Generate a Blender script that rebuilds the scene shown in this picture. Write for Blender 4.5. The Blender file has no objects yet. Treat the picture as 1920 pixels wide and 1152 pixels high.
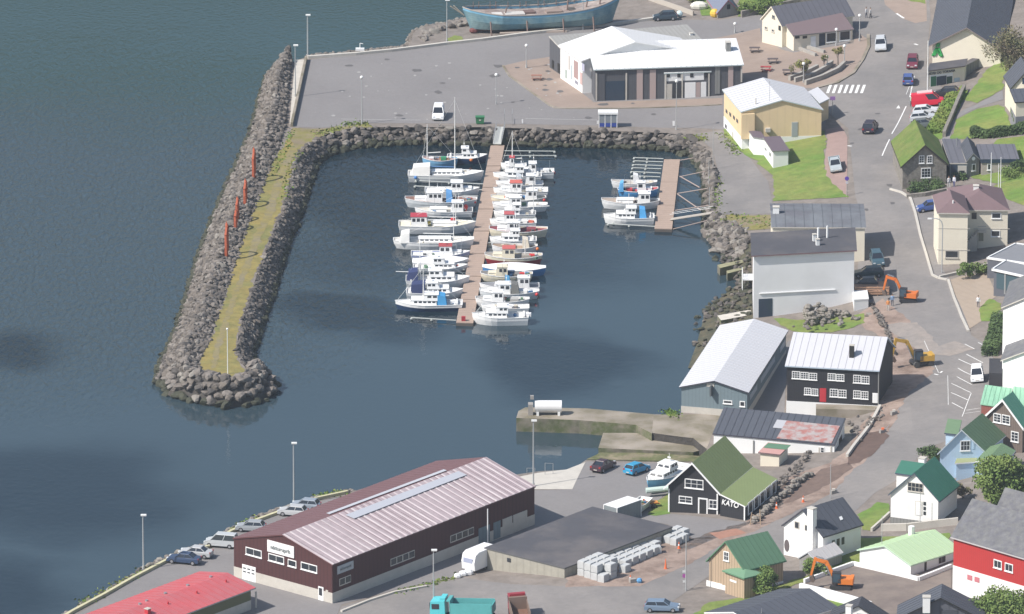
import bpy, bmesh, math, random
import numpy as np
from mathutils import Vector, Matrix
from mathutils.geometry import tessellate_polygon
random.seed(7)
R = math.radians
# ---------------------------------------------------------------- camera, world, sun
FPX = 17000.0; PIT = R(17.0); HC = 391.0
CAMP = Vector((0, -HC/math.tan(PIT), HC))
FWD = Vector((0, math.cos(PIT), -math.sin(PIT))); UPV = Vector((0, math.sin(PIT), math.cos(PIT)))
sc = bpy.context.scene
cam = bpy.data.objects.new('camera', bpy.data.cameras.new('camera'))
sc.collection.objects.link(cam); sc.camera = cam
cam.location = CAMP; cam.rotation_euler = (R(90)-PIT, 0, 0)
cam.data.lens = FPX/1920*36; cam.data.sensor_width = 36
cam.data.clip_start = 10; cam.data.clip_end = 20000
SUND = Vector((1, 0.50, -1.18)).normalized()          # the way the light travels
elev = math.asin(-SUND.z); azi = math.atan2(-SUND.x, -SUND.y)
w = bpy.data.worlds.new('World'); sc.world = w; w.use_nodes = True
nt = w.node_tree; bg = nt.nodes['Background']
sky = nt.nodes.new('ShaderNodeTexSky'); sky.sky_type = 'NISHITA'; sky.sun_disc = False
sky.sun_elevation = elev; sky.sun_rotation = azi; sky.air_density = 1.2; sky.dust_density = 1.2
nt.links.new(sky.outputs[0], bg.inputs[0]); bg.inputs[1].default_value = 0.095
sun = bpy.data.objects.new('sun', bpy.data.lights.new('sun', 'SUN'))
sc.collection.objects.link(sun); sun.data.energy = 4.5; sun.data.angle = R(0.5)
sun.data.color = (1.0, 0.95, 0.89); sun.rotation_euler = SUND.to_track_quat('-Z', 'Y').to_euler()
sc.view_settings.view_transform = 'Standard'; sc.view_settings.look = 'None'
sc.view_settings.gamma = 1; sc.view_settings.exposure = 0.45
try:
    sc.cycles.max_bounces = 5; sc.cycles.diffuse_bounces = 2; sc.cycles.glossy_bounces = 3; sc.cycles.volume_bounces = 0
    sc.cycles.use_denoising = True
except Exception: pass
# ---------------------------------------------------------------- picture <-> place
def ray(px, py): return FWD + Vector(((px-960)/FPX, 0, 0)) + UPV*((576-py)/FPX)
def P(px, py, z=0.0):
    d = ray(px, py); t = (z-CAMP.z)/d.z
    return CAMP + d*t
def vs(py):                                            # pixels per metre of height near this row
    d = PIT + math.atan((py-576)/FPX); return FPX/(HC/math.sin(d))*math.cos(d)
CTRL = [(560,115,2.3),(700,100,2.3),(700,232,2.3),(900,232,2.3),(1150,238,2.3),(900,130,2.3),(1000,64,2.3),(1300,236,2.3),(1340,300,2.3),(1345,400,2.4),
 (1400,400,2.6),(1440,400,2.9),(1100,200,2.3),(1230,40,2.4),(1000,40,1.6),(850,60,1.8),(1180,20,1.6),(1250,5,2.2),(1400,60,2.8),(1430,170,2.9),(1500,150,3.6),(1590,165,4.3),
 (1650,20,5.2),(1650,100,4.9),(1590,300,4.8),(1660,240,4.8),(1560,250,4.4),(1640,380,4.7),(1500,330,3.4),(1450,330,2.6),(1388,286,2.3),(1650,500,4.6),
 (1730,560,4.6),(1620,560,4.3),(1420,430,2.6),(1415,598,2.2),(1460,605,2.4),(1500,600,2.5),(1555,596,2.9),(1600,590,3.3),(1628,590,3.9),(1700,700,4.6),(1650,760,4.4),(1620,830,4.3),(1570,880,4.0),
 (1560,800,2.4),(1500,790,2.2),(1440,740,2.2),(1280,775,2.2),(1470,782,2.0),(1330,790,2.2),(1260,830,1.9),(1470,970,3.9),(1400,985,3.8),(1260,965,3.2),(1330,1030,3.9),
 (1150,900,2.3),(1100,920,2.3),(1060,960,2.3),(1200,950,2.5),(1000,1000,2.3),(900,1040,2.3),(800,1070,2.3),(620,1135,2.3),(430,1080,2.3),(300,1070,2.3),(160,1150,2.3),(600,960,2.3),(700,1150,2.3),
 (915,1072,2.4),(980,1078,3.2),(1058,1082,4.0),(1120,1090,4.1),(1250,1000,3.6),(1800,158,4.9),(1812,148,5.0),(1775,175,4.9),(1560,765,2.6),(1600,772,3.0),(1200,1090,4.2),(900,1110,2.8),(850,1150,2.6),(1050,1140,3.5),
 (360,700,2.9),(420,690,2.9),(420,600,2.9),(470,470,2.9),(510,370,2.9),(560,280,2.7),(440,700,2.9),
 (1760,30,5.6),(1850,120,5.7),(1760,150,4.9),(1785,148,4.9),(1825,140,5.1),(1840,126,5.4),(1885,125,6.8),(1740,150,4.9),(1740,240,4.9),(1820,220,7.0),(1890,200,8.2),(1890,260,8.0),(1900,60,8.5),(1800,325,5.6),(1690,355,4.9),(1900,340,7.0),(1890,395,7.0),
 (1755,495,4.8),(1815,490,5.0),(1890,465,6.0),(1800,560,5.0),(1865,560,6.0),(1840,640,5.4),(1880,740,6.2),(1830,780,5.4),(1790,700,4.9),(1740,700,4.7),(1735,830,4.8),
 (1770,900,5.6),(1850,870,6.6),(1670,985,5.2),(1760,985,6.0),(1640,940,4.6),(1600,960,4.4),(1520,1040,4.6),(1610,1060,5.2),(1620,1000,4.9),(1780,1060,6.0),
 (1470,1045,4.4),(1400,1120,4.3),(1325,1108,4.2),(1480,1100,4.7),(1600,1110,5.6),(1740,1110,5.8),(1900,1115,6.2),(1300,1140,4.4),(1400,1200,4.6),(1900,1250,7.5),(1600,1250,6),(1000,1250,3.6),(600,1250,2.4),
 (1900,-150,10),(1600,-150,7),(1300,-150,5),(2100,500,9),(2100,900,10),(2100,100,11)]
_pw = np.array([[*P(a,b,c).xy, c] for a,b,c in CTRL])
_S = 100.0
def _tps():
    X = _pw[:, :2]/_S; n = len(X)
    d = np.linalg.norm(X[:,None]-X[None], axis=2)
    K = np.where(d>0, d*d*np.log(d+1e-12), 0)+np.eye(n)*2e-4
    Q = np.c_[np.ones(n), X]
    A = np.block([[K, Q],[Q.T, np.zeros((3,3))]])
    return np.linalg.solve(A, np.r_[_pw[:,2], 0,0,0])
_W = _tps()
def h_s(x, y):
    X = _pw[:, :2]/_S; q = np.array([x,y])/_S
    d = np.linalg.norm(X-q, axis=1)
    k = np.where(d>0, d*d*np.log(d+1e-12), 0)
    return float(min(14, max(1.3, k@_W[:-3]+_W[-3]+_W[-2]*q[0]+_W[-1]*q[1])))
GS = 4.0; _hc = {}
def hn(i, j):
    if (i,j) not in _hc: _hc[(i,j)] = h_s(i*GS, j*GS)
    return _hc[(i,j)]
def h(x, y):                                           # ground height, linear over each triangle of a 4 m grid
    i = math.floor(x/GS); j = math.floor(y/GS); a = x/GS-i; b = y/GS-j
    h00=hn(i,j); h10=hn(i+1,j); h01=hn(i,j+1); h11=hn(i+1,j+1)
    if a+b <= 1: return h00+a*(h10-h00)+b*(h01-h00)
    return h11+(1-a)*(h01-h11)+(1-b)*(h10-h11)
def G(px, py, dz=0.0):
    z = 3.0
    for _ in range(12):
        p = P(px, py, z+dz); z = h(p.x, p.y)
    p = P(px, py, z+dz); return p
# ---------------------------------------------------------------- materials
MATS = {}
def mat(name, col, rough=0.8, metal=0.0, spec=0.5, noise=0.0, nscale=1.0, bump=0.0, bscale=8.0, stripes=None, col2=None, cscale=0.3, cthr=0.5, cw=0.1, alpha=1):
    """principled; noise = +-brightness mottling, col2 = second colour in patches, stripes=(axis vector, period m, strength, bump) ribs/boards"""
    if name in MATS: return MATS[name]
    m = bpy.data.materials.new(name); MATS[name] = m; m.use_nodes = True
    n = m.node_tree.nodes; l = m.node_tree.links; b = n['Principled BSDF']
    b.inputs['Roughness'].default_value = rough; b.inputs['Metallic'].default_value = metal
    b.inputs['Specular IOR Level'].default_value = spec
    c4 = (*col, 1); b.inputs['Base Color'].default_value = c4
    m.diffuse_color = c4
    cur = None; tc = n.new('ShaderNodeTexCoord').outputs['Object']
    def rgb(c):
        q = n.new('ShaderNodeRGB'); q.outputs[0].default_value = (*c,1); return q.outputs[0]
    def mix(f, a, c, bt='MIX'):
        q = n.new('ShaderNodeMix'); q.data_type='RGBA'; q.blend_type = bt
        if isinstance(f, float): q.inputs[0].default_value = f
        else: l.new(f, q.inputs[0])
        l.new(a, q.inputs[6]); l.new(c, q.inputs[7]); return q.outputs[2]
    def tex(scale, det=4, ro=0.6):
        q = n.new('ShaderNodeTexNoise'); q.inputs['Scale'].default_value=scale; q.inputs['Detail'].default_value=det; q.inputs['Roughness'].default_value=ro
        l.new(tc, q.inputs['Vector']); return q.outputs['Fac']
    def mr(x, a, b2, c=0.0, d=1.0):
        q = n.new('ShaderNodeMapRange'); l.new(x, q.inputs[0])
        for i,v in enumerate((a,b2,c,d)): q.inputs[1+i].default_value=v
        return q.outputs[0]
    cur = rgb(col)
    if col2 is not None:
        cur = mix(mr(tex(cscale, 6, 0.65), cthr-cw, cthr+cw), cur, rgb(col2))
    if noise:
        v = mr(tex(nscale, 8, 0.7), 0.25, 0.75, 1-noise, 1+noise)
        q = n.new('ShaderNodeVectorMath'); q.operation='SCALE'; l.new(cur, q.inputs[0]); l.new(v, q.inputs['Scale']); cur = q.outputs[0]
    hgt = None
    if stripes:
        ax, per, st, sb = stripes
        dt = n.new('ShaderNodeVectorMath'); dt.operation='DOT_PRODUCT'; l.new(tc, dt.inputs[0]); dt.inputs[1].default_value = ax
        mu = n.new('ShaderNodeMath'); mu.operation='MULTIPLY'; l.new(dt.outputs['Value'], mu.inputs[0]); mu.inputs[1].default_value = 2*math.pi/per
        si = n.new('ShaderNodeMath'); si.operation='SINE'; l.new(mu.outputs[0], si.inputs[0])
        if st:
            v = mr(si.outputs[0], -1.0, -0.5, 1-st, 1.0)
            q = n.new('ShaderNodeVectorMath'); q.operation='SCALE'; l.new(cur, q.inputs[0]); l.new(v, q.inputs['Scale']); cur = q.outputs[0]
        hgt = si.outputs[0]; bs = sb
    if cur is not None: l.new(cur, b.inputs['Base Color'])
    if bump:
        bp = n.new('ShaderNodeBump'); bp.inputs['Strength'].default_value = 1; bp.inputs['Distance'].default_value = bump
        l.new(tex(bscale, 5, 0.65), bp.inputs['Height']); l.new(bp.outputs[0], b.inputs['Normal'])
    elif hgt is not None and bs:
        bp = n.new('ShaderNodeBump'); bp.inputs['Strength'].default_value = 1; bp.inputs['Distance'].default_value = bs
        l.new(hgt, bp.inputs['Height']); l.new(bp.outputs[0], b.inputs['Normal'])
    return m
asphalt = mat('asphalt',(.212,.200,.197),.9,noise=.09,nscale=1.6,col2=(.188,.177,.175),cscale=.06,cthr=.55,cw=.14)
asphalt2 = mat('asphalt_worn',(.228,.210,.198),.9,noise=.11,nscale=1.3,col2=(.180,.169,.163),cscale=.10,cthr=.52,cw=.12)
dirt = mat('dirt',(.300,.225,.185),.95,noise=.22,nscale=.6,col2=(.195,.140,.112),cscale=.22,cthr=.55,cw=.08,bump=.12,bscale=1.5)
gravel = mat('gravel',(.225,.195,.172),.95,noise=.14,nscale=1.2,col2=(.18,.155,.135),cscale=.5,bump=.05,bscale=4)
paving = mat('brick_paving',(.29,.225,.185),.9,noise=.12,nscale=.4,stripes=((.7,.7,0),.8,.05,0))
pinkpave = mat('pink_paving',(.30,.21,.185),.9,noise=.12,nscale=.8)
drivepave = mat('beige_paving',(.33,.265,.205),.9,noise=.08,nscale=.5,stripes=((.9,.4,0),1.1,.05,0))
grassm = mat('grass',(.122,.205,.034),.95,noise=.28,nscale=.8,col2=(.195,.225,.055),cscale=.13,bump=.12,bscale=5)
grassrough = mat('rough_grass',(.22,.20,.055),.95,noise=.28,nscale=.6,col2=(.205,.165,.105),cscale=.3,bump=.1,bscale=4)
mossy = mat('mossy_path',(.255,.200,.060),.95,noise=.35,nscale=.7,col2=(.165,.165,.055),cscale=.14,cthr=.52,cw=.12,bump=.05,bscale=4)
concrete = mat('concrete',(.33,.31,.275),.9,noise=.2,nscale=.7,col2=(.24,.215,.18),cscale=.25)
conc_lt = mat('pale_concrete',(.50,.47,.42),.85,noise=.12,nscale=.8)
conc_old = mat('weathered_concrete',(.34,.295,.245),.95,noise=.3,nscale=.6,col2=(.16,.14,.095),cscale=.3,cthr=.5,cw=.12)
weed = mat('seaweed_rock',(.055,.058,.035),.9,noise=.4,nscale=.9,col2=(.10,.085,.05),cscale=.4,bump=.2,bscale=2)
rockm = [mat('rock_a',(.145,.125,.107),.95,noise=.3,nscale=1.2,bump=.15,bscale=2.5),mat('rock_b',(.185,.163,.145),.95,noise=.3,nscale=1.3,bump=.15,bscale=2.5),
         mat('rock_c',(.088,.079,.072),.95,noise=.3,nscale=1.2,bump=.15,bscale=2.5),mat('rock_d',(.23,.21,.185),.95,noise=.25,nscale=1.2,bump=.1,bscale=2.5),mat('rock_wet',(.045,.047,.028),.8,noise=.3,nscale=1.2,bump=.1,bscale=2.5)]
rubble = mat('rock_rubble',(.06,.054,.048),.95,noise=.4,nscale=.8,bump=.3,bscale=1.5)
white = mat('white_paint',(.78,.78,.77),.6,noise=.04,nscale=.5)
whitem = mat('road_marking',(.72,.72,.70),.8,noise=.12,nscale=1.5)
glass = mat('window_glass',(.035,.040,.048),.15,spec=.6)
metal = mat('galvanised',(.42,.43,.44),.45,metal=.6)
black = mat('black_rubber',(.02,.02,.02),.7)
def wallm(name, col, per=.35, st=.06, ax=(1,0,0), rough=.8, noise=.05): return mat(name, col, rough, noise=noise, nscale=.6, stripes=(ax, per, st, 0))
# ---------------------------------------------------------------- mesh tools
def tag(o, label=None, cat=None, group=None, kind=None):
    if label: o['label'] = label
    if cat: o['category'] = cat
    if group: o['group'] = group
    if kind: o['kind'] = kind
    return o
def empty(name, loc, label, cat, group=None, rz=0):
    o = bpy.data.objects.new(name, None); sc.collection.objects.link(o)
    o.location = loc; o.rotation_euler = (0,0,rz); return tag(o, label, cat, group)
class M:
    def __init__(s): s.v=[]; s.f=[]; s.m=[]
    def face(s, pts, m=0):
        b=len(s.v); s.v += [tuple(p) for p in pts]; s.f.append(tuple(range(b,b+len(pts)))); s.m.append(m); return s
    def prism(s, bot, top, m=0, mt=None, mb=None):
        b=len(s.v); n=len(bot); s.v += [tuple(p) for p in bot]+[tuple(p) for p in top]
        s.f.append(tuple(range(b+n-1,b-1,-1))); s.m.append(m if mb is None else mb)
        s.f.append(tuple(range(b+n,b+2*n))); s.m.append(m if mt is None else mt)
        for i in range(n):
            j=(i+1)%n; s.f.append((b+i,b+j,b+n+j,b+n+i)); s.m.append(m)
        return s
    def box(s, c, d, m=0, rz=0, mt=None):
        cx,cy,cz=c; a,b,e=d[0]/2,d[1]/2,d[2]/2; ca,sa=math.cos(rz),math.sin(rz)
        q=[(cx+x*ca-y*sa, cy+x*sa+y*ca) for x,y in ((-a,-b),(a,-b),(a,b),(-a,b))]
        return s.prism([(x,y,cz-e) for x,y in q],[(x,y,cz+e) for x,y in q],m,mt)
    def tube(s, p, q, r, n=6, m=0, r2=None):
        p=Vector(p); q=Vector(q); r2=r if r2 is None else r2
        d=(q-p); 
        if d.length<1e-6: return s
        d.normalize(); a=d.orthogonal().normalized(); c=d.cross(a)
        k=[a*math.cos(2*math.pi*i/n)+c*math.sin(2*math.pi*i/n) for i in range(n)]
        return s.prism([p+x*r for x in k],[q+x*r2 for x in k],m)
    def path(s, pts, r, n=6, m=0):
        for a,b in zip(pts,pts[1:]): s.tube(a,b,r,n,m)
        return s
    def blob(s, c, r, m=0, seg=8, rings=5, sq=(1,1,1)):
        c=Vector(c); b=len(s.v)
        for i in range(rings+1):
            th=math.pi*i/rings
            for j in range(seg):
                ph=2*math.pi*j/seg; s.v.append((c.x+r*sq[0]*math.sin(th)*math.cos(ph), c.y+r*sq[1]*math.sin(th)*math.sin(ph), c.z+r*sq[2]*math.cos(th)))
        for i in range(rings):
            for j in range(seg):
                k=(j+1)%seg; s.f.append((b+i*seg+j,b+(i+1)*seg+j,b+(i+1)*seg+k,b+i*seg+k)); s.m.append(m)
        return s
    def done(s, name, mats, parent=None, smooth=False, loc=None):
        me=bpy.data.meshes.new(name); me.from_pydata([tuple(v) for v in s.v],[],s.f)
        if not isinstance(mats,(list,tuple)): mats=[mats]
        for x in mats: me.materials.append(x)
        me.polygons.foreach_set('material_index', s.m)
        if smooth: me.polygons.foreach_set('use_smooth',[True]*len(s.f))
        me.update(); o=bpy.data.objects.new(name, me); sc.collection.objects.link(o)
        if parent: o.parent=parent
        if loc is not None: o.location=loc
        return o
ROUGH={'grass','rough_grass','dirt','mossy_path','wet_dirt','wet_dirt2','red_soil','road_dust','path_gravel','seaweed_rock'}
def cut_patch(poly, lift):
    """triangulate a ground polygon and cut it along the height grid so that it follows the ground exactly"""
    bm=bmesh.new(); vs_=[bm.verts.new((x,y,0)) for x,y in poly]
    for t in tessellate_polygon([[Vector((x,y,0)) for x,y in poly]]):
        try: bm.faces.new([vs_[i] for i in t])
        except ValueError: pass
    xs=[p[0] for p in poly]; ys=[p[1] for p in poly]
    def cuts(no, lo, hi):
        for k in range(math.ceil(lo/GS), math.floor(hi/GS)+1):
            L=Vector(no).length_squared
            bmesh.ops.bisect_plane(bm, geom=bm.verts[:]+bm.edges[:]+bm.faces[:], plane_co=Vector(no)*(k*GS/L), plane_no=no, dist=1e-5)
    cuts((1,0,0),min(xs),max(xs)); cuts((0,1,0),min(ys),max(ys)); sm=[x+y for x,y in poly]; cuts((1,1,0),min(sm),max(sm))
    for v in bm.verts: v.co.z=h(v.co.x,v.co.y)+lift
    bmesh.ops.recalc_face_normals(bm, faces=bm.faces)
    if bm.faces and sum(f.normal.z for f in bm.faces)<0: bmesh.ops.reverse_faces(bm, faces=bm.faces)
    return bm
def patch(name, px, material, lift, kind='structure', world=False, skirt=0, label=None, smat=None):
    poly=px if world else [tuple(G(a,b).xy) for a,b in px]
    if material.name in ROUGH:                          # worn, uneven edge
        rr=random.Random(int(abs(poly[0][0]*10))); q=[]
        for (x0,y0),(x1,y1) in zip(poly,poly[1:]+poly[:1]):
            n=max(1,int(math.hypot(x1-x0,y1-y0)/1.1)); ux,uy=(y1-y0),-(x1-x0); L_=math.hypot(ux,uy) or 1
            for k in range(n):
                t=k/n; d=0 if k==0 else rr.gauss(0,.16); q.append((x0+(x1-x0)*t+ux/L_*d,y0+(y1-y0)*t+uy/L_*d))
        poly=q
    bm=cut_patch(poly, lift)
    if skirt:
        be=[e for e in bm.edges if e.is_boundary]
        r=bmesh.ops.extrude_edge_only(bm, edges=be)
        for g in r['geom']:
            if isinstance(g,bmesh.types.BMVert): g.co.z=skirt
        for g in r['geom']:
            if isinstance(g,bmesh.types.BMFace): g.material_index=1
    me=bpy.data.meshes.new(name); bm.to_mesh(me); bm.free()
    me.materials.append(material)
    if skirt: me.materials.append(smat or rubble)
    o=bpy.data.objects.new(name,me); sc.collection.objects.link(o); o['kind']=kind
    if label: o['label']=label
    return o
# ---------------------------------------------------------------- water
def water():
    m=bpy.data.materials.new('harbour_water'); m.use_nodes=True; n=m.node_tree.nodes; l=m.node_tree.links; b=n['Principled BSDF']
    tc=n.new('ShaderNodeTexCoord').outputs['Object']
    def noise(scale, det=3, vec=None, dist=0.0):
        q=n.new('ShaderNodeTexNoise'); q.inputs['Scale'].default_value=scale; q.inputs['Detail'].default_value=det; q.inputs['Distortion'].default_value=dist; l.new(vec or tc,q.inputs['Vector']); return q
    warp=noise(.035,4); sub=n.new('ShaderNodeVectorMath'); sub.operation='SUBTRACT'; l.new(warp.outputs['Color'],sub.inputs[0]); sub.inputs[1].default_value=(.5,.5,.5)
    scl=n.new('ShaderNodeVectorMath'); scl.operation='SCALE'; l.new(sub.outputs[0],scl.inputs[0]); scl.inputs['Scale'].default_value=34
    add=n.new('ShaderNodeVectorMath'); add.operation='ADD'; l.new(tc,add.inputs[0]); l.new(scl.outputs[0],add.inputs[1]); wv=add.outputs[0]
    def spot(px,py,rx,ry,soft=.5):                     # soft elliptical mask with a warped edge, radii in metres on the water
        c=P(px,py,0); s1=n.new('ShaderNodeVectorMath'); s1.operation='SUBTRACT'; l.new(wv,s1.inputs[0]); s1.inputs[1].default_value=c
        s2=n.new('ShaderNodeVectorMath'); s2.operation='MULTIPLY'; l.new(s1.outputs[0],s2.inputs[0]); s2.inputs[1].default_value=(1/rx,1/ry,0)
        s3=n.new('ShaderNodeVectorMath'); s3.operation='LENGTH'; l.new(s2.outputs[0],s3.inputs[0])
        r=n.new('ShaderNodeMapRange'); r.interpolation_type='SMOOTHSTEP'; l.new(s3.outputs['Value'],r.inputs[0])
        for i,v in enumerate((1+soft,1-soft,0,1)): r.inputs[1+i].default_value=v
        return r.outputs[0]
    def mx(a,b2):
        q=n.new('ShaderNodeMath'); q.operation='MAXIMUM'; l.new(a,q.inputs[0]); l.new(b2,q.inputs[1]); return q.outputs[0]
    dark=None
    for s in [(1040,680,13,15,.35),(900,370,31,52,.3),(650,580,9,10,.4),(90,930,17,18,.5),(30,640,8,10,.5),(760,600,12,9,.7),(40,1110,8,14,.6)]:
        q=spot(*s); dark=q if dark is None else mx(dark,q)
    teal=spot(250,20,70,62,.45)
    def mixc(f,a,c):
        q=n.new('ShaderNodeMix'); q.data_type='RGBA'; l.new(f,q.inputs[0])
        if isinstance(a,tuple): q.inputs[6].default_value=(*a,1)
        else: l.new(a,q.inputs[6])
        q.inputs[7].default_value=(*c,1); return q.outputs[2]
    c=mixc(teal,(.030,.052,.066),(.017,.046,.046)); c=mixc(dark,c,(.004,.014,.022))  # dark patches: darker sky mirrored by ruffled water, painted into the base colour
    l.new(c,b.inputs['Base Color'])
    b.inputs['Roughness'].default_value=.05; b.inputs['IOR'].default_value=1.33
    # ripples: rough outside the breakwater, calm in the harbour and far out
    mp=n.new('ShaderNodeMapping'); l.new(tc,mp.inputs[0]); mp.inputs['Rotation'].default_value=(0,0,R(-25)); mp.inputs['Scale'].default_value=(1.0,.30,1)
    big=noise(1.5,3,mp.outputs[0],.6)
    mp2=n.new('ShaderNodeMapping'); l.new(tc,mp2.inputs[0]); mp2.inputs['Scale'].default_value=(.5,.35,1)
    sm=noise(2.2,3,mp2.outputs[0])
    rough=spot(150,420,52,88,.35)
    st=n.new('ShaderNodeMapRange'); l.new(rough,st.inputs[0]); st.inputs[3].default_value=.0; st.inputs[4].default_value=.34
    m1=n.new('ShaderNodeMath'); m1.operation='MULTIPLY'; l.new(big.outputs['Fac'],m1.inputs[0]); l.new(st.outputs[0],m1.inputs[1])
    m2=n.new('ShaderNodeMath'); m2.operation='MULTIPLY'; l.new(sm.outputs['Fac'],m2.inputs[0]); dm=n.new('ShaderNodeMapRange'); l.new(dark,dm.inputs[0]); dm.inputs[3].default_value=.022; dm.inputs[4].default_value=.05; l.new(dm.outputs[0],m2.inputs[1])
    ad=n.new('ShaderNodeMath'); ad.operation='ADD'; l.new(m1.outputs[0],ad.inputs[0]); l.new(m2.outputs[0],ad.inputs[1])
    bp=n.new('ShaderNodeBump'); bp.inputs['Strength'].default_value=1; bp.inputs['Distance'].default_value=1.0; l.new(ad.outputs[0],bp.inputs['Height']); l.new(bp.outputs[0],b.inputs['Normal'])
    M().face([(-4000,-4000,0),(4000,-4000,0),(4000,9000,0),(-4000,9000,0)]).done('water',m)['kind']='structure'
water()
def hills():                                           # the far side of the fjord, seen only mirrored in the water
    from mathutils import noise as mn
    m=M(); NX,NY=60,24; g=[]
    for j in range(NY+1):
        for i in range(NX+1):
            x=-3600+7200*i/NX; y=1750+2300*j/NY; t=j/NY; ridge=(700+150*mn.noise(Vector((x/900,3.3,0)))+60*mn.noise(Vector((x/260,7.1,0))))
            z=ridge*min(1,(t/.42))**1.25 if t<.42 else ridge*(1-(t-.42)*.2)
            z+=45*mn.noise(Vector((x/220,y/220,1)))*min(1,t*4); m.v.append((x,y,-6 if j==0 else z))
    for j in range(NY):
        for i in range(NX): a=j*(NX+1)+i; m.f.append((a,a+1,a+NX+2,a+NX+1)); m.m.append(0)
    m.done('hills',mat('hillside_grass',(.060,.076,.056),.95,noise=.35,nscale=.01,col2=(.085,.08,.066),cscale=.006))['kind']='structure'
hills()
# ---------------------------------------------------------------- land
PAIRS=[(540,112,543,118),(497,143,539,150),(483,190,536,190),(468,245,535,240),(430,330,505,320),(397,405,475,400),(368,480,448,475),(345,560,424,550),(322,630,395,635),(293,690,373,680),
 (286,720,378,700),(320,747,395,706),(370,760,415,709),(425,767,430,710),(475,763,450,707),(510,748,463,702),(527,728,468,696),
 (500,702,464,692),(481,688,450,680),(478,660,443,660),(492,615,448,620),(512,560,463,570),(530,500,487,500),(550,440,507,445),(570,390,528,395),(585,345,541,345),(597,305,556,290),
 (625,290,585,263),(665,280,625,247),(720,275,680,238),(800,272,800,237),(905,274,905,238),(935,274,935,241),(960,275,960,240),(1060,277,1060,243),(1150,279,1150,245),(1250,285,1250,249),
 (1300,300,1290,256),(1318,330,1325,283),(1322,370,1338,320),(1322,410,1340,380),(1316,432,1344,405),(1350,472,1400,430)]
top=[(c,d) for a,b,c,d in PAIRS]
land=top+[(1408,450),(1412,600),(1352,652),(1274,778),(1226,777),(1222,812),(1300,822),(1325,842),(1322,866),(1098,863),(1075,880),(1012,884),(968,890),(900,885),(700,910),(655,924),(600,935),(530,957),(480,977),(430,999),
 (390,1027),(340,1040),(300,1056),(269,1071),(220,1103),(160,1138),(125,1158),(0,1240),(-150,1330),(2250,1330),(2250,-330),(1260,-330),(1215,-60),(1180,-20),(1150,4),(1050,24),(960,34),(880,33),(845,40),(800,50),(775,62),(768,88),(575,107)]
patch('ground',land,gravel,0,skirt=-2.5)
def shore(name, rows, material):                       # sloping foreshore between two rows of (px,py,z)
    m=M(); A,B=rows
    for i in range(len(A)-1):
        q=[P(*A[i]),P(*A[i+1]),P(*B[i+1]),P(*B[i])]; N=6
        for u in range(N):
            for v in range(N):
                def f(a,b):
                    p=q[0].lerp(q[1],a).lerp(q[3].lerp(q[2],a),b); return p
                m.face([f(u/N,v/N),f((u+1)/N,v/N),f((u+1)/N,(v+1)/N),f(u/N,(v+1)/N)])
    o=m.done(name,material); o['kind']='structure'; return o
shore('foreshore',([(1312,440,-.3),(1345,480,-.3),(1355,505,-.3),(1392,525,-.3),(1330,565,-.3),(1306,590,-.3),(1300,640,-.3),(1285,690,-.3)],
 [(1400,438,2.2),(1409,455,2.0),(1410,500,1.6),(1410,520,1.5),(1410,560,1.5),(1412,600,1.8),(1352,652,1.8),(1320,690,1.8)]),weed)
patch('quay_asphalt',[(574,113),(838,84.5),(1000,65),(1162,46.5),(1229,38),(1345,38),(1425,26),(1500,8),(1590,-40),(1600,60),(1560,160),(1548,232),(1352,243),(1300,240),(1240,240),(1130,236),(900,232),(680,231),(650,236),(600,240),(549,238)],asphalt,.015)
patch('road',[(1575,-60),(1735,-60),(1745,30),(1737,120),(1770,170),(1762,215),(1745,250),(1692,258),(1692,362),(1750,372),(1765,500),(1782,528),(1800,570),(1822,630),(1856,650),(1872,700),(1858,805),(1772,828),(1735,842),(1690,895),(1640,925),(1600,962),(1500,1000),(1470,1040),(1330,1080),(1290,1108),
 (1180,1190),(620,1190),(640,1138),(760,1105),(870,1083),(960,1096),(1050,1100),(1200,1084),(1290,1045),(1400,985),(1470,965),(1560,905),(1640,800),(1700,720),(1720,650),(1700,600),(1608,585),(1608,500),(1622,430),(1604,369),(1590,240),(1545,205),(1520,165),(1570,157),(1622,110),(1630,80),(1600,55)],asphalt2,.02)
patch('yard_asphalt',[(269,1076),(300,1061),(340,1046),(395,1031),(432,1004),(480,982),(532,962),(600,940),(655,928),(700,915),(900,888),(968,905),(990,920),(1073,918),(1099,866),(1322,869),(1325,905),(1245,928),(1225,950),(1200,975),(1110,952),(905,1030),(905,1068),(868,1080),(757,1102),(640,1134),(615,1195),(80,1195),(160,1143),(220,1108)],asphalt,.015)
patch('boatyard_concrete',[(1274,778),(1404,776),(1440,700),(1470,700),(1472,782),(1500,790),(1600,800),(1595,830),(1560,815),(1360,775),(1335,815),(1325,842),(1300,822),(1222,812),(1226,779)],conc_old,.015)
patch('hall_lane_asphalt',[(1404,776),(1478,640),(1488,640),(1474,700),(1470,784),(1430,780)],asphalt,.03)
patch('forecourt_asphalt',[(1190,975),(1215,962),(1255,964),(1400,980),(1440,965),(1470,945),(1450,920),(1462,900),(1480,905),(1400,985),(1330,1015),(1270,1040),(1282,1000),(1252,984)],asphalt,.03)
patch('works_dirt',[(1608,590),(1655,560),(1700,598),(1745,640),(1750,700),(1705,735),(1672,800),(1640,850),(1600,880),(1560,925),(1500,955),(1440,985),(1340,1030),(1290,1060),(1200,1100),(1060,1102),(1060,1084),(1150,1060),(1255,990),(1282,1000),(1300,1010),(1400,978),(1425,955),(1450,905),(1545,872),(1590,845),(1612,800),(1645,765),(1670,690),(1668,640),(1620,615)],dirt,.03)
patch('plaza_paving',[(943,124),(985,114),(1040,106),(1060,150),(1113,192),(1240,188),(1355,184),(1355,197),(1160,204),(1060,204),(1030,198),(955,143)],paving,.03)
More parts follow.
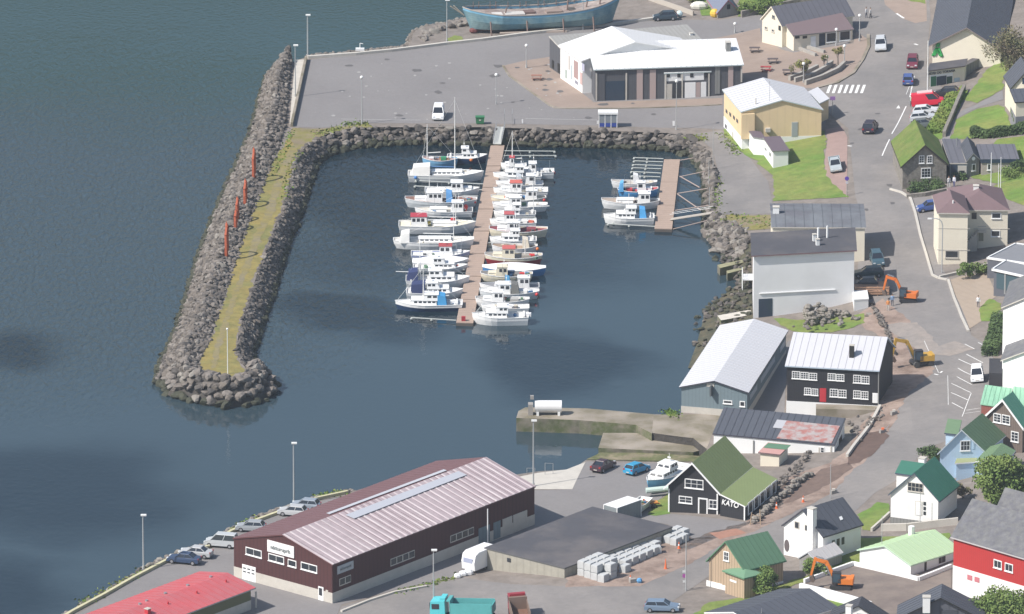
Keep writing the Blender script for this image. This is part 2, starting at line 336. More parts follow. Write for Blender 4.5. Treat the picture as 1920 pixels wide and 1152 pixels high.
patch('square_paving',[(1312,78),(1425,53),(1428,72),(1467,94),(1487,99),(1600,82),(1606,60),(1625,73),(1629,88),(1620,110),(1598,139),(1565,157),(1525,166),(1450,165),(1390,185),(1392,120),(1381,77)],paving,.03)
patch('pavement',[(1548,243),(1578,238),(1589,258),(1588,372),(1562,352),(1548,330),(1546,300),(1552,262)],pinkpave,.04)
patch('corner_pavement',[(1640,-60),(1735,-60),(1738,40),(1716,44),(1690,34),(1660,10)],paving,.03)
patch('driveway_paving',[(1780,526),(1800,519),(1850,511),(1870,555),(1838,578),(1840,603),(1818,617),(1800,572)],drivepave,.04)
patch('access_lane',[(1300,252),(1352,245),(1366,258),(1400,290),(1440,340),(1452,401),(1348,402),(1346,320),(1336,280)],asphalt2,.03)
patch('harbour_path',[(549,240),(600,242),(583,262),(560,285),(549,318),(539,350),(528,390),(514,420),(504,450),(488,490),(476,520),(464,565),(454,590),(446,625),(442,660),(450,684),(464,697),(448,706),(428,709),(400,706),(380,698),(375,678),(393,640),(407,600),(425,550),(440,500),(450,465),(464,425),(478,385),(491,350),(505,320),(520,290),(540,262)],mossy,.015)
patch('concrete_apron',[(554,113),(574,112),(560,178),(548,235),(543,233),(548,170)],conc_lt,.03)
patch('slip_concrete',[(992,918),(1073,918),(1098,867),(1062,881),(1010,887),(962,897)],conc_lt,.03)
patch('forest_path',[(1764,262),(1776,238),(1800,210),(1832,196),(1880,170),(1881,187),(1832,203),(1793,224),(1781,262)],asphalt,.04)
G_=[('lawn',[(1832,205),(1872,197),(1884,205),(1898,240),(1900,254),(1811,261),(1782,262),(1793,225)]),
 ('lawn',[(1812,180),(1860,120),(1895,108),(1905,130),(1882,148),(1880,168),(1832,194),(1812,190),(1800,175)]),
 ('bank_grass',[(1786,182),(1803,160),(1814,172),(1788,215),(1764,262),(1740,262),(1758,232)]),
 ('bank_grass',[(1546,246),(1551,262),(1545,300),(1548,330),(1592,370),(1450,378),(1450,330),(1440,322),(1415,300),(1395,290),(1385,283),(1362,258),(1356,243),(1400,240)]),
 ('lawn',[(1835,583),(1855,561),(1877,570),(1873,585),(1863,603),(1840,603)]),('lawn',[(1607,966),(1645,942),(1666,945),(1668,968),(1636,996),(1617,994)]),
 ('verge_grass',[(1214,966),(1226,945),(1251,925),(1256,964),(1230,968)]),('bank_grass',[(1290,1162),(1330,1130),(1400,1120),(1435,1108),(1500,1085),(1530,1072),(1600,1050),(1605,1062),(1508,1092),(1463,1107),(1330,1165)]),
 ('bank_grass',[(1450,598),(1510,600),(1620,588),(1622,606),(1560,624),(1500,624),(1478,618)]),('garden_grass',[(1383,32),(1392,-60),(1575,-60),(1560,2),(1430,28)]),('garden_grass',[(1316,30),(1290,-60),(1350,-60),(1342,30)]),
 ('lawn',[(1868,347),(1925,328),(1925,388),(1892,376),(1862,356)]),('bank_grass',[(1870,262),(1925,255),(1925,330),(1868,345),(1820,332),(1835,300)]),
 ('verge_grass',[(1530,1092),(1633,1132),(1640,1150),(1560,1150)]),('lawn',[(1655,-60),(1740,-60),(1735,8),(1700,0)]),('verge_grass',[(1480,1010),(1600,1075),(1780,1040),(1780,1000),(1600,1010)]),
 ('quay_grass',[(1346,404),(1446,404),(1446,430),(1400,432)]),('verge_grass',[(838,73),(852,67),(865,69),(868,75),(845,79)])]
for nm,pl in G_: patch(nm,pl,grassrough if nm=='quay_grass' else grassm,.05)
patch('quay_verge',[(549,241),(600,242),(650,238),(690,232),(700,240),(660,240),(610,252),(585,264),(560,285),(545,262)],grassrough,.035)
patch('quay_verge_gravel',[(690,233),(900,233),(1130,238),(1290,243),(1310,262),(1290,256),(1250,250),(1060,244),(905,239),(700,239)],gravel,.03)
patch('yard_surface',[(1508,1094),(1600,1062),(1720,1088),(1784,1064),(1784,1112),(1925,1116),(1925,1230),(1700,1175),(1632,1132)],mat('yard_asphalt_brown',(.165,.135,.12),.95,noise=.15,nscale=.4,col2=(.20,.165,.14),cscale=.2),.06)
patch('gravel_track',[(562,255),(575,262),(553,290),(538,318),(527,350),(516,390),(502,420),(488,450),(472,490),(456,530),(440,575),(425,620),(412,660),(404,690),(396,692),(400,660),(412,620),(428,575),(444,530),(460,490),(474,450),(488,420),(502,385),(513,350),(524,315),(540,285)],mat('path_gravel',(.215,.185,.120),.95,noise=.25,nscale=1,col2=(.225,.185,.06),cscale=.25,cthr=.48,cw=.14),.03)
patch('wet_dirt',[(1592,846),(1622,812),(1652,808),(1668,818),(1640,850),(1612,868),(1590,872)],mat('wet_dirt',(.115,.075,.06),.9,noise=.25,nscale=.8),.045)
patch('wet_dirt_trench',[(1540,880),(1590,868),(1600,878),(1560,905),(1500,935),(1470,945),(1490,920)],mat('wet_dirt2',(.15,.105,.085),.9,noise=.3,nscale=.8),.045)
patch('red_soil',[(1330,1000),(1380,992),(1400,1000),(1350,1012)],mat('red_soil',(.33,.17,.12),.95,noise=.15),.045)
patch('road_dust',[(1655,610),(1720,605),(1760,650),(1790,640),(1830,655),(1780,668),(1735,665),(1690,640)],mat('road_dust',(.235,.212,.196),.95,noise=.15,nscale=.8,col2=(.285,.245,.215),cscale=.2,cthr=.5,cw=.15),.04)
mk=M(); rr=random.Random(4)
for _ in range(46):
    p=G(rr.uniform(600,1090),rr.uniform(108,226)); a=rr.uniform(0,3); s=rr.uniform(.12,.35); mk.face([p+Vector((s*math.cos(a+t)*rr.uniform(.6,1.2),s*math.sin(a+t)*1.6,.04)) for t in (0,1.3,2.6,3.9,5.1)])
mk.done('quay_spots',mat('spot_pale',(.33,.32,.31),.9))['kind']='stuff'
mk=M()
for _ in range(34):
    x=rr.choice((rr.uniform(600,1300),rr.uniform(1590,1680),rr.uniform(640,1150))); y=rr.uniform(108,230) if x<1300 else rr.uniform(150,600); p=G(x,y); s=rr.uniform(.3,.9); mk.face([p+Vector((s*math.cos(t)*rr.uniform(.7,1.3),s*math.sin(t)*rr.uniform(.7,1.6),.042)) for t in (0,.8,1.6,2.4,3.2,4,4.8,5.6)])
mk.done('oil_stains',mat('spot_dark',(.115,.108,.107),.8))['kind']='stuff'
# ---------------------------------------------------------------- painted markings
def mark(name, quads, lift=.045, m=None):
    for q in quads: patch(name,q,m or whitem,lift)
def line(name, pts, wpx=1.6, lift=.05):
    for (a,b),(c,d) in zip(pts,pts[1:]):
        A=G(a,b); B=G(c,d); n=Vector((-(B-A).y,(B-A).x)).normalized()*(wpx/12/2)
        patch(name,[tuple(A.xy-n),tuple(B.xy-n),tuple(B.xy+n),tuple(A.xy+n)],whitem,lift,world=True)
for k in range(7):
    x=1549+k*10.6; patch('crossing_stripe',[(x,175.5),(x+5.2,175.5),(x+11,160),(x+5.8,160)],whitem,.05)
line('road_line',[(1714,143),(1706,183)],2.2); line('road_line',[(1699,200),(1672,252)],2.2); line('road_line',[(1668,262),(1654,293)],2.2)
for a,b,c,d in [(1681,26,1695,35),(1714,83,1721,85),(1589,274,1597,275)]: line('road_line',[(a,b),(c,d)],4)
mark('road_triangle',[[(1680,204),(1688,204),(1685,198)]])
line('bay_frame',[(1699,178),(1705,163),(1711,164),(1706,178)],1)
for a,b,c,d in [(1809,646,1827,655),(1834,643,1850,651),(1812,665,1843,681),(1797,674,1824,686),(1796,691,1819,703),(1794,707,1822,722),(1784,720,1820,737),(1783,737,1815,751),(1785,756,1806,767),(1840,660,1846,664)]: line('parking_line',[(a,b),(c,d)],1.5)
line('parking_line',[(1821,738),(1804,782)],1.2); line('parking_line',[(1812,770),(1838,766)],1.2); line('parking_line',[(1808,776),(1838,772)],1.2)
line('quay_line',[(640,224),(790,226)],.8); line('quay_line',[(985,223),(1120,226)],.8)
line('road_line',[(1733,640),(1760,700)],.8); line('road_line',[(1777,705),(1778,760)],.8)
for a,b,c,d in [(1752,702,1759,704),(1763,700,1767,697)]: line('road_line',[(a,b),(c,d)],3.5)
# ---------------------------------------------------------------- rock armour
def rock_shapes(n=12):
    out=[]
    bm0=bmesh.new(); bmesh.ops.create_icosphere(bm0,subdivisions=2,radius=1); V=[v.co.copy() for v in bm0.verts]; F=[tuple(v.index for v in f.verts) for f in bm0.faces]; bm0.free()
    for k in range(n):
        sc3=Vector((random.uniform(.8,1.2),random.uniform(.65,1.0),random.uniform(.5,.8)))
        pl=[(Vector((random.gauss(0,1),random.gauss(0,1),random.gauss(0,1))).normalized(), random.uniform(.42,.78)) for _ in range(10)]
        vv=[]
        for v in V:
            r=1.0
            for d,c in pl:
                dp=v.dot(d)
                if dp>0: r=min(r,c/dp)
            vv.append(Vector((v.x*sc3.x,v.y*sc3.y,v.z*sc3.z))*r*1.3)
        out.append(vv)
    return out,F
RS,RF=rock_shapes()
_rockmesh={}
def rock_obj(name,c,s,mi,k,rz,tx,label,cat,group):
    if (k,mi) not in _rockmesh:
        me=bpy.data.meshes.new('boulder'); me.from_pydata([tuple(v) for v in RS[k]],[],RF); me.materials.append(rockm[mi]); _rockmesh[(k,mi)]=me
    o=bpy.data.objects.new(name,_rockmesh[(k,mi)]); sc.collection.objects.link(o); o.location=c; o.scale=(s,s,s); o.rotation_euler=(tx,tx*.5,rz); tag(o,label,cat,group); return o
class Rocks:
    def __init__(s): s.v=[]; s.f=[]; s.m=[]
    def add(s,c,sz,mi,k,rz,tx):
        mt=Matrix.Rotation(rz,3,'Z')@Matrix.Rotation(tx,3,'X'); b=len(s.v); c=Vector(c)
        s.v += [tuple(mt@(v*sz)+c) for v in RS[k]]; s.f += [tuple(i+b for i in f) for f in RF]; s.m += [mi]*len(RF)
def prof(kind,t):
    if kind=='o': return (t/.62)*4.0 if t<.62 else 4.0-(t-.62)/.38*1.2
    if kind=='h': return (t/.6)*3.5 if t<.6 else 3.5-(t-.6)/.4*.5
    return 2.75*t+.1 if kind=='i' else 2.3*t+.1
base=M(); stuff=Rocks(); nind=0
# resample pairs
ring=[]
for i in range(len(PAIRS)-1):
    a=PAIRS[i]; b=PAIRS[i+1]
    kind='o' if i<10 else 'h' if i<17 else 'i' if i<27 else 'q'
    W0=P(a[0],a[1],0); W1=P(b[0],b[1],0); T0=G(a[2],a[3]); T1=G(b[2],b[3])
    L=max((W1-W0).length,(T1-T0).length); n=max(1,round(L/3))
    for k in range(n):
        ring.append((kind,W0.lerp(W1,k/n),T0.lerp(T1,k/n),W0.lerp(W1,(k+1)/n),T0.lerp(T1,(k+1)/n),L/n,a[0]+(b[0]-a[0])*k/n))
for kind,W0,T0,W1,T1,L,x in ring:
    rows=5
    for r in range(rows):
        q=[]
        for t,A,B in ((r/rows,W0,T0),(r/rows,W1,T1),((r+1)/rows,W1,T1),((r+1)/rows,W0,T0)):
            p=A.lerp(B,t); z=prof(kind,t)-.45; 
            if t==0: z=-1.2
            q.append((p.x,p.y,z))
        base.face(q)
    ramp = 925<x<950
    wd=((T0-W0).xy.length+(T1-W1).xy.length)/2; sl=math.hypot(wd,3)
    size={'o':.50,'h':.88,'i':.50,'q':.72}[kind]
    step={'o':.64,'h':1.15,'i':.66,'q':1.0}[kind]
    nr=max(2,round(sl/step)); nc=max(1,round(L/step/1.0)) if kind!='h' else max(1,round(L/1.25))
    for r in range(nr):
        for c in range(nc):
            t=(r+.5+random.uniform(-.35,.35))/nr; s=(c+random.random())/nc
            A=W0.lerp(W1,s); B=T0.lerp(T1,s); p=A.lerp(B,t); z=prof(kind,t)+random.uniform(-.2,.15)
            if ramp: z-=.6
            sz=size*random.uniform(.6,1.3); 
            if kind=='h': sz=size*random.uniform(.75,1.15)
            mi=4 if z<.75 else random.choices((0,1,2,3),(40,34,20,6) if kind in 'oh' else (36,22,38,4))[0]
            k=random.randrange(12); rz=random.uniform(0,6.28); tx=random.uniform(-.5,.5)
            if kind=='h' and nind<110:
                rock_obj('boulder',(p.x,p.y,z-.1),sz,mi,k,rz,tx,'grey rounded boulder in the rocky tip of the breakwater','boulder','boulders of the breakwater tip'); nind+=1
            elif kind=='q' and not ramp and nind<300 and t>.2 and sz>.72:
                rock_obj('boulder',(p.x,p.y,z-.1),sz,mi,k,rz,tx,'dark grey boulder in the rock slope below the quay','boulder','boulders of the quay slope'); nind+=1
            else: stuff.add((p.x,p.y,z-.1),sz,mi,k,rz,tx)
o=base.done('breakwater_rubble',rubble); o['kind']='structure'
# scattered shore rocks: (polyline water side, polyline land side, number, size)
def scatter(A,B,n,s0,s1,mats_,z0=0.1,z1=1.9):
    A=[P(a,b,0) for a,b in A]; B=[P(a,b,z1) for a,b in B]
    def at(L,t):
        f=t*(len(L)-1); i=min(int(f),len(L)-2); return L[i].lerp(L[i+1],f-i)
    for _ in range(n):
        s=random.random(); t=random.random(); p=at(A,s).lerp(at(B,s),t)
        stuff.add((p.x,p.y,z0+(z1-z0)*t),random.uniform(s0,s1),random.choice(mats_),random.randrange(12),random.uniform(0,6),random.uniform(-.5,.5))
scatter([(575,111),(700,99),(768,92)],[(575,106),(700,94),(768,87)],120,.3,.6,(0,1,1),.3,2.0)
scatter([(762,92),(765,76),(772,64),(800,53),(845,43),(880,38)],[(800,86),(800,75),(803,66),(815,60),(850,50),(880,45)],330,.3,.85,(0,1,1,3),.2,2.0)
scatter([(660,926),(600,938),(530,960),(480,980),(430,1003),(385,1032),(340,1044),(300,1060),(269,1074),(220,1106),(160,1142),(110,1170)],[(660,923),(600,932),(530,954),(480,974),(430,996),(390,1024),(340,1037),(300,1052),(269,1067),(220,1099),(160,1133),(110,1160)],420,.35,.8,(0,1,1,3,2),.2,2.1)
scatter([(1315,432),(1340,470),(1380,500)],[(1345,404),(1400,430),(1408,450)],170,.5,1.0,(0,1,2,3),.2,2.3)
scatter([(1330,480),(1360,510),(1380,530),(1330,570),(1304,600),(1300,650)],[(1405,460),(1408,500),(1408,525),(1408,560),(1405,590),(1345,650)],260,.25,.6,(2,4,4,0),.0,1.7)
scatter([(1500,625),(1560,624),(1625,608),(1665,585)],[(1478,618),(1560,616),(1618,598),(1650,575)],50,.25,.55,(1,3,0),3.0,3.9)
scatter([(1590,840),(1630,790),(1660,760)],[(1600,850),(1640,800),(1668,770)],60,.15,.4,(0,1),4.2,4.3)
scatter([(1625,600),(1650,640),(1668,680)],[(1640,590),(1665,630),(1680,670)],90,.15,.45,(0,1,2),4.3,4.6)
scatter([(1430,985),(1460,945),(1500,905),(1530,880)],[(1410,985),(1440,945),(1470,905),(1500,880)],90,.2,.45,(0,1,2),3.7,4.1)
me=bpy.data.meshes.new('rock_armour'); me.from_pydata(stuff.v,[],stuff.f)
for x in rockm: me.materials.append(x)
me.polygons.foreach_set('material_index',stuff.m); me.update()
o=bpy.data.objects.new('rock_armour',me); sc.collection.objects.link(o); tag(o,'dense grey rock armour along the breakwater and shores','rocks',kind='stuff')
# ---------------------------------------------------------------- buildings
SEAM={'pale_grey_roof':1.1,'white_sheet_roof':.9,'light_grey_roof':1.0,'red_roof':1.2,'olive_green_roof':.8,'green_roof':.8,'dark_green_roof':.8,'sage_roof':.8,'mint_sheet_roof':.7,'pale_green_roof':1.0,'maroon_roof':1.2,'charcoal_roof':1.0,'blue_grey_roof':1.0,'teal_roof':.8,'near_black_roof':1.0,'pale_flat_roof':1.0,'grey_sheet_roof':1.4,'light_grey_sheet':.7}
class House:
    """one building (or one volume of it): O,X,Y = roof-corner pixels of the front-left, front-right and back-left eaves; base = row of the foot under O"""
    def __init__(s, name, label, O, X, Y, base, roof='gy', rise=0.0, ov=.35, wall=None, roofm=None, trim=None, plinth=None, ph=0.0, root=None, t=.18, z0=None, cat='building', group=None, ze=None, deep=1.6, rf=.5, top2=None, gm=None):
        if z0 is None:
            g=G(O[0],base); z0=g.z
        s.z0=z0; s.ze=ze if ze is not None else z0+(base-O[1])/vs(base); s.rise=rise; s.kind=roof; s.rf=rf
        o=P(*O,s.ze); x=P(*X,s.ze)-o; y=P(*Y,s.ze)-o
        s.w=x.length; s.d=y.length; s.ex=x.normalized(); s.ey=y.normalized(); s.o=Vector((o.x,o.y,z0)); s.ov=ov
        s.he=s.ze-z0; s.t=t
        s.root=root or empty(name,s.o,label,cat,group); s.off=s.o-Vector(s.root.location)
        trim=trim or white; s.trim=trim; wall=wall or white
        a=ov; W,D=s.w,s.d; c=[(a,a),(W-a,a),(W-a,D-a),(a,D-a)]
        pz=ph; m=M()
        zt=[s.rz(u,v)-t for u,v in c]
        def wallp(i,j,ap=None):
            (u0,v0),(u1,v1)=c[i],c[j]; pts=[s.L(u0,v0,pz),s.L(u1,v1,pz),s.L(u1,v1,zt[j])]
            if ap: pts.append(s.L(*ap))
            pts.append(s.L(u0,v0,zt[i])); m.face(pts)
        ug=W*rf; apF=(ug,a,s.rz(ug,a)-t) if roof=='gy' else None; apB=(ug,D-a,s.rz(ug,D-a)-t) if roof=='gy' else None
        apR=(W-a,D*rf,s.rz(W-a,D*rf)-t) if roof=='gx' else None; apL=(a,D*rf,s.rz(a,D*rf)-t) if roof=='gx' else None
        wallp(0,1,apF); wallp(1,2,apR); wallp(2,3,apB); wallp(3,0,apL)
        if not ph:
            for i in range(4):
                (u0,v0),(u1,v1)=c[i],c[(i+1)%4]; m.face([s.L(u0,v0,-deep),s.L(u1,v1,-deep),s.L(u1,v1,0),s.L(u0,v0,0)])
        s.wallo=m.done('wall',wall,s.root)
        if ph:
            m=M(); e=.03; c2=[(a-e,a-e),(W-a+e,a-e),(W-a+e,D-a+e),(a-e,D-a+e)]
            m.prism([s.L(u,v,-deep) for u,v in c2],[s.L(u,v,ph) for u,v in c2]); m.done('plinth',plinth or conc_lt,s.root)
        # roof
        m=M(); tp=[]
        if roof=='gy': tp=[[(0,0),(ug,0),(ug,D),(0,D)],[(ug,0),(W,0),(W,D),(ug,D)]]
        elif roof=='gx': tp=[[(0,0),(W,0),(W,D*rf),(0,D*rf)],[(0,D*rf),(W,D*rf),(W,D),(0,D)]]
        elif roof=='hip':
            hp=min(W,D)/2
            if W>=D: r1,r2=(hp,D/2),(W-hp,D/2)
            else: r1,r2=(W/2,hp),(W/2,D-hp)
            if W>=D: tp=[[(0,0),(W,0),r2,r1],[(W,0),(W,D),r2],[(W,D),(0,D),r1,r2],[(0,D),(0,0),r1]]
            else: tp=[[(0,0),(W,0),r1],[(W,0),(W,D),r2,r1],[(W,D),(0,D),r2],[(0,D),(0,0),r1,r2]]
        elif roof!='flat' or True: tp=[[(0,0),(W,0),(W,D),(0,D)]]
        for pl in tp:
            m.prism([s.L(u,v,s.rz(u,v)-t) for u,v in pl],[s.L(u,v,s.rz(u,v)) for u,v in pl],1,0,1)
        s.roofo=m.done('roof',[roofm or black,trim],s.root)
        if s.roofo.data.materials[0].name in SEAM and roof in('gy','gx','my'):
            sp_=SEAM[s.roofo.data.materials[0].name]; m=M(); rw=.035
            def rib(a,b):
                A=s.L(*a,s.rz(*a)); B=s.L(*b,s.rz(*b)); q=(s.ey if roof=='gy' else s.ex)*rw; up=Vector((0,0,.045)); dn=Vector((0,0,-.02)); m.prism([A-q+dn,B-q+dn,B+q+dn,A+q+dn],[A-q+up,B-q+up,B+q+up,A+q+up])
            if roof=='gy':
                v=sp_/2
                while v<D: rib((0,v),(ug,v)); rib((ug,v),(W,v)); v+=sp_
            else:
                u=sp_/2
                while u<W:
                    rib((u,0),(u,D*rf if roof=='gx' else D))
                    if roof=='gx': rib((u,D*rf),(u,D))
                    u+=sp_
            c0=roofm.diffuse_color; m.done('roof_seams',mat('seam_'+roofm.name,(c0[0]*.82,c0[1]*.82,c0[2]*.82),.6),s.root)
        if roof=='flat' and rise<0:                      # parapet rim
            m=M(); r=.22
            for (u0,v0),(u1,v1) in (((0,0),(W,0)),((W,0),(W,D)),((W,D),(0,D)),((0,D),(0,0))):
                A=s.L(u0,v0,0); B=s.L(u1,v1,0); n=(B-A).normalized(); q=Vector((-n.y,n.x,0))*r
                A2=A+Vector((0,0,s.he+.01)); B2=B+Vector((0,0,s.he+.01)); up=Vector((0,0,-rise))
                m.prism([A2,B2,B2+q,A2+q],[A2+up,B2+up,B2+q+up,A2+q+up])
            m.done('parapet',trim,s.root)
    def L(s,u,v,z): return s.off+s.ex*u+s.ey*v+Vector((0,0,z))
    def rz(s,u,v):
        W,D=s.w,s.d; k=s.kind; f=s.rf
        if k=='gy': g=W*f; return s.he+s.rise*(u/g if u<g else (W-u)/(W-g))
        if k=='gx': g=D*f; return s.he+s.rise*(v/g if v<g else (D-v)/(D-g))
        if k=='my': return s.he+s.rise*v/D
        if k=='mx': return s.he+s.rise*u/W
        if k=='hip': return s.he+s.rise*max(0,min(u,v,W-u,D-v))/(min(W,D)/2)
        return s.he
    def plane(s,wl,e=0.0):
        a=s.ov-e; W,D=s.w,s.d
        c={'F':((a,a),(W-a,a)),'R':((W-a,a),(W-a,D-a)),'B':((W-a,D-a),(a,D-a)),'L':((a,D-a),(a,a))}[wl]
        base=Vector(s.root.location); A=base+s.L(*c[0],0); B=base+s.L(*c[1],0); return A,B,(B-A).normalized()
    def hit(s,wl,px,py,e=0.0):
        A,B,t=s.plane(wl,e); n=Vector((t.y,-t.x,0)); d=ray(px,py); k=(A-CAMP).dot(n)/d.dot(n); p=CAMP+d*k
        return (p-A).dot(t), p.z-A.z
    def rect(s,m,wl,u0,z0,u1,z1,off,th,mi=0,e=0.0):
        A,B,t=s.plane(wl,e); n=Vector((t.y,-t.x,0)); A=A-Vector(s.root.location)
        a=A+t*u0+n*off; b=A+t*u1+n*off; k=n*th
        m.prism([a+Vector((0,0,z0)),b+Vector((0,0,z0)),b+k+Vector((0,0,z0)),a+k+Vector((0,0,z0))],[a+Vector((0,0,z1)),b+Vector((0,0,z1)),b+k+Vector((0,0,z1)),a+k+Vector((0,0,z1))],mi)
    def win(s,wl,x0,y0,x1,y1,cols=2,rows=1,fr=None,gl=None,fw=.12,sill=True,name='window',bar=.07,label=None,dm=None):
        u0,zt=s.hit(wl,x0,y0); u1,zb=s.hit(wl,x1,y1)
        if u0>u1: u0,u1=u1,u0
        if zb>zt: zt,zb=zb,zt
        m=M(); s.rect(m,wl,u0,zb,u1,zt,.0,.06); fo=m.done(name,fr or white,s.root)
        if label: fo['label']=label
        g=M(); iw=(u1-u0-2*fw-(cols-1)*bar)/cols; ih=(zt-zb-2*fw-(rows-1)*bar)/rows
        for i in range(cols):
            for j in range(rows):
                a=u0+fw+i*(iw+bar); b=zb+fw+j*(ih+bar); s.rect(g,wl,a,b,a+iw,b+ih,.06,.012)
        g.done('pane',gl or glass,fo)
        if sill:
            k=M(); s.rect(k,wl,u0-.06,zb-.09,u1+.06,zb-.005,0,.14); k.done('sill',fr or white,fo)
        return fo
    def door(s,wl,x0,y0,x1,y1,m_=None,fr=None,name='door',label=None,fw=.1,panel=None):
        u0,zt=s.hit(wl,x0,y0); u1,zb=s.hit(wl,x1,y1)
        if u0>u1: u0,u1=u1,u0
        m=M(); s.rect(m,wl,u0,zb,u1,zt,.0,.05); o=m.done(name,fr or white,s.root)
        if label: o['label']=label
        g=M(); s.rect(g,wl,u0+fw,zb,u1-fw,zt-fw,.05,.02); g.done('panel',m_ or black,o)
        return o
    def slab(s,wl,x0,y0,x1,y1,m_,name='panel',th=.08,off=0.0,label=None):
        u0,zt=s.hit(wl,x0,y0); u1,zb=s.hit(wl,x1,y1)
        if u0>u1: u0,u1=u1,u0
        if zb>zt: zt,zb=zb,zt
        m=M(); s.rect(m,wl,u0,zb,u1,zt,off,th); o=m.done(name,m_,s.root)
        if label: o['label']=label
        return o
    def corner(s,wl,u,z0,z1,wd=.18,m_=None,name='corner_board'):
        m=M(); s.rect(m,wl,u,z0,u+wd,z1,0,.05); return m.done(name,m_ or white,s.root)
    def boards(s,m_=None,wl='F',wd=.2):
        A,B,t=s.plane(wl); Lw=(B-A).length
        for u in (0,Lw-wd): s.corner(wl,u,0,s.he-s.t-.02,wd,m_)
    def bargeboards(s,m_=None,wd=.28):                # white boards along the front gable verge
        m=M(); W=s.w; g=W*s.rf
        for (u0,u1) in ((0,g),(g,W)):
            A=s.L(u0,0,s.rz(u0,0)); B=s.L(u1,0,s.rz(u1,0)); n=s.ey*-.06; dn=Vector((0,0,-wd)); up=Vector((0,0,.03))
            m.prism([A+dn,B+dn,B+dn+n,A+dn+n],[A+up,B+up,B+up+n,A+up+n])
        m.done('bargeboard',m_ or white,s.root)
    def onroof(s,px,py):
        z=s.ze
        for _ in range(60):
            p=P(px,py,z); q=p-Vector(s.root.location)-s.off; 
            u,v=s.uv(q); z+=.22*(s.z0+s.rz(u,v)-z)
        return u,v,z-s.z0
    def uv(s,q):
        a,b=s.ex.x,s.ey.x; c,d=s.ex.y,s.ey.y; det=a*d-b*c
        return (q.x*d-b*q.y)/det, (a*q.y-c*q.x)/det
    def chimney(s,px,py,w=.7,hh=1.2,m_=None,d=None,cap=None,name='chimney'):
        u,v,z=s.onroof(px,py); d=d or w; m=M(); c=s.L(u,v,0); rz=math.atan2(s.ex.y,s.ex.x)
        m.box((c.x,c.y,z+hh/2-.5),(w,d,hh+1),0,rz); m.box((c.x,c.y,z+hh+.04),(w+.12,d+.12,.09),1,rz)
        return m.done(name,[m_ or white,cap or conc_lt],s.root)
    def vent(s,px,py,r=.15,hh=.5,m_=None,name='roof_vent'):
        u,v,z=s.onroof(px,py); c=s.L(u,v,z); M().tube(c-Vector((0,0,.2)),c+Vector((0,0,hh)),r,8).done(name,m_ or metal,s.root)
    def roofrect(s,pts,m_,name='roof_patch',lift=.06,th=.03):
        q=[s.onroof(a,b) for a,b in pts]; m=M()
        m.prism([s.L(u,v,z+lift-th) for u,v,z in q],[s.L(u,v,z+lift) for u,v,z in q]); return m.done(name,m_,s.root)
    def text(s,wl,px,py,txt,size,m_,off=.1,name='lettering',ang=0,ex=.03,shear=0):
        u,z=s.hit(wl,px,py); A,B,t=s.plane(wl); n=Vector((t.y,-t.x,0)); A=A-Vector(s.root.location)
        cu=bpy.data.curves.new(name,'FONT'); cu.body=txt; cu.size=size; cu.align_x='CENTER'; cu.align_y='CENTER'; cu.extrude=ex; cu.shear=shear; cu.offset=.012*size
        cu.materials.append(m_); o=bpy.data.objects.new(name,cu); sc.collection.objects.link(o); o.parent=s.root
        x=t; y=Vector((0,0,1)); mt=Matrix((x,y,n)).transposed().to_4x4(); mt.translation=A+t*u+n*off+Vector((0,0,z)); o.matrix_local=mt
        bpy.context.view_layer.update(); me=bpy.data.meshes.new_from_object(o.evaluated_get(bpy.context.evaluated_depsgraph_get())); me.materials.clear(); me.materials.append(m_)
        o2=bpy.data.objects.new(name,me); sc.collection.objects.link(o2); o2.parent=s.root; o2.matrix_local=mt; bpy.data.objects.remove(o); o2.name=name; return o2
darkwood=wallm('maroon_cladding',(.070,.022,.022),.5,.25)
roof_maroon=mat('maroon_roof',(.16,.085,.09),.7,noise=.08,nscale=.5)
roof_corr=mat('worn_maroon_corrugated',(.30,.255,.27),.5,noise=.15,nscale=2.0,stripes=((0,0,0),1,0,0))
redroof=mat('red_roof',(.50,.10,.11),.6,noise=.10,nscale=.8,col2=(.44,.12,.13),cscale=.2)
greyroof=mat('pale_grey_roof',(.58,.58,.60),.5,noise=.02,nscale=.3)
whiteroof=mat('white_sheet_roof',(.72,.72,.72),.6,noise=.03,nscale=.4,stripes=((1,0,0),.6,.04,0))
slate=mat('charcoal_roof',(.075,.082,.10),.75,noise=.10,nscale=.6)
slate2=mat('grey_slate_roof',(.115,.115,.128),.85,noise=.25,nscale=1.1,col2=(.15,.15,.15),cscale=1.2)
felt=mat('roofing_felt',(.070,.070,.080),.85,noise=.12,nscale=.4,col2=(.12,.11,.11),cscale=.12,cthr=.56)
brownroof=mat('plum_brown_roof',(.165,.110,.115),.8,noise=.1,nscale=.8)
cream=wallm('cream_render',(.72,.66,.54),.4,0)
whitewall=mat('white_render',(.80,.80,.78),.8,noise=.05,nscale=.5,col2=(.74,.73,.70),cscale=.3,cthr=.6)
yellow=wallm('yellow_render',(.70,.54,.33),1.2,.04)
tar=wallm('black_tarred_boards',(.022,.022,.027),.25,.35)
darkgrey=wallm('dark_grey_cladding',(.085,.088,.10),.4,.15)
midgrey=wallm('grey_cladding',(.22,.22,.21),.45,.25)
bluegrey=wallm('blue_grey_sheet',(.16,.21,.235),.5,.12)
olive=mat('olive_green_roof',(.205,.250,.105),.7,noise=.06,nscale=.6,stripes=((1,0,0),.4,.06,0))
greenroof=mat('green_roof',(.105,.205,.125),.7,noise=.08,nscale=.6,stripes=((.6,.8,0),.5,.05,0))
darkgreen=mat('dark_green_roof',(.045,.175,.120),.7,noise=.08,nscale=.6)
sagegreen=mat('sage_roof',(.150,.235,.13),.7,noise=.08,nscale=.6)
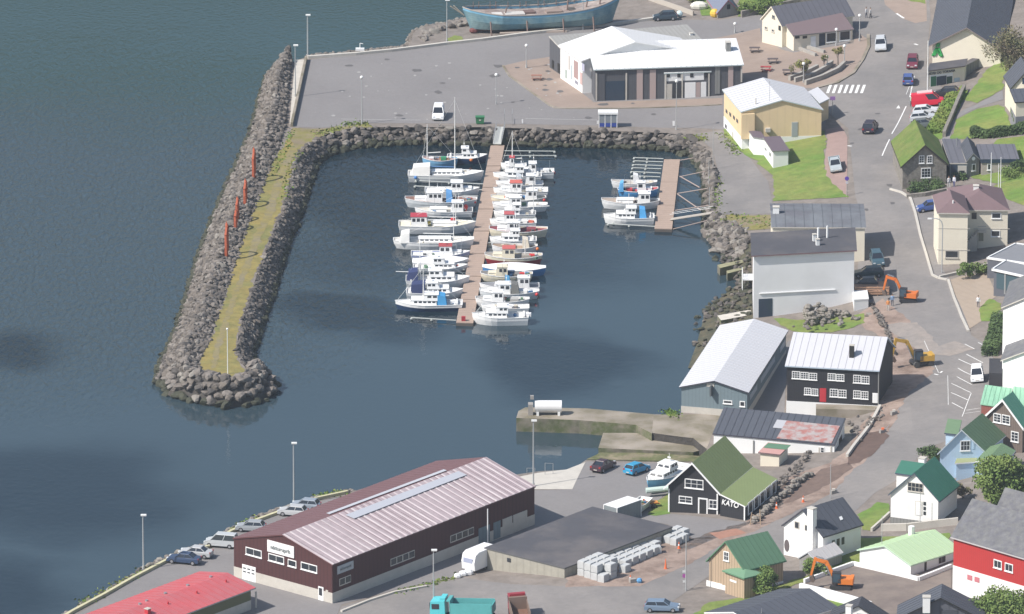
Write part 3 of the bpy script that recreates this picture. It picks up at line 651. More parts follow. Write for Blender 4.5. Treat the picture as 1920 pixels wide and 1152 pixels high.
mint=mat('mint_sheet_roof',(.26,.50,.34),.6,noise=.08,nscale=.6,stripes=((1,0,0),1.2,.12,0))
palegreen=mat('pale_green_roof',(.44,.58,.36),.6,noise=.03,nscale=.4)
timber=wallm('weathered_timber',(.43,.32,.22),.35,.35)
lightblue=wallm('light_blue_boards',(.46,.60,.74),.2,.12)
redboards=wallm('red_boards',(.42,.030,.028),.25,.10)
stonewall=mat('basalt_stone_wall',(.19,.17,.15),.95,noise=.35,nscale=2.2,col2=(.25,.23,.20),cscale=1.6,bump=.05,bscale=3)
greywood=wallm('silver_grey_boards',(.30,.29,.275),.25,.3)
sodm=mat('turf_roof',(.105,.165,.030),.95,noise=.28,nscale=.9,col2=(.145,.175,.045),cscale=.35,bump=.15,bscale=4)
redpaint=mat('red_paint',(.45,.03,.04),.6)
rust=mat('rusty_sheet',(.36,.32,.31),.8,noise=.15,nscale=2,col2=(.34,.14,.12),cscale=.9,cthr=.52,cw=.10)
bluedark=mat('dark_blue_glass',(.03,.05,.08),.2)  # one even dark blue for doors, entrances and panes
# --- maroon warehouse
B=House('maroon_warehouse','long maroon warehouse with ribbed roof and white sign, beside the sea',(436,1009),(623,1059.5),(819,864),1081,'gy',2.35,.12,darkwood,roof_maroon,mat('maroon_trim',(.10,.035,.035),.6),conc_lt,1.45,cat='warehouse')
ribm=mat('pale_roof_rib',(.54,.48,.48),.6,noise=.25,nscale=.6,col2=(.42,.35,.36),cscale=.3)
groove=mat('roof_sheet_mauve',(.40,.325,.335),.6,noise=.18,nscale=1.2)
m=M(); W,D=B.w,B.d
n=0; v=.15
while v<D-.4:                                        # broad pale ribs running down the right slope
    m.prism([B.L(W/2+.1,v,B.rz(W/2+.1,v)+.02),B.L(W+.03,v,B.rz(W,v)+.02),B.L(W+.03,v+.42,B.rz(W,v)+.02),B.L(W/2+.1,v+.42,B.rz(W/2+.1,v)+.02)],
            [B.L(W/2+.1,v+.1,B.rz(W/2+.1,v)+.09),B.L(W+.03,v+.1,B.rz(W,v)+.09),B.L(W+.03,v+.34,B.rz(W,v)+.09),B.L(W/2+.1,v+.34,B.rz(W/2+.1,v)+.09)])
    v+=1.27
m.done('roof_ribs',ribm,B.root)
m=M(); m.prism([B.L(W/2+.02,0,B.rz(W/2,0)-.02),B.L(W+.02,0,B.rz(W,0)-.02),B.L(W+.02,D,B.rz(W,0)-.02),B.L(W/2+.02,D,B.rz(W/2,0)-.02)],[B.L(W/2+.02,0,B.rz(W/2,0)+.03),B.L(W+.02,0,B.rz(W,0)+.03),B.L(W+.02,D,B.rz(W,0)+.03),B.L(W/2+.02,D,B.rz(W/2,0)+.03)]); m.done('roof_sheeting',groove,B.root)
skyl=mat('skylight_strip',(.47,.48,.52),.5)
B.roofrect([(648,968),(664,975),(875,893),(860,886)],skyl,'skylight',.19)
B.roofrect([(612,964),(618,966),(838,884),(832,882)],skyl,'skylight',.14)
B.win('F',461,1025,491,1047,2,1); B.win('F',503.5,1037,533,1058.5,2,1); B.win('F',540,1048,556,1065,1,1); B.win('F',564.5,1053,595,1075,2,1)
B.slab('F',502,1012,552,1047,white,'sign_board',.12); B.text('F',527,1030,'nátturuprís',.78,mat('sign_ink',(.25,.27,.27),.7),.16)
gd=B.slab('F',454.5,1057.5,480,1097,white,'garage_door',.06)
for k in range(3):
    for j in range(2): B.slab('F',456.5+k*8,1063.5+k*2.1+j*6.5,461.5+k*8,1067+k*2.1+j*6.5,glass,'door_pane',.09)
B.door('F',597,1099,607,1133,white,white,label='white entrance door with dark glass'); B.slab('F',599,1102,604.5,1117,glass,'door_glass',.12)
B.slab('F',611,1106,615.5,1113,conc_lt,'notice_board',.05)
for x0,y0,x1,y1,n in [(636,1090,657.5,1099,2),(732,1052,777,1054,4),(844,1008,888,1010,4)]:
    u0,z_=B.hit('R',x0,y0+3); u1,_=B.hit('R',x1,y1-6)
    fo=M(); B.rect(fo,'R',u0,2.0,u1,3.05,0,.06); f=fo.done('window',conc_lt,B.root); g=M(); k=(u1-u0)/n
    for i in range(n): B.rect(g,'R',u0+i*k+.1,2.15,u0+(i+1)*k-.08,2.95,.06,.012)
    g.done('pane',glass,f)
u0,_=B.hit('R',632,1080); u1,_=B.hit('R',662,1070); m=M(); B.rect(m,'R',u0,3.8,u1,4.9,0,.1); m.done('sign_board',mat('grey_sign',(.40,.42,.44),.7),B.root); B.text('R',647,1064,'nátturuprís',.5,mat('sign_ink',(.25,.27,.27),.7),.14)
for a,b in ((897,918),(925,938),(942,960),(962,988)):
    u0,_=B.hit('R',a,1000); u1,_=B.hit('R',b,990); m=M(); B.rect(m,'R',u0,.1,u1,2.5,0,.06); m.done('door',[conc_lt,bluegrey][a%2],B.root)
H=House
RF_=H('red_roof_building','long low building with bright red roof at the seafront corner',(120,1238),(480,1102),(14,1206),1282,'gx',.95,.5,mat('olive_panel',(.14,.14,.07),.8),redroof,mat('grey_fascia',(.35,.35,.35),.6),conc_lt,1.5)
for a,b in ((395,1083),(352,1099),(310,1114),(275,1128),(262,1134)): RF_.vent(a,b,.22,.22)
for a,b in ((424,1092),(369,1113),(315,1133)): RF_.vent(a,b,.12,.35,redpaint)
RF_.chimney(277,1150,.6,.6,redpaint); RF_.slab('F',478,1110,481,1146,conc_lt,'corner_pillar',.1)
# --- culture hall on the quay
pink=mat('pink_panel',(.42,.33,.31),.8); wroof=whiteroof
V=H('culture_hall','large hall with white sheet roofs and dark walls on the quay square',(1058,98),(1318,76),(1029,79),146,'my',1.0,.1,darkgrey,mat('light_grey_sheet',(.30,.295,.28),.7,noise=.08,nscale=.6),conc_lt)
hall=V.root
V2=H('','',(1090,114.5),(1320,100),(1046,85),176,'gy',2.6,.3,white,wroof,white,root=hall,rf=.44,ze=V.ze-.2 if False else None)
V1=H('','',(1113,131),(1395,121.5),(1100,101),190.5,'my',1.75,.3,darkgrey,wroof,mat('pale_gutter',(.45,.52,.52),.5),root=hall)
for x in (1117,1173): V1.slab('F',x,137,x+2.5,189,conc_lt,'downpipe',.1)
V1.slab('F',1122,138,1134,189,darkgrey,'wall_panel',.1); V1.slab('F',1135,153,1171,188.5,bluedark,'garage_door',.06)
for x in (1194,1218.5): 
    V1.slab('F',x,131,x+11,187,pink,'wall_panel',.08); V1.win('F',x+2.5,134,x+9,141,1,1,black,sill=False); V1.win('F',x+2.5,157,x+9,164,1,1,black,sill=False)
for x in (1341,1365.5): 
    V1.slab('F',x,125,x+9,176,midgrey if x<1350 else pink,'wall_panel',.08); V1.win('F',x+1.5,127,x+7.5,134,1,1,black,sill=False); V1.win('F',x+1.5,152,x+7.5,159,1,1,black,sill=False)
V1.slab('F',1389,124,1391.5,154,conc_lt,'downpipe',.1)
V3=H('','',(1245,137.5),(1334,134),(1243,129),186,'my',.45,.15,white,wroof,mat('pale_gutter',(.45,.52,.52),.5),root=hall)
V3.slab('F',1247,153,1328,186,darkgrey,'recessed_front',.03)
for x in (1250,1270,1294,1320): V3.win('F',x,138,x+6,145,1,1,black,sill=False)
V3.slab('F',1249,158,1260,186,conc_lt,'wall_panel',.08); V3.slab('F',1262,155,1278,186,glass,'shop_window',.08); V3.slab('F',1284,155,1304,184,white,'garage_door',.08); V3.slab('F',1305,155,1313,184,pink,'wall_panel',.08); V3.slab('F',1314,154,1324,183,white,'garage_door',.08)
for x in (1247,1278,1328): V3.slab('F',x,138,x+2.2,187,conc_lt,'downpipe',.12)
V1.chimney(1365,94,.75,1.3,midgrey,1.2)
# painted side wall: white with arches in faded colours (plain generic shapes)
for (x0,y0,x1,y1,c) in [(1066,104,1069,132,(.45,.42,.40)),(1071,122,1073,150,(.35,.42,.45)),(1076,112,1084,150,(.36,.25,.24)),(1078,150,1084,160,(.25,.25,.3)),(1088,135,1092,160,(.5,.35,.33)),(1091,118,1096,135,(.4,.4,.5)),(1060,130,1063,148,(.3,.36,.33))]:
    V2.slab('L',x0,y0,x1,y1,mat('mural_%d'%int(x0),c,.8),'mural_shape',.03)
V.slab('L',1035,112,1039,130,black,'door',.06); V.slab('L',1046,118,1050,138,black,'door',.06)
V.chimney(1296,66,.5,.3,white)
# --- grey roofed cream building on the square
C=H('cream_gabled_shop','cream building with grey roof and long windows by the square',(1466,52),(1600,35),(1425,39.6),92,'gy',0,.2,cream,slate,midgrey) if False else None
roofg=mat('blue_grey_roof',(.125,.125,.145),.7,noise=.08,nscale=.5)
C=H('cream_gabled_shop','cream gabled building with grey roof and big windows by the square',(1466,50),(1603,30),(1425,36),90,'gx',2.75,.25,cream,roofg,cream)
croot=C.root
C2=H('','',(1487,67),(1601.5,55),(1465,51),97,'my',1.35,.2,cream,mat('plum_roof_edge',(.17,.125,.13),.7),midgrey,root=croot)
C2.slab('F',1536,63,1547,86,bluedark,'door',.05)
C2.win('F',1549,62,1569,78,1,1,white); C2.win('F',1574,59,1594,75,1,1,white); C2.slab('F',1520,69,1529,90,white,'door',.1)
for x in (1491,1505): C2.win('F',x,68,x+8,72,1,1,black,sill=False)
C.win('L',1434,49,1439,56,1,1,conc_lt); C.win('L',1447,54,1452,61,1,1,conc_lt); C.win('L',1448,28,1453,35,1,1,midgrey); C.win('L',1460,48,1464,58,1,1,black,sill=False)
# --- supermarket
S=H('supermarket','big store with charcoal roof and green emblem on its cream gable',(1740,87),(1884,97.5),(1765,-40),128,'gy',3.55,.7,cream,slate,mat('plum_soffit',(.20,.16,.16),.7))
sroot=S.root
S2=H('','',(1739,133),(1810.5,123.5),(1743,124.5),164,'my',.45,.2,cream,felt,mat('plum_soffit',(.20,.16,.16),.7),root=sroot)
S2b=H('','',(1809,124),(1843,106.5),(1806,118),146,'flat',0,.1,midgrey,felt,midgrey,root=sroot)
green=mat('green_emblem',(.03,.30,.07),.5)
u,z=S.hit('F',1758,98)
A_,B_,t_=S.plane('F'); n_=Vector((t_.y,-t_.x,0)); m=M(); o0=A_-Vector(sroot.location)
def sp(du,dz,k): return o0+t_*(u+du)+Vector((0,0,z+dz))+n_*k
for pl in ([(-.35,.9),(.35,.9),(.45,1.5),(-.1,1.5)],[(-.9,-.5),(-.3,-.6),(.25,.75),(-.35,.75)],[(.9,-.5),(.3,-.6),(-.25,.75),(.35,.75)],[(-.45,-.15),(.45,-.15),(.3,.35),(-.3,.35)]):
    m.prism([sp(a,b,.05) for a,b in pl],[sp(a,b,.2) for a,b in pl])
m.blob(sp(-.7,-.5,.12),.26,0,8,5,(1,.4,1)); m.blob(sp(.7,-.5,.12),.26,0,8,5,(1,.4,1)); m.done('emblem',green,sroot)
S2.text('F',1764,136,'BREYÐ OG TOKANA',.55,mat('dark_lettering',(.05,.05,.07),.6),.05)
S2.slab('F',1744,142,1786,165,white,'shop_surround',.04); S2.slab('F',1756,144,1774,163,bluedark,'entrance',.06); S2.slab('F',1745,144,1755,163,mat('green_display',(.03,.16,.08),.5),'shop_window',.06); S2.slab('F',1775,144,1785,160,mat('dark_green_display',(.02,.07,.05),.5),'shop_window',.06)
S2.slab('F',1789,147,1799,153,mat('pale_blue_panel',(.4,.5,.55),.6),'wall_panel',.05)
# --- yellow building
Y_=H('yellow_building','ochre yellow building with pale hipped roof beside the crossing road',(1389,210),(1544,205.5),(1354,168),281,'gy',1.75,.25,yellow,greyroof,mat('pale_gutter',(.45,.52,.52),.5),white,1.9)
Y_.slab('F',1389.5,213,1414,259,yellow,'wall_pier',.55); Y_.door('F',1484,229,1496,256,mat('grey_door',(.32,.35,.36),.6),conc_lt); Y_.slab('F',1435,240,1444,247,conc_lt,'air_vent',.45)
for i,x in enumerate((1361,1368,1375,1381)): Y_.slab('L',x,204+i*6,x+3,214+i*6,glass,'window',.05)
Y_.slab('L',1360,232,1363,243,glass,'window',.05); Y_.slab('L',1373,246,1375.5,266,conc_lt,'door',.05)
Y_.vent(1417,196,.09,1.0,conc_lt); Y_.vent(1443,190,.03,3.2)
Y2=H('','',(1537,194),(1555.5,185),(1515,172),232,'flat',0,.2,yellow,greyroof,mat('pale_gutter',(.45,.52,.52),.5),root=Y_.root)
# --- white hut below it
q=H('white_hut','small white hut with dark flat roof on the grass bank',(1448,283.5),(1481,282),(1430,258.5),317,'my',.15,.2,white,mat('mauve_felt',(.13,.10,.12),.8),midgrey)
H('','',(1412,257),(1437,261),(1402,243),291,'flat',0,.15,white,mat('mauve_felt',(.13,.10,.12),.8),midgrey,root=q.root)
q.slab('L',1434,276,1437,284,glass,'window',.05); q.slab('L',1443,285,1445,294,glass,'window',.05)
# --- grey roofed shed and white shed
q=H('long_grey_roofed_house','low grey-roofed house between the grass bank and the white warehouse',(1446,426),(1624,427),(1443,381.5),505,'gx',.55,.2,cream,mat('grey_sheet_roof',(.155,.165,.18),.7,noise=.15,nscale=.5,col2=(.12,.12,.135),cscale=.2),conc_lt)
q.chimney(1455,399,.9,.9,white)
q=H('white_harbour_warehouse','tall blank white warehouse with dark roof at the water edge',(1408.5,480),(1607,469.5),(1407,440),598,'my',.25,.4,mat('white_warehouse_wall',(.80,.80,.80),.8,noise=.03,nscale=.3,col2=(.76,.76,.755),cscale=.2),felt,mat('maroon_edge',(.20,.12,.13),.7))
wroot=q.root
q.slab('F',1422.5,561,1448,597,bluedark,'garage_door',.04); u0,z_=q.hit('F',1424,550); u1,_=q.hit('F',1566,556); m=M(); q.rect(m,'F',u0,z_-.12,u1,z_,0,.15); m.done('wall_ledge',white,q.root)
q.chimney(1527,452,.5,1.0,white,name='vent_pipe'); q.chimney(1533,460,.5,.9,white,name='vent_pipe'); q.vent(1534,446,.16,1.5,white); q.vent(1551,446,.14,1.8,white)
H('','',(1601,562),(1629,560),(1598,545),584,'flat',0,.05,white,white,white,root=wroot)
# --- blue grey boathouse
q=H('boat_hall','long blue-grey boat hall with pale grey roof at the water edge',(1273,726),(1404,736.5),(1350,609.5),774,'gy',1.35,.3,bluegrey,greyroof,mat('dark_trim',(.05,.05,.07),.6),conc_lt,.95)
q.win('F',1356,750,1373,758,1,1,white); q.win('F',1387,752,1397,763,1,1,white)
q.slab('F',1325,718,1339,726,conc_lt,'vent_hatch',.05); q.slab('F',1333,722,1336,741,mat('hoist_beam_paint',(.08,.09,.10),.7),'hoist_beam',.8)
for a,b,c_,d_ in ((1406,1419,758,740),(1426,1452,728,694),(1462,1472,678,655)):
    u0,z0_=q.hit('R',a,c_); u1,_=q.hit('R',b,d_); m=M(); q.rect(m,'R',u0,1.9,u1,2.7,0,.05); m.done('window',mat('pale_blue_glazing',(.35,.40,.46),.4),q.root)
# --- black house with red door
q=H('black_timber_house','black tarred house with white windows, red door and pale grey roof',(1471.5,686),(1649,695.5),(1503,640.5),780,'gx',3.2,.3,tar,mat('light_grey_roof',(.50,.50,.53),.6,noise=.03,nscale=.4),mat('pale_blue_edge',(.42,.50,.58),.5),None,0,z0=None)
bt=q
m=M(); a=.22
m.prism([q.L(a,a,-1.5),q.L(q.w-a,a,-1.5),q.L(q.w-a,q.d-a,-1.5),q.L(a,q.d-a,-1.5)],[q.L(a,a,2.2),q.L(q.w-a,a,2.2),q.L(q.w-a,q.d-a,2.2),q.L(a,q.d-a,2.2)]); m.done('plinth',white,q.root)
for x0,y0,x1,y1,n in [(1485,696,1533,712,9),(1552,700,1584,715,6),(1600,703,1631,720,6),(1508,727,1535,742,6),(1556,729,1588,746,6),(1600,732,1629,749,6)]:
    k=n//3
    for i in range(k):
        wd=(x1-x0)/k; q.win('F',x0+i*wd,y0+(1.6*i if k>1 else 0),x0+(i+1)*wd-1,y1-1.5+1.2*i,3,3,white,fw=.1,bar=.08)
q.door('F',1537,728,1549,754,redpaint,redpaint,label='bright red door'); q.door('F',1636,737,1646,756,white,white)
q.chimney(1597,668,.65,1.6,black)
q.corner('F',q.w-.55,-.2,q.he-.3,.15,midgrey)
# --- white shed with rusty roof
q=H('white_harbour_shed','long low white shed with dark roof and a rusty red patch',(1336,813),(1566,834),(1357,779),849,'my',1.2,.15,white,slate,mat('dark_trim',(.05,.05,.07),.6))
sh=q
q.roofrect([(1456,823),(1559,832.5),(1575,800),(1475,790)],rust,'rusty_roof_sheets',.10); q.roofrect([(1449,803),(1470,805),(1475,790),(1457,788)],mat('grey_roof_sheet',(.42,.42,.44),.6),'roof_sheet',.09)
q.win('F',1538,838,1546,850,1,2,white); q.slab('F',1535,839,1537,871,conc_lt,'downpipe',.1); q.slab('F',1412,826,1414,858,midgrey,'downpipe',.1); q.slab('F',1557,836,1559,872,conc_lt,'downpipe',.1)
q.slab('R',1573,824,1578,842,black,'window',.05)
# --- house with lettering
q=H('black_house_with_lettering','black gabled house with olive green roof, white window frames and white KATO lettering',(1244,915),(1350.6,926.5),(1306,864),962,'gy',4.05,.5,tar,olive,white)
q.bargeboards(); q.boards()
q2=H('','',(1350.6,926.7),(1397.6,938),(1412,876),974.5,'mx',-.9,.0,tar,olive,white,root=q.root,ze=q.ze) 
q2.corner('F',q2.w-.22,-.1,q2.he-.95,.2); q.win('F',1284,897,1319,918,3,2); q.win('F',1273,929.5,1298,945,2,2); q.win('F',1329,936.5,1345,955,2,2)
q.door('F',1309,933,1327,970,black,white,fw=.2)
q2.text('F',1369.5,945,'KATO',1.05,white,.08,shear=.2,ex=.05)
for i in range(5):
    a=1402+i*11.0; u0,_=q2.hit('R',a,960-i*9); u1,_=q2.hit('R',a+9,952-i*9); m=M(); q2.rect(m,'R',u0,.5,u1,2.3,0,.05); f=m.done('window',white,q.root); g=M(); q2.rect(g,'R',u0+.35,.7,u1-.3,2.1,.05,.012); g.done('pane',glass,f)
# --- small shed
q=H('small_cream_shed','small cream shed with pink and green flat roof beside the olive-roofed black house',(1421.5,848),(1463,852.5),(1440,831),875,'my',.1,.25,cream,mat('faded_pink_roof',(.50,.28,.25),.7),brownroof)
q.roofrect([(1431,840),(1474,844),(1483,835.5),(1440.5,831.5)],greenroof,'green_roof_half',.06)
# --- timber house
q=H('weathered_timber_house','weathered timber house with green roof and white chimney by the road',(1323,1052),(1395,1070.6),(1403,1033),1099,'gy',3.45,.3,timber,greenroof,mat('green_edge',(.10,.22,.13),.7),whitewall,.7)
q.win('F',1357,1033,1367,1053,2,2); q.chimney(1395,1012,.95,1.15,white,.8); q.slab('F',1325,1088,1354,1107,whitewall,'stone_base',.06)
q2=H('','',(1353.8,1069.7),(1395,1084.7),(1392,1060.5),1112,'hip',.5,.3,timber,mat('green_porch_roof',(.14,.26,.16),.7),mat('green_edge',(.10,.22,.13),.7),root=q.root)
q3=H('','',(1395,1084.7),(1437,1070),(1375,1077),1119,'flat',.1,.3,timber,mat('green_porch_roof',(.14,.26,.16),.7),mat('green_edge',(.10,.22,.13),.7),root=q.root)
q2.slab('F',1369,1086,1381,1094,white,'window',.05); u0,_=q.hit('R',1443,1085); u1,_=q.hit('R',1449,1082); m=M(); q.rect(m,'R',u0,1.6,u1,2.6,0,.05); m.done('window',white,q.root)
# --- white house with charcoal roof
q=H('white_house_charcoal_roof','white house with charcoal roof, tall round-topped outer chimney and dark oval',(1465,985),(1543.5,1007.5),(1541,961.5),1040,'gy',3.05,.25,whitewall,slate,mat('dark_trim',(.05,.05,.07),.6))
q.win('F',1490,976.5,1499,993,1,1,conc_lt,sill=False); q.win('F',1509,983,1519,998,1,1,conc_lt,sill=False)
u,z=q.hit('F',1475.5,1023); A_,B_,t_=q.plane('F'); m=M(); c_=A_-Vector(q.root.location)+t_*u+Vector((0,0,z)); nn=Vector((t_.y,-t_.x,0))
m.prism([c_+t_*.42*math.cos(k*.524)+Vector((0,0,.85*math.sin(k*.524))) for k in range(12)],[c_+nn*.08+t_*.42*math.cos(k*.524)+Vector((0,0,.85*math.sin(k*.524))) for k in range(12)]); m.done('oval_ornament',mat('bronze_dark',(.12,.10,.10),.6),q.root)
u,_=q.hit('F',1526,1000); a=q.L(u+q.ov,q.ov-.4,0); z1=q.rz(u,0)+1.9; m=M(); m.box((a.x,a.y,z1/2-.7),(1.0,.8,z1+1.4),0,math.atan2(q.ex.y,q.ex.x)); m.box((a.x,a.y,z1+.05),(1.1,.9,.14),1,math.atan2(q.ex.y,q.ex.x)); m.done('chimney',[whitewall,conc_lt],q.root)
q.roofrect([(1573,971),(1576,977),(1581,975),(1578,969)],white,'roof_window',.1)
for i in range(3):
    u0,z_=q.hit('R',1560+i*9,1010-i*3); u1,_=q.hit('R',1565+i*9,1008-i*3); m=M(); q.rect(m,'R',u0,2.2,u1,3.2,0,.05); m.done('window',glass,q.root)
q=H('grey_board_garage','small garage of silver grey boards with pale roof in front of the white house',(1496,1046),(1531.7,1055),(1546,1027.6),1069,'gy',1.15,.15,greywood,mat('pale_flat_roof',(.52,.50,.49),.7),mat('pale_edge',(.5,.52,.55),.6))
# --- white bungalow with pale green roof
q=H('white_bungalow','white bungalow with pale green roof and round white chimney',(1606,1031),(1708,1060.5),(1702,1001),1059,'gy',1.7,.3,whitewall,palegreen,mat('pale_green_edge',(.50,.65,.50),.6))
q.vent(1709,1003,.42,1.2,white,name='chimney')
for a,b in ((1733,1737),(1760,1765),(1766,1772)):
    u0,_=q.hit('R',a,1070); u1,_=q.hit('R',b,1068); m=M(); q.rect(m,'R',u0,.4 if a<1740 else 1.0,u1,1.95,0,.05); m.done('window',mat('dark_brown_frame',(.05,.035,.03),.6),q.root)
# --- red house
q=H('red_and_white_house','big red boarded house with white ground floor and grey slate roof',(1782,1007),(2012,1074.5),(1862,962),1111,'gx',3.7,.35,redboards,slate2,mat('grey_fascia2',(.45,.43,.43),.6))
m=M(); q.rect(m,'F',-.02,-1,q.w,q.he-3.95,0,.05); m.done('white_ground_floor',white,q.root); m=M(); q.rect(m,'L',0,-1,q.d-.7,q.he-3.95,0,.05); m.done('white_side_base',white,q.root)
for x in (1863.5,1884.5): q.win('F',x,1048+(x-1863)*.3,x+15,1068+(x-1863)*.3,2,1,white,fw=.13)
for x in (1814.5,1828): q.slab('F',x,1077+(x-1814)*.28,x+9,1089+(x-1814)*.28,mat('pink_shutter',(.52,.17,.19),.7),'shutter',.1)
q=H('dark_roofed_outbuilding','dark slate roofed house showing behind the red house',(1868,952),(2000,988),(1900,934),1000,'gx',2.2,.3,whitewall,slate2,conc_lt)
# --- white house, dark green roof
q=H('white_house_green_roof','white house with deep green roof and white window grids by the side road',(1665,928),(1761.6,941),(1704,897),985,'gy',3.6,.3,whitewall,darkgreen,mat('navy_edge',(.06,.08,.12),.6),midgrey,1.2)
q.win('F',1702,903.5,1731,924,4,2,conc_lt,fw=.08); q.door('F',1716,939,1729,967,white,conc_lt); 
for k in range(3): q.slab('F',1731.5,941+k*9,1736,948+k*9,glass,'window',.05)
q.chimney(1729.5,874,.9,1.25,white)
u0,_=q.hit('R',1776,937); u1,_=q.hit('R',1782,932); m=M(); q.rect(m,'R',u0,2.9,u1,3.7,0,.05); m.done('window',white,q.root)
H('','',(1678,887),(1722,893),(1690,863),915,'flat',0,.2,whitewall,darkgreen,mat('navy_edge',(.06,.08,.12),.6),root=q.root)
# --- light blue house
q=H('light_blue_house','light blue boarded house with moss green roofs beside the leafy tree',(1757,851.5),(1848,848),(1796,820),903,'gy',3.35,.3,lightblue,sagegreen,mat('white_edge',(.7,.75,.8),.6))
q.win('F',1800.5,826.5,1819,845,3,2,white); q.slab('F',1823,828,1827,842,lightblue,'shutter',.05)
H('','',(1770.5,812),(1797,815),(1777,785),850,'flat',0,.2,lightblue,sagegreen,mat('navy_edge',(.06,.08,.12),.6),root=q.root)
H('','',(1790,869),(1830,866),(1800,849),903,'my',.4,.2,lightblue,mat('khaki_roof',(.30,.33,.17),.7),white,root=q.root)
H('','',(1828,866),(1880,873),(1853,838),906,'gy',.8,.2,lightblue,sagegreen,white,root=q.root)
m=q.chimney(1815,794,.9,.5,white)
# --- brown house with teal roof
q=H('brown_house_teal_roof','brown boarded gable house with teal green roof at the right edge',(1838,787),(1919.5,804),(1858,772.5),848,'gy',3.6,.3,wallm('brown_boards',(.16,.125,.105),.3,.2),mat('teal_roof',(.09,.26,.18),.7,noise=.08),white)
q.bargeboards(wd=.35)
for x,y,w_,h_ in ((1863,774,14,20),(1879,777,15,20),(1896,808,14,22)): q.win('F',x,y,x+w_,y+h_,2,3,white,fw=.12)
q.chimney(1899,741,.6,1.5,mat('brick_dark',(.2,.14,.13),.9))
q=H('mint_roofed_outbuilding','low brick outbuilding with mint green sheet roof by the parking bays',(1838,757),(1890,764),(1847,728),783,'my',.5,.15,wallm('brick_red',(.24,.08,.06),.3,.2),mint,mint)
H('mint_roofed_shed','mint green roofed shed at the right edge behind the teal-roofed house',(1897,764),(1960,772),(1900,731),790,'my',.5,.15,black,mint,mint)
# --- big white house at the right edge
q=H('tall_white_house','tall white house with steep grey slate roof at the right edge',(1876,676),(1976,703),(1914,564),746,'gy',2.5,.4,whitewall,slate2,conc_lt)
q=H('white_house_behind','white walled house with slate roof and stepped back gable',(1877,577),(1977,604),(1893,528),716,'gy',2.7,.35,whitewall,slate2,conc_lt)
# --- modern flat roofed house
q=H('flat_roofed_house','modern dark house with flat grey roof, white rim and tall glass front',(1859,505.5),(1975,531),(1886,488),556,'flat',-.12,.3,mat('dark_slate_cladding',(.10,.105,.125),.7),mat('grey_flat_roof',(.20,.205,.22),.8,noise=.08),white)
H('','',(1849.7,484),(1960,500),(1904,456.5),522,'flat',-.12,.1,mat('dark_slate_cladding',(.10,.105,.125),.7),mat('grey_flat_roof',(.20,.205,.22),.8,noise=.08),white,root=q.root)
q.slab('F',1869,512,1920,552,mat('blue_glass',(.06,.10,.12),.15),'glass_front',.05); q.slab('F',1884,512,1886,552,metal,'mullion',.12)
# --- cream two storey house
q=H('cream_two_storey_house','cream three-level house with plum brown hipped roof beside the road',(1757,399.5),(1818.8,400.5),(1747.5,366),496,'hip',1.6,.3,cream,brownroof,conc_lt)
q.slab('F',1757,428,1819,429.5,conc_lt,'band',.05); q.slab('F',1757,468,1819,470,conc_lt,'band',.05); q.win('F',1772,469.5,1797,484,1,1,conc_lt); 
q2=H('','',(1790,394),(1894,394.5),(1775,352.5),470,'hip',1.9,.3,cream,brownroof,conc_lt,root=q.root)
q2.win('F',1859,399,1877,410,1,1,white); q2.win('F',1858,432,1875,444,1,1,white); q2.slab('F',1822,399,1831,411,glass,'window',.05); q2.door('F',1834,433,1845,452,mat('khaki_door',(.28,.27,.20),.7),cream)
q2.slab('F',1825,428.5,1893,430,conc_lt,'band',.05)
q.chimney(1830,358,.8,.8,white); q.vent(1787,381,.1,.4,white)
m=M(); a=q2.L(0,0,0); b_,_z=q2.hit('F',1832,460); c_,_=q2.hit('F',1848,460)
q2.rect(m,'F',b_,3.1,c_,3.3,0,1.2); q2.rect(m,'F',b_,4.0,c_,4.15,1.1,.08); q2.rect(m,'F',b_,3.6,c_,3.7,1.1,.08)
for k in range(10): q2.rect(m,'F',b_-.3-.28*k,-.3,b_-.02-.28*k,3.1-.31*k,.2,.9)
m.done('outside_stair',conc_lt,q.root)
# --- turf roofed stone house and annexes
q=H('turf_roofed_stone_house','old stone house with grass turf roof and white window grids',(1688.8,313.5),(1779.5,309),(1670,265),356,'gy',3.3,.35,stonewall,sodm,mat('tarred_verge',(.04,.035,.03),.8),t=.3)
q.win('F',1723,292,1733,306,2,3,white); q.win('F',1738,292,1748,306,2,3,white); q.win('F',1727,315.5,1745,333,3,3,white)
q=H('grey_roofed_annex','grey-roofed annexes with glass entrance joined to the turf-roofed house',(1780,306),(1815,306),(1765,264),338,'my',.3,.1,bluegrey,roofg,conc_lt)
an=q
q.slab('F',1783,309,1794,336,bluedark,'entrance',.05); q.slab('F',1796,311,1812,337,conc_lt,'glass_entrance_frame',.05); q.slab('F',1798,320,1808,326,glass,'entrance_glass',.1); q.slab('F',1798,329,1808,334,glass,'entrance_glass',.1)
g1=H('','',(1811.7,303.5),(1838.7,299.5),(1800,272),335,'gy',1.2,.2,midgrey,slate,conc_lt,root=an.root); g1.win('F',1822,308,1829,320,1,1,white); g1.slab('F',1829,289.5,1837,298,white,'gable_panel',.04) if False else None
u,z=g1.hit('F',1825,297.5); A_,B_,t_=g1.plane('F'); c_=A_-Vector(an.root.location)+t_*u+Vector((0,0,z)); nn=Vector((t_.y,-t_.x,0)); M().tube(c_,c_+nn*.1,.3,14).done('clock',white,an.root)
g2=H('','',(1838.7,299),(1911.5,298.5),(1830,273),330,'my',.2,.15,mat('beige_boards',(.36,.32,.29),.8),roofg,bluedark,root=an.root,t=.6); g2.win('F',1851,307,1858,319,1,1,white); g2.vent(1794,272,.1,1.1)
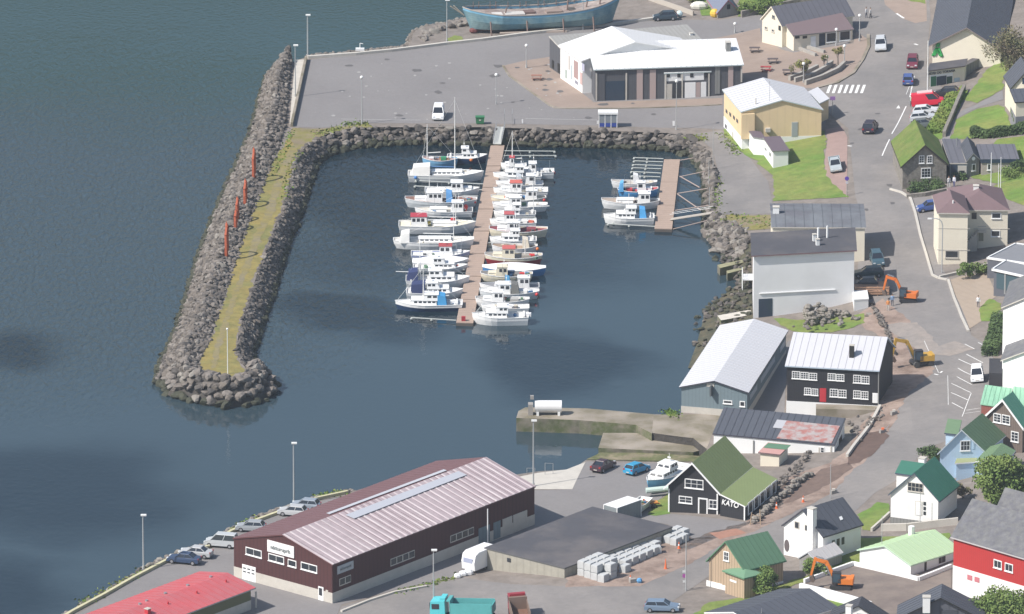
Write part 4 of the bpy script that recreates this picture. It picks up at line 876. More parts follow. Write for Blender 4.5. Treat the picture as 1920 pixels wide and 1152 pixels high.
# --- white house top right
q=H('white_house_dark_gable','white house with dark gabled roof and grey basement on the hill',(1894,167),(1960,172),(1881,143),215,'gy',3.4,.3,cream,slate,black)
q.slab('F',1917,146,1924,158,bluedark,'window',.05)
g=H('','',(1903,192),(1985,187),(1893,172),249,'my',.4,.2,cream,slate,black,mat('basement_grey',(.22,.22,.24),.8),2.6,root=q.root)
for i in range(3): g.slab('L',1895+i*2.6,203+i*8,1896.5+i*2.6,214+i*8,glass,'window',.05)
# --- small grey shed with red trim at the top
q=H('grey_shed_red_trim','small grey board shed with blue-grey roof and pink bargeboard at the top',(1344,26),(1387,20.5),(1322,-6),36,'gy',2.1,.2,greywood,mat('blue_grey_roof2',(.16,.18,.24),.7),mat('pink_trim',(.45,.12,.18),.6))
q.slab('F',1363,9,1369,17,black,'window',.05)
# --- roofs along the bottom edge
q=H('charcoal_roofed_house','house at the bottom edge with wide charcoal roof and white gable',(1320,1148.5),(1430,1184),(1463,1104),1176,'gy',1.35,.4,whitewall,slate,white)
q.vent(1428,1150,.06,.6)
q=H('dark_roof_house','dark gabled roof with white chimney at the bottom edge below the white retaining wall',(1553,1160),(1665,1172),(1560,1142),1190,'gy',2.2,.3,whitewall,mat('near_black_roof',(.05,.053,.065),.8),black)
q.chimney(1592,1148,.75,.9,white)
q=H('dark_panelled_house','dark panelled gable house with white chimney at the bottom edge',(1680,1161),(1846,1163),(1683,1135),1195,'gy',3.0,.35,wallm('charcoal_panels',(.10,.105,.125),1.2,.2),slate,black)
q.chimney(1737,1134,.95,1.1,white); q.slab('F',1762,1144,1795,1160,mat('panel_dark',(.06,.065,.08),.7),'wall_panel',.06)
# --- concrete slab building
q=H('flat_concrete_storehouse','low concrete storehouse with broad flat dark felt roof beside the block stacks',(907.6,1027),(1058.6,1065.5),(1110.7-48,911.5),1067,'flat',0,.05,mat('board_marked_concrete',(.33,.31,.26),.9,noise=.15,nscale=.8,stripes=((1,.3,0),.7,.12,0)),felt,mat('dark_edge',(.06,.06,.07),.7)) if False else None
q=H('flat_concrete_storehouse','low concrete storehouse with broad flat dark felt roof beside the block stacks',(907.6,1027),(1058.6,1065.5),(1111,950),1067,'flat',0,.05,mat('board_marked_concrete',(.33,.31,.26),.9,noise=.15,nscale=.8,stripes=((1,.3,0),.7,.12,0)),felt,mat('dark_edge',(.10,.10,.10),.7))
q.slab('F',951,1046,958,1055,glass,'window',.05)
# ---------------------------------------------------------------- vehicles
def paint(name,c): return mat(name,c,.35,spec=.5)
def gslope(p,rz):
    """pitch/roll that lay a thing on the ground: returns rotation euler"""
    e=1.5; n=Vector((-(h(p.x+e,p.y)-h(p.x-e,p.y))/(2*e),-(h(p.x,p.y+e)-h(p.x,p.y-e))/(2*e),1)).normalized()
    f=Vector((math.cos(rz),math.sin(rz),0)); f=(f-n*f.dot(n)).normalized(); s=n.cross(f)
    return Matrix((f,s,n)).transposed().to_euler()
CARS={ # length,width, side outline of body (x from rear), cabin: (x0b,x1b,x0t,x1t,zb,zt)
 'hatch':(4.0,1.70,[(0,.32),(0,.85),(.25,1.0),(2.9,.95),(3.85,.75),(4.0,.5),(4.0,.28)],(.15,2.95,.55,2.25,.93,1.45)),
 'sedan':(4.5,1.74,[(0,.32),(0,.88),(.9,.98),(3.2,.93),(4.3,.74),(4.5,.5),(4.5,.28)],(.65,3.25,1.35,2.55,.93,1.42)),
 'wagon':(4.6,1.76,[(0,.32),(0,.9),(.2,1.0),(3.3,.95),(4.4,.76),(4.6,.5),(4.6,.28)],(.08,3.35,.45,2.6,.95,1.47)),
 'suv':(4.6,1.85,[(0,.4),(0,1.0),(.2,1.12),(3.2,1.1),(4.4,.95),(4.6,.6),(4.6,.35)],(.08,3.4,.35,2.65,1.08,1.75)),
 'van':(4.4,1.80,[(0,.32),(0,1.0),(.1,1.1),(3.2,1.08),(4.2,.85),(4.4,.5),(4.4,.28)],(.03,3.45,.12,2.7,1.05,1.85)),
 'bigvan':(5.2,1.95,[(0,.35),(0,1.1),(.1,1.2),(4.1,1.15),(5.0,.95),(5.2,.55),(5.2,.3)],(.03,4.4,.1,3.5,1.15,2.1)),
 'pickup':(5.1,1.80,[(0,.42),(0,1.0),(1.9,1.05),(3.7,1.05),(4.9,.92),(5.1,.6),(5.1,.38)],(1.9,3.9,2.15,3.2,1.03,1.72))}
def car(kind,px,py,ang,col,colname,label,group='cars parked or driving in town',solid=False,name=None,extra=None,catname=None):
    L,Wd,out,cb=CARS[kind]; p=G(px,py); rz=R(ang)
    nm=name or {'van':'parked_van','bigvan':'red_van','pickup':'pickup_truck'}.get(kind,'car')
    r=empty(nm,p+Vector((0,0,.055)),label,catname or {'van':'van','bigvan':'van','pickup':'pickup'}.get(kind,'car'),group); r.rotation_euler=gslope(p,rz)
    pm=paint('car_paint_'+colname,col); o=-L/2; w2=Wd/2
    m=M()
    bo=[(x+o,z) for x,z in out]
    m.prism([(x,-w2*(.93 if z>.9 else 1),z) for x,z in bo],[(x,w2*(.93 if z>.9 else 1),z) for x,z in bo])
    x0,x1,t0,t1,zb,zt=cb; ct=[(x0+o,zb),(x1+o,zb),(t1+o,zt),(t0+o,zt)]; wb=w2*.93; wt=w2*.74
    # roof panel
    m.prism([(t0+o-.05,-wt,zt-.05),(t1+o+.05,-wt,zt-.05),(t1+o+.05,wt,zt-.05),(t0+o-.05,wt,zt-.05)],[(t0+o,-wt+.05,zt+.04),(t1+o,-wt+.05,zt+.04),(t1+o,wt-.05,zt+.04),(t0+o,wt-.05,zt+.04)])
    # pillars
    for sx in (-1,1):
        for a,b in (((x0,zb),(t0,zt)),((x1,zb),(t1,zt)),(((x0+x1)/2,zb),((t0+t1)/2,zt))):
            m.tube((a[0]+o,sx*wb,a[1]),(b[0]+o,sx*wt,b[1]),.055,4)
    if kind in('bigvan',) or solid:
        k=(x0+(x1-x0)*.62)+o; kt=(t0+(t1-t0)*.62)+o
        for sx in (-1,1): m.prism([(x0+o,sx*(wb+.012),zb),(k,sx*(wb+.012),zb),(kt,sx*(wt+.012),zt),(t0+o,sx*(wt+.012),zt)],[(x0+o,sx*(wb-.02),zb),(k,sx*(wb-.02),zb),(kt,sx*(wt-.02),zt),(t0+o,sx*(wt-.02),zt)])
    if kind=='pickup':
        m.box((-1.6,-w2+.08,1.12),(1.9,.1,.25)); m.box((-1.6,w2-.08,1.12),(1.9,.1,.25)); m.box((-L/2+.06,0,1.1),(.1,Wd-.1,.3)); m.box((-.75,0,1.35),(.08,Wd-.3,.5))
    m.done('body',pm,r)
    g=M(); g.prism([(x0+o+.03,-wb+.02,zb),(x1+o-.03,-wb+.02,zb),(x1+o-.03,wb-.02,zb),(x0+o+.03,wb-.02,zb)],[(t0+o,-wt+.01,zt-.04),(t1+o,-wt+.01,zt-.04),(t1+o,wt-.01,zt-.04),(t0+o,wt-.01,zt-.04)]); g.done('windows',mat('car_glass',(.02,.025,.035),.12,spec=.7),r)
    if kind=='pickup': M().box((-1.6,0,1.02),(1.7,Wd-.3,.12)).done('load_bed',black,r)
    tyre=mat('tyre',(.018,.018,.02),.9); rim=mat('rim',(.4,.4,.42),.4,metal=.5)
    for wx in (-L/2+.75,L/2-.8):
        for sy in (-1,1):
            m=M().tube((wx,sy*(w2-.2),.31),(wx,sy*(w2+.012),.31),.32,12); wo=m.done('wheel',tyre,r); M().tube((wx,sy*(w2+.012),.31),(wx,sy*(w2+.03),.31),.19,8).done('rim',rim,wo)
    lm=mat('lamp_glass',(.65,.68,.70),.2); tl=mat('tail_lamp',(.35,.02,.02),.3)
    for sy in (-1,1):
        M().box((L/2-.12,sy*(w2-.28),.68),(.22,.34,.16)).done('headlight',lm,r); M().box((-L/2+.02,sy*(w2-.18),.85),(.1,.26,.22)).done('tail_light',tl,r)
    for sx in (-1,1): M().box((sx*(L/2+.005),0,.48),(.03,.5,.12)).done('number_plate',conc_lt,r)
    if extra: extra(r,L,Wd)
    return r
silver=(.50,.52,.54); 
car('van',822,221,-92,(.78,.79,.80),'white','small white van parked on the quay near the green bin',solid=True)
car('hatch',1247,38,182,(.035,.055,.075),'darkteal','dark teal car parked at the kerb beyond the hall')
car('suv',1652,92,-93,silver,'silver','silver car driving down the upper road toward the square')
car('wagon',1711,124,-95,(.16,.03,.05),'darkred','dark red car driving past the supermarket')
car('hatch',1703,156,86,(.06,.10,.28),'blue','blue car waiting by the road edge below the dark red car')
def vansign(r,L,Wd):
    M().box((-.4,0,2.3),(2.4,.08,.45)).done('roof_sign',white,r)
car('bigvan',1741,199,-2,(.62,.02,.05),'red','bright red van with white roof sign parked before the supermarket',extra=vansign)
car('hatch',1736,215,-8,(.60,.61,.62),'lightsilver','light silver hatchback parked between the red van and another silver car')
car('hatch',1731,227,-6,silver,'silver','silver hatchback parked just above the turf roof')
car('hatch',1735,240,-6,(.10,.12,.12),'greygreen','dark grey car mostly hidden behind the turf roof')
car('hatch',1775,181,170,(.03,.03,.035),'black','black car parked behind the red van',)
car('suv',1632,247,78,(.035,.028,.045),'black2','black car driving up the middle of the main road')
car('pickup',1567,317,-88,(.38,.42,.44),'greysilver','grey pickup parked on the pink pavement by the grass bank')
car('hatch',1744,395,187,(.05,.09,.26),'blue2','blue car half hidden by the cream three-level house')
car('suv',1645,495,-86,(.05,.10,.13),'petrol','dark petrol-blue car parked in shade facing the works',)
car('wagon',1629,519,176,(.05,.085,.09),'darkgreen','dark green car parked crosswise in the shade of the white warehouse')
car('hatch',1622,539,175,(.05,.06,.075),'slateblue','dark low car parked beside the brown timber deck')
car('van',1833,713,-93,(.78,.79,.80),'white','white van parked in the slanted parking bays',solid=True)
car('sedan',1131,881,60,(.06,.03,.04),'maroonblack','dark maroon saloon parked by the slipway')
car('hatch',1194,887,50,(.03,.28,.48),'brightblue','bright blue small car parked beside the blue and white boat')
car('sedan',345,1056,163,(.035,.06,.12),'navy','navy saloon parked at the seafront kerb')
car('sedan',367,1044,163,(.44,.45,.46),'midsilver','silver saloon parked against the navy one at the seafront')
car('van',414,1025,166,(.46,.48,.49),'silvergrey','silver people carrier parked by the maroon warehouse corner')
car('hatch',470,996,170,(.30,.32,.34),'pewter','silver car partly hidden behind the maroon roof edge, nearest the people carrier')
car('hatch',549,967,165,(.44,.45,.46),'midsilver','silver car between the lamp post foot and the maroon roof')
car('hatch',573,955,165,(.27,.31,.36),'bluesilver','pale blue-silver car farthest along the seafront kerb')
car('wagon',1242,1146,-8,(.16,.22,.30),'steelblue','steel blue estate car at the bottom edge below the road')
# --- lorries
def truck(px,py,ang,cabc,bodyc,inner,label,name,tip=False):
    p=G(px,py); r=empty(name,p+Vector((0,0,.03)),label,'lorry'); r.rotation_euler=gslope(p,R(ang))
    cm=paint('cab_paint_'+name,cabc); bm_=mat('tipper_'+name,bodyc,.6,noise=.1,nscale=1)
    m=M(); m.prism([(2.1,-1.2,.6),(4.2,-1.2,.6),(4.2,1.2,.6),(2.1,1.2,.6)],[(2.1,-1.15,3.0),(4.0,-1.15,2.9),(4.0,1.15,2.9),(2.1,1.15,3.0)]); m.box((2.4,0,3.15),(.7,2.0,.35)); m.done('cab',cm,r)
    g=M(); g.box((4.13,0,2.25),(.06,2.1,.8)); g.box((3.35,1.18,2.25),(1.0,.06,.7)); g.box((3.35,-1.18,2.25),(1.0,.06,.7)); g.done('windscreen',glass,r)
    M().box((-.6,0,.85),(7.4,.9,.3)).done('chassis',black,r)
    m=M(); m.box((-1.4,0,1.2),(5.6,2.4,.15)); 
    for s in (-1,1): m.box((-1.4,s*1.17,1.95),(5.6,.1,1.5))
    m.box((1.4,0,2.1),(.12,2.44,1.9)); m.box((-4.2,0,1.85),(.12,2.44,1.2)); m.box((1.6,0,3.0),(.5,2.3,.15)); m.done('tipper_body',bm_,r)
    M().box((-1.4,0,1.36),(5.3,2.2,.14)).done('tipper_floor',inner,r)
    for x in (3.2,-1.6,-3.0):
        for s in (-1,1): M().tube((x,s*.85,.5),(x,s*1.22,.5),.5,12).done('wheel',mat('tyre',(.018,.018,.02),.9),r)
    return r
brownrust=mat('rust_brown',(.17,.09,.06),.9,noise=.2,nscale=1)
truck(868,1164,168,(.10,.52,.56),(.09,.36,.36),brownrust,'turquoise tipper lorry at the bottom edge below the warehouse','tipper_lorry')
truck(975,1168,95,(.30,.03,.04),(.20,.14,.11),brownrust,'dull brown tipper lorry with red cab at the bottom edge','brown_tipper')
# --- excavators
def excavator(px,py,ang,arm,col,label,wheeled=False,sz=1.0,name='excavator'):
    p=G(px,py); r=empty(name,p+Vector((0,0,.06)),label,'excavator'); r.rotation_euler=(0,0,R(ang)); r.scale=(sz,)*3
    cm=mat('digger_paint_'+name,col,.5,noise=.06); dk=mat('digger_dark',(.03,.03,.035),.6)
    if wheeled:
        M().box((0,0,.75),(3.6,1.6,.45)).done('undercarriage',dk,r)
        for x in (-1.3,1.3):
            for s in (-1,1): M().tube((x,s*.75,.52),(x,s*1.2,.52),.52,12).done('wheel',mat('tyre_grey',(.08,.078,.075),.9),r)
    else:
        for s in (-1,1):
            m=M(); q=[(-1.6,.15),(-1.35,0),(1.35,0),(1.6,.15),(1.75,.4),(1.6,.68),(-1.6,.68),(-1.75,.4)]; m.prism([(x,s*1.0-.25,z) for x,z in q],[(x,s*1.0+.25,z) for x,z in q]); m.done('track',dk,r)
        M().box((0,0,.55),(1.6,1.6,.4)).done('undercarriage',dk,r)
    u=R(arm)-R(ang); c,s_=math.cos(u),math.sin(u)
    def T(x,y,z): return (x*c-y*s_, x*s_+y*c, z)
    def bx(m,cx,cy,cz,dx,dy,dz):
        k=[T(cx+a*dx/2,cy+b*dy/2,0) for a,b in ((-1,-1),(1,-1),(1,1),(-1,1))]; m.prism([(x,y,cz-dz/2) for x,y,_ in k],[(x,y,cz+dz/2) for x,y,_ in k])
    m=M(); bx(m,-.7,0,1.45,2.4,2.3,.9); bx(m,-1.7,0,1.5,.5,2.2,1.1); bx(m,.7,-.6,1.2,1.2,1.0,.4); m.done('engine_house',cm,r)
    m=M(); bx(m,.75,.65,2.05,1.3,1.0,1.5); cb=m.done('cab',mat('cab_glass',(.05,.08,.11),.2),r); m=M(); bx(m,.75,.65,2.85,1.4,1.1,.1); bx(m,.75,.65,1.25,1.4,1.1,.15)
    for a in (-.65,.65):
        for b in (-.5,.5): bx(m,.75+a,.65+b,2.05,.09,.09,1.6)
    m.done('cab_frame',dk,cb)
    def seg(nm,a,b,w0,w1,dx=.35,mm=cm):
        m=M(); A=Vector(a); B=Vector(b); d=(B-A).normalized(); n=Vector((-d.z,0,d.x))
        q=[A+n*w0,B+n*w1,B-n*w1,A-n*w0]; m.prism([T(v.x,v.y-dx/2-.35,v.z) for v in q],[T(v.x,v.y+dx/2-.35,v.z) for v in q]); return m.done(nm,mm,r)
    seg('boom',(1.2,0,1.6),(2.6,0,4.3),.28,.33); seg('boom_upper',(2.55,0,4.2),(4.4,0,4.6),.3,.22); seg('stick',(4.3,0,4.9),(5.0,0,1.9),.24,.16,.3)
    seg('hydraulic_ram',(1.5,0,1.3),(2.5,0,3.6),.07,.07,.5,metal); seg('stick_ram',(2.9,0,4.75),(4.25,0,5.1),.07,.07,.2,metal)
    m=M(); q=[(4.7,1.9),(5.25,1.7),(5.1,1.0),(4.6,.75),(4.3,1.1)]; m.prism([T(x,-.8,z) for x,z in q],[T(x,.1,z) for x,z in q]); m.done('bucket',mat('bucket_steel',(.14,.10,.08),.7),r)
    return r
excavator(1702,566,0,165,(.62,.16,.03),'orange excavator digging beside the timber deck and cars',name='excavator',sz=.74)
excavator(1728,686,20,192,(.50,.30,.05),'yellow wheeled excavator behind the black timber house',True,.86,name='wheeled_excavator')
excavator(1578,1104,-15,172,(.72,.20,.03),'orange tracked excavator standing in the walled yard',name='tracked_excavator',sz=.82)
# ---------------------------------------------------------------- boats
def hullpts(L,Bm,F,stern,n=9,sheer=.35,bow=.85):
    """rows of (x, half breadth at deck, z deck, half breadth at waterline)"""
    rows=[]
    for i in range(n+1):
        s=i/n; x=-L/2+L*s
        if stern=='point': b=math.sin(math.pi*min(1,max(0,.06+.88*s)))**.62*Bm/2
        else: b=Bm/2*min(1,(.80+.35*s)) if s<.55 else Bm/2*(1-((s-.55)/.45)**2.2*.97)
        z=F+sheer*((s-.45)/.55)**2*(1 if s>.45 else (.9 if stern=='point' else .25))
        rows.append((x,max(b,.03),z))
    return rows
def boat(px,py,L,bow,kind,hull,label,ang=0,Bm=None,F=.85,deck=None,stern='flat',stripe=None,top=None,canopy=None,cab=None,mast=0,rail=False,cabc=None,name='motor_boat',group='boats moored at the pontoons',z=0.0,extras=(),tilt=None,cat='boat'):
    """px,py = middle of the waterline; bow=+1 points right"""
    L*=1.10; F*=1.0; p=P(px,py+1,z); Bm=(Bm or L*.33)*1.16
    r=empty(name,p,label,cat,group); r.rotation_euler=(0,0,R(ang)+(0 if bow>0 else math.pi))
    hm=paint('hull_'+'_'.join('%d'%(c*100) for c in hull),hull); dm=mat('deck_'+('cream' if deck is None else '_'.join('%d'%(c*100) for c in deck)),deck or (.76,.75,.72),.8,noise=.05)
    rows=hullpts(L,Bm,F,stern); m=M(); b0=0
    for x,b,zz in rows:
        xt=x*(1-.06*(1 if x>0 else (1 if stern=='point' else 0)))
        for yy,z2,xx in ((b,zz,x),(b*.97,zz*.6,x*.985),(b*.82,-.05,xt*.97),(b*.35,-.5,xt*.94)): m.v.append((xx,yy,z2))
        for yy,z2,xx in ((b*.35,-.5,xt*.94),(b*.82,-.05,xt*.97),(b*.97,zz*.6,x*.985),(b,zz,x)): m.v.append((xx,-yy,z2))
    for i in range(len(rows)-1):
        for j in range(7):
            a=i*8+j; m.f.append((a,a+1,a+9,a+8)); m.m.append(1 if j in (0,6) and stripe else 0)
    m.f.append(tuple(range(8))); m.m.append(0); e=(len(rows)-1)*8; m.f.append(tuple(range(e+7,e-1,-1))); m.m.append(0)
    m.done('hull',[hm,paint('stripe_'+'_'.join('%d'%(c*100) for c in (stripe or hull)),stripe or hull)],r)
    m=M()                                              # deck, a little below the gunwale
    for i in range(len(rows)-1):
        (x0,b0,z0),(x1,b1,z1)=rows[i],rows[i+1]; dd=.22 if x0<L*.15 else .04
        m.face([(x0,-b0*.96,z0-dd),(x1,-b1*.96,z1-(.22 if x1<=L*.15 else .04)),(x1,b1*.96,z1-(.22 if x1<=L*.15 else .04)),(x0,b0*.96,z0-dd)])
    m.done('deck',dm,r)
    m=M()
    for s in (-1,1):
        for i in range(len(rows)-1):
            (x0,b0,z0),(x1,b1,z1)=rows[i],rows[i+1]; m.tube((x0,s*b0,z0+.02),(x1,s*b1,z1+.02),.055,4)
    x0,b0,z0=rows[0]; m.tube((x0,-b0,z0+.02),(x0,b0,z0+.02),.055,4); x0,b0,z0=rows[-1]; m.tube((x0,-b0,z0+.02),(x0,b0,z0+.02),.055,4)
    m.done('gunwale',white,r)
    cm=mat('cabin_white' if cabc is None else 'cabin_'+'_'.join('%d'%(c*100) for c in cabc),cabc or (.80,.80,.79),.5)
    def house(x0,x1,w,z0,z1,rake=.25,back=.05,taper=.85,roof=None,nm='wheelhouse',win=True):
        z1=z0+(z1-z0)*.86
        m=M(); m.prism([(x0,-w,z0),(x1,-w,z0),(x1,w,z0),(x0,w,z0)],[(x0+back,-w*taper,z1),(x1-rake,-w*taper,z1),(x1-rake,w*taper,z1),(x0+back,w*taper,z1)])
        m.prism([(x0-.1,-w*taper-.08,z1),(x1-rake+.12,-w*taper-.08,z1),(x1-rake+.12,w*taper+.08,z1),(x0-.1,w*taper+.08,z1)],[(x0-.1,-w*taper-.08,z1+.07),(x1-rake+.12,-w*taper-.08,z1+.07),(x1-rake+.12,w*taper+.08,z1+.07),(x0-.1,w*taper+.08,z1+.07)],1 if roof else 0)
        o=m.done(nm,[cm,roof] if roof else cm,r)
        if win:
            g=M(); za=z0+(z1-z0)*.52; zb=z0+(z1-z0)*.86; 
            for s in (-1,1):
                n=max(1,int((x1-x0)/.8)); k=(x1-x0-rake-.3)/n
                for i in range(n):
                    a=x0+.18+i*k; f0=1-(1-taper)*.52; f1=1-(1-taper)*.86
                    g.prism([(a,s*(w*f0+.015),za),(a+k*.72,s*(w*f0+.015),za),(a+k*.72,s*(w*f1+.015),zb),(a,s*(w*f1+.015),zb)],[(a,s*(w*f0-.03),za),(a+k*.72,s*(w*f0-.03),za),(a+k*.72,s*(w*f1-.03),zb),(a,s*(w*f1-.03),zb)])
            xa=x1-rake*.52+.012; xb=x1-rake*.86+.012
            for s in (-.45,.45): g.prism([(xa,(s-.36)*w,za),(xa,(s+.36)*w,za),(xb,(s+.33)*w*.9,zb),(xb,(s-.33)*w*.9,zb)],[(xa-.03,(s-.36)*w,za),(xa-.03,(s+.36)*w,za),(xb-.03,(s+.33)*w*.9,zb),(xb-.03,(s-.33)*w*.9,zb)])
            g.done('glazing',glass,o)
        return o
    rf=paint('cabin_roof_'+'_'.join('%d'%(c*100) for c in top),top) if top else None
    w=Bm/2
    if kind=='cruiser':
        house(-L*.12,L*.30,w*.74,F-.1,F+.75,.5,.1,.8,win=True,nm='cabin'); house(-L*.14,L*.10,w*.66,F+.6,F+1.6,.45,.1,.85,rf)
        M().box((-L*.42,0,F+.1),(.25,Bm*.75,.35)).done('stern_bench',dm,r)
    elif kind=='fwd':                                  # wheelhouse forward, open deck aft
        house(-L*.02,L*.22,w*.62,F-.15,F+1.55,.3,.05,.88,rf); house(L*.18,L*.38,w*.5,F-.05,F+.45,.3,0,.8,nm='foredeck_cabin',win=False)
        M().box((-L*.22,0,F+.05),(L*.16,Bm*.4,.4)).done('engine_box',dm,r)
    elif kind=='aft':                                  # wheelhouse aft, long foredeck
        house(-L*.34,-L*.12,w*.6,F-.15,F+1.6,.25,.05,.88,rf); house(-L*.05,L*.26,w*.5,F-.1,F+.42,.3,.1,.85,nm='hatch_cabin',win=False)
    elif kind=='open':
        for x in (-L*.22,0,L*.2): M().box((x,0,F-.02),(.28,Bm*.86,.06)).done('thwart',mat('varnish',(.30,.17,.09),.6),r)
    elif kind=='sloop':
        house(-L*.18,L*.25,w*.55,F-.05,F+.5,.5,.1,.75,nm='coachroof',win=True)
    elif kind=='cover':
        m=M(); n=len(rows)
        for i in range(n-1):
            (x0,b0,z0),(x1,b1,z1)=rows[i],rows[i+1]; k0=.75*math.sin(math.pi*i/(n-1))+.15; k1=.75*math.sin(math.pi*(i+1)/(n-1))+.15
            for s in (-1,1): m.face([(x0,s*b0,z0+.05),(x1,s*b1,z1+.05),(x1,0,z1+k1),(x0,0,z0+k0)] if s<0 else [(x0,0,z0+k0),(x1,0,z1+k1),(x1,s*b1,z1+.05),(x0,s*b0,z0+.05)])
        m.done('tarpaulin',mat('white_tarp',(.78,.78,.78),.7),r)
    if canopy:
        x=canopy[1] if len(canopy)>1 and isinstance(canopy[1],(int,float)) else -.3; cc=canopy[0]; k='_'.join('%d'%(c*100) for c in cc); ln=canopy[2] if len(canopy)>2 else .2
        m=M(); xa=L*x-L*ln/2; xb=L*x+L*ln/2; m.prism([(xa,-w*.75,F-.05),(xb,-w*.75,F-.05),(xb,w*.75,F-.05),(xa,w*.75,F-.05)],[(xa+.25,-w*.6,F+1.25),(xb,-w*.6,F+1.45),(xb,w*.6,F+1.45),(xa+.25,w*.6,F+1.25)]); m.done('canopy',mat('canopy_'+k,cc,.8),r)
    if mast:
        x=L*(.02 if kind in('cruiser','fwd') else -.05) if not isinstance(mast,tuple) else L*mast[1]; hh=mast[0] if isinstance(mast,tuple) else mast
        m=M(); m.tube((x,0,F-.1),(x,0,F+hh),.07 if hh<5 else .11,6,r2=.045); 
        if hh>5: m.tube((x,-w*.5,F+hh*.62),(x,w*.5,F+hh*.62),.03,4)
        mo=m.done('mast',mat('mast_white',(.72,.72,.70),.5),r)
        if hh>4:
            m=M(); 
            for e_ in (rows[0][0]+.3,rows[-1][0]-.1): m.tube((x,0,F+hh*.97),(e_,0,rows[0][2]+.05),.018,3)
            m.done('stay',mo.data.materials[0],mo)
            M().tube((x,0,F+1.0),(x-L*.38,0,F+1.1),.07,6).done('boom',mat('boom_cover',(.10,.22,.45),.8) if hh>9 else mat('mast_white',(.72,.72,.70),.5),r)
    elif kind in('cruiser','fwd','aft'):
        xx={'cruiser':-L*.08,'fwd':L*.05,'aft':-L*.26}[kind]; zz=F+1.6; m=M().tube((xx,0,zz),(xx,0,zz+1.1),.03,4).tube((xx,-.3,zz+.35),(xx,.3,zz+.35),.03,4); m.box((xx,0,zz+.5),(.12,.5,.1)); m.done('aerial_mast',white,r)
    if rail:
        m=M()
        for s in (-1,1):
            pr=None
            for i in range(5,len(rows)):
                x,b,zz=rows[i]; m.tube((x,s*b*.9,zz),(x,s*b*.9,zz+.5),.018,3)
                if pr: m.tube(pr,(x,s*b*.9,zz+.5),.018,3)
                pr=(x,s*b*.9,zz+.5)
        m.done('pulpit_rail',metal,r)
    fm={'red':(.60,.04,.04),'orange':(.7,.2,.05),'white':(.75,.75,.75),'yellow':(.65,.5,.05),'blue':(.05,.2,.5),'green':(.05,.3,.15)}
    rnd=random.Random(int(px*7+py)); gc=[(.10,.10,.11),(.30,.30,.30),(.45,.10,.06),(.06,.16,.32),(.55,.50,.40),(.12,.22,.14),(.7,.7,.68)]
    for k in range(4 if kind in('fwd','aft','open') else 2):
        c=rnd.choice(gc); x=rnd.uniform(-.42,-.05 if kind=='fwd' else .3); M().box((L*x,rnd.uniform(-.5,.5)*w,F-.02),(rnd.uniform(.3,.9),rnd.uniform(.2,.6),rnd.uniform(.15,.5)),0,rnd.uniform(0,3)).done('deck_gear',mat('gear_%d'%int(c[0]*100+c[2]*1000),c,.8),r)
    for k in range(2 if kind in('fwd','aft') else 0):
        x=rnd.uniform(-.4,.35); M().tube((L*x,w*rnd.choice((-.8,.8)),F-.1),(L*x+rnd.uniform(-.3,.3),w*.5,F+rnd.uniform(1.2,2.4)),.025,4).done('rod',metal,r)
    for ex in extras:
        t,c,x,y=ex
        if t=='fender': M().blob((L*x,y*w,F*.8),.26,0,8,6).done('fender_buoy',mat('buoy_'+c,fm[c],.5),r)
        elif t=='box': M().box((L*x,y*w,F+.1),(.8,.6,.5)).done('deck_box',mat('box_'+c,fm[c],.6),r)
        elif t=='raft': M().tube((L*x,y*w-.3,F+.5),(L*x,y*w+.3,F+.5),.35,8).done('drum',mat('box_'+c,fm[c],.6),r)
    return r
W=(.78,.78,.77); GW=(.62,.65,.66); CR=(.70,.64,.50); BL=(.05,.20,.45); NV=(.02,.05,.12); RD=(.30,.03,.04)
b=boat
b(825,309,5.0,-1,'open',(.20,.42,.62),'light blue wooden boat with slim mast and red inner planks, in the innermost left berth',Bm=2.3,F=1.0,stern='point',mast=(5.6,.36),deck=(.35,.22,.20),top=(.72,.70,.70),ang=2,extras=(('box','green',-.1,0),('box','white',.25,.1)))
b(876,303,5.6,1,'cruiser',NV,'motor cruiser with big white upper cabin behind the tall-masted yacht',Bm=2.4,F=.9,top=W,extras=(('fender','orange',.1,-1),))
b(836,337,10.6,1,'sloop',W,'large white yacht with black waterline stripe, blue sail cover and the tallest mast',Bm=3.2,F=1.1,stripe=(.72,.72,.70),mast=(12.2,.12),top=W,cab=None,canopy=((.76,.74,.70),-.33,.24),extras=(('box','red',-.02,0),('fender','blue',-.4,-.9),('box','red',.1,.4)))
b(848,366,7.6,1,'fwd',W,'white motor boat with tall white wheelhouse and bow to the pontoon, below the large yacht',Bm=2.7,F=.95,mast=(2.6,-.42),rail=True)
b(827,386,10.0,-1,'fwd',GW,'pale grey open fishing boat with brown deck and blue tarpaulin',Bm=3.1,F=1.05,stern='point',deck=(.24,.13,.10),canopy=((.12,.32,.62),-.12,.1),extras=(('fender','red',-.47,.3),('fender','white',-.2,-.8)))
b(832,403,8.0,-1,'aft',W,'slim white boat with sharp bow just above the yacht with the red life rings',Bm=2.6,F=.85,deck=(.62,.58,.50),extras=(('raft','red',-.38,0),))
b(820,433,10.6,1,'aft',W,'big white fishing boat with red roofed wheelhouse at its stern and yellow oilskins',Bm=3.4,F=1.2,top=(.45,.04,.06),stern='flat',deck=(.70,.65,.50),mast=(4.6,.24),extras=(('box','yellow',-.12,0),('box','yellow',.14,.2),('raft','red',.2,.3)))
b(813,463,11.0,1,'sloop',W,'long white double-ended boat with three round portholes by the pontoon',Bm=3.3,F=1.1,stern='point',mast=(4.4,.25),deck=(.70,.67,.60),canopy=((.76,.75,.72),-.36,.12),extras=(('box','white',-.1,0),('box','blue',.1,.3)))
b(826,484,8.0,1,'fwd',W,'white motor boat with dark windscreen and blue stripe, below the long double-ended boat',Bm=2.6,F=.8,stripe=(.35,.40,.60),top=(.4,.06,.06),rail=True)
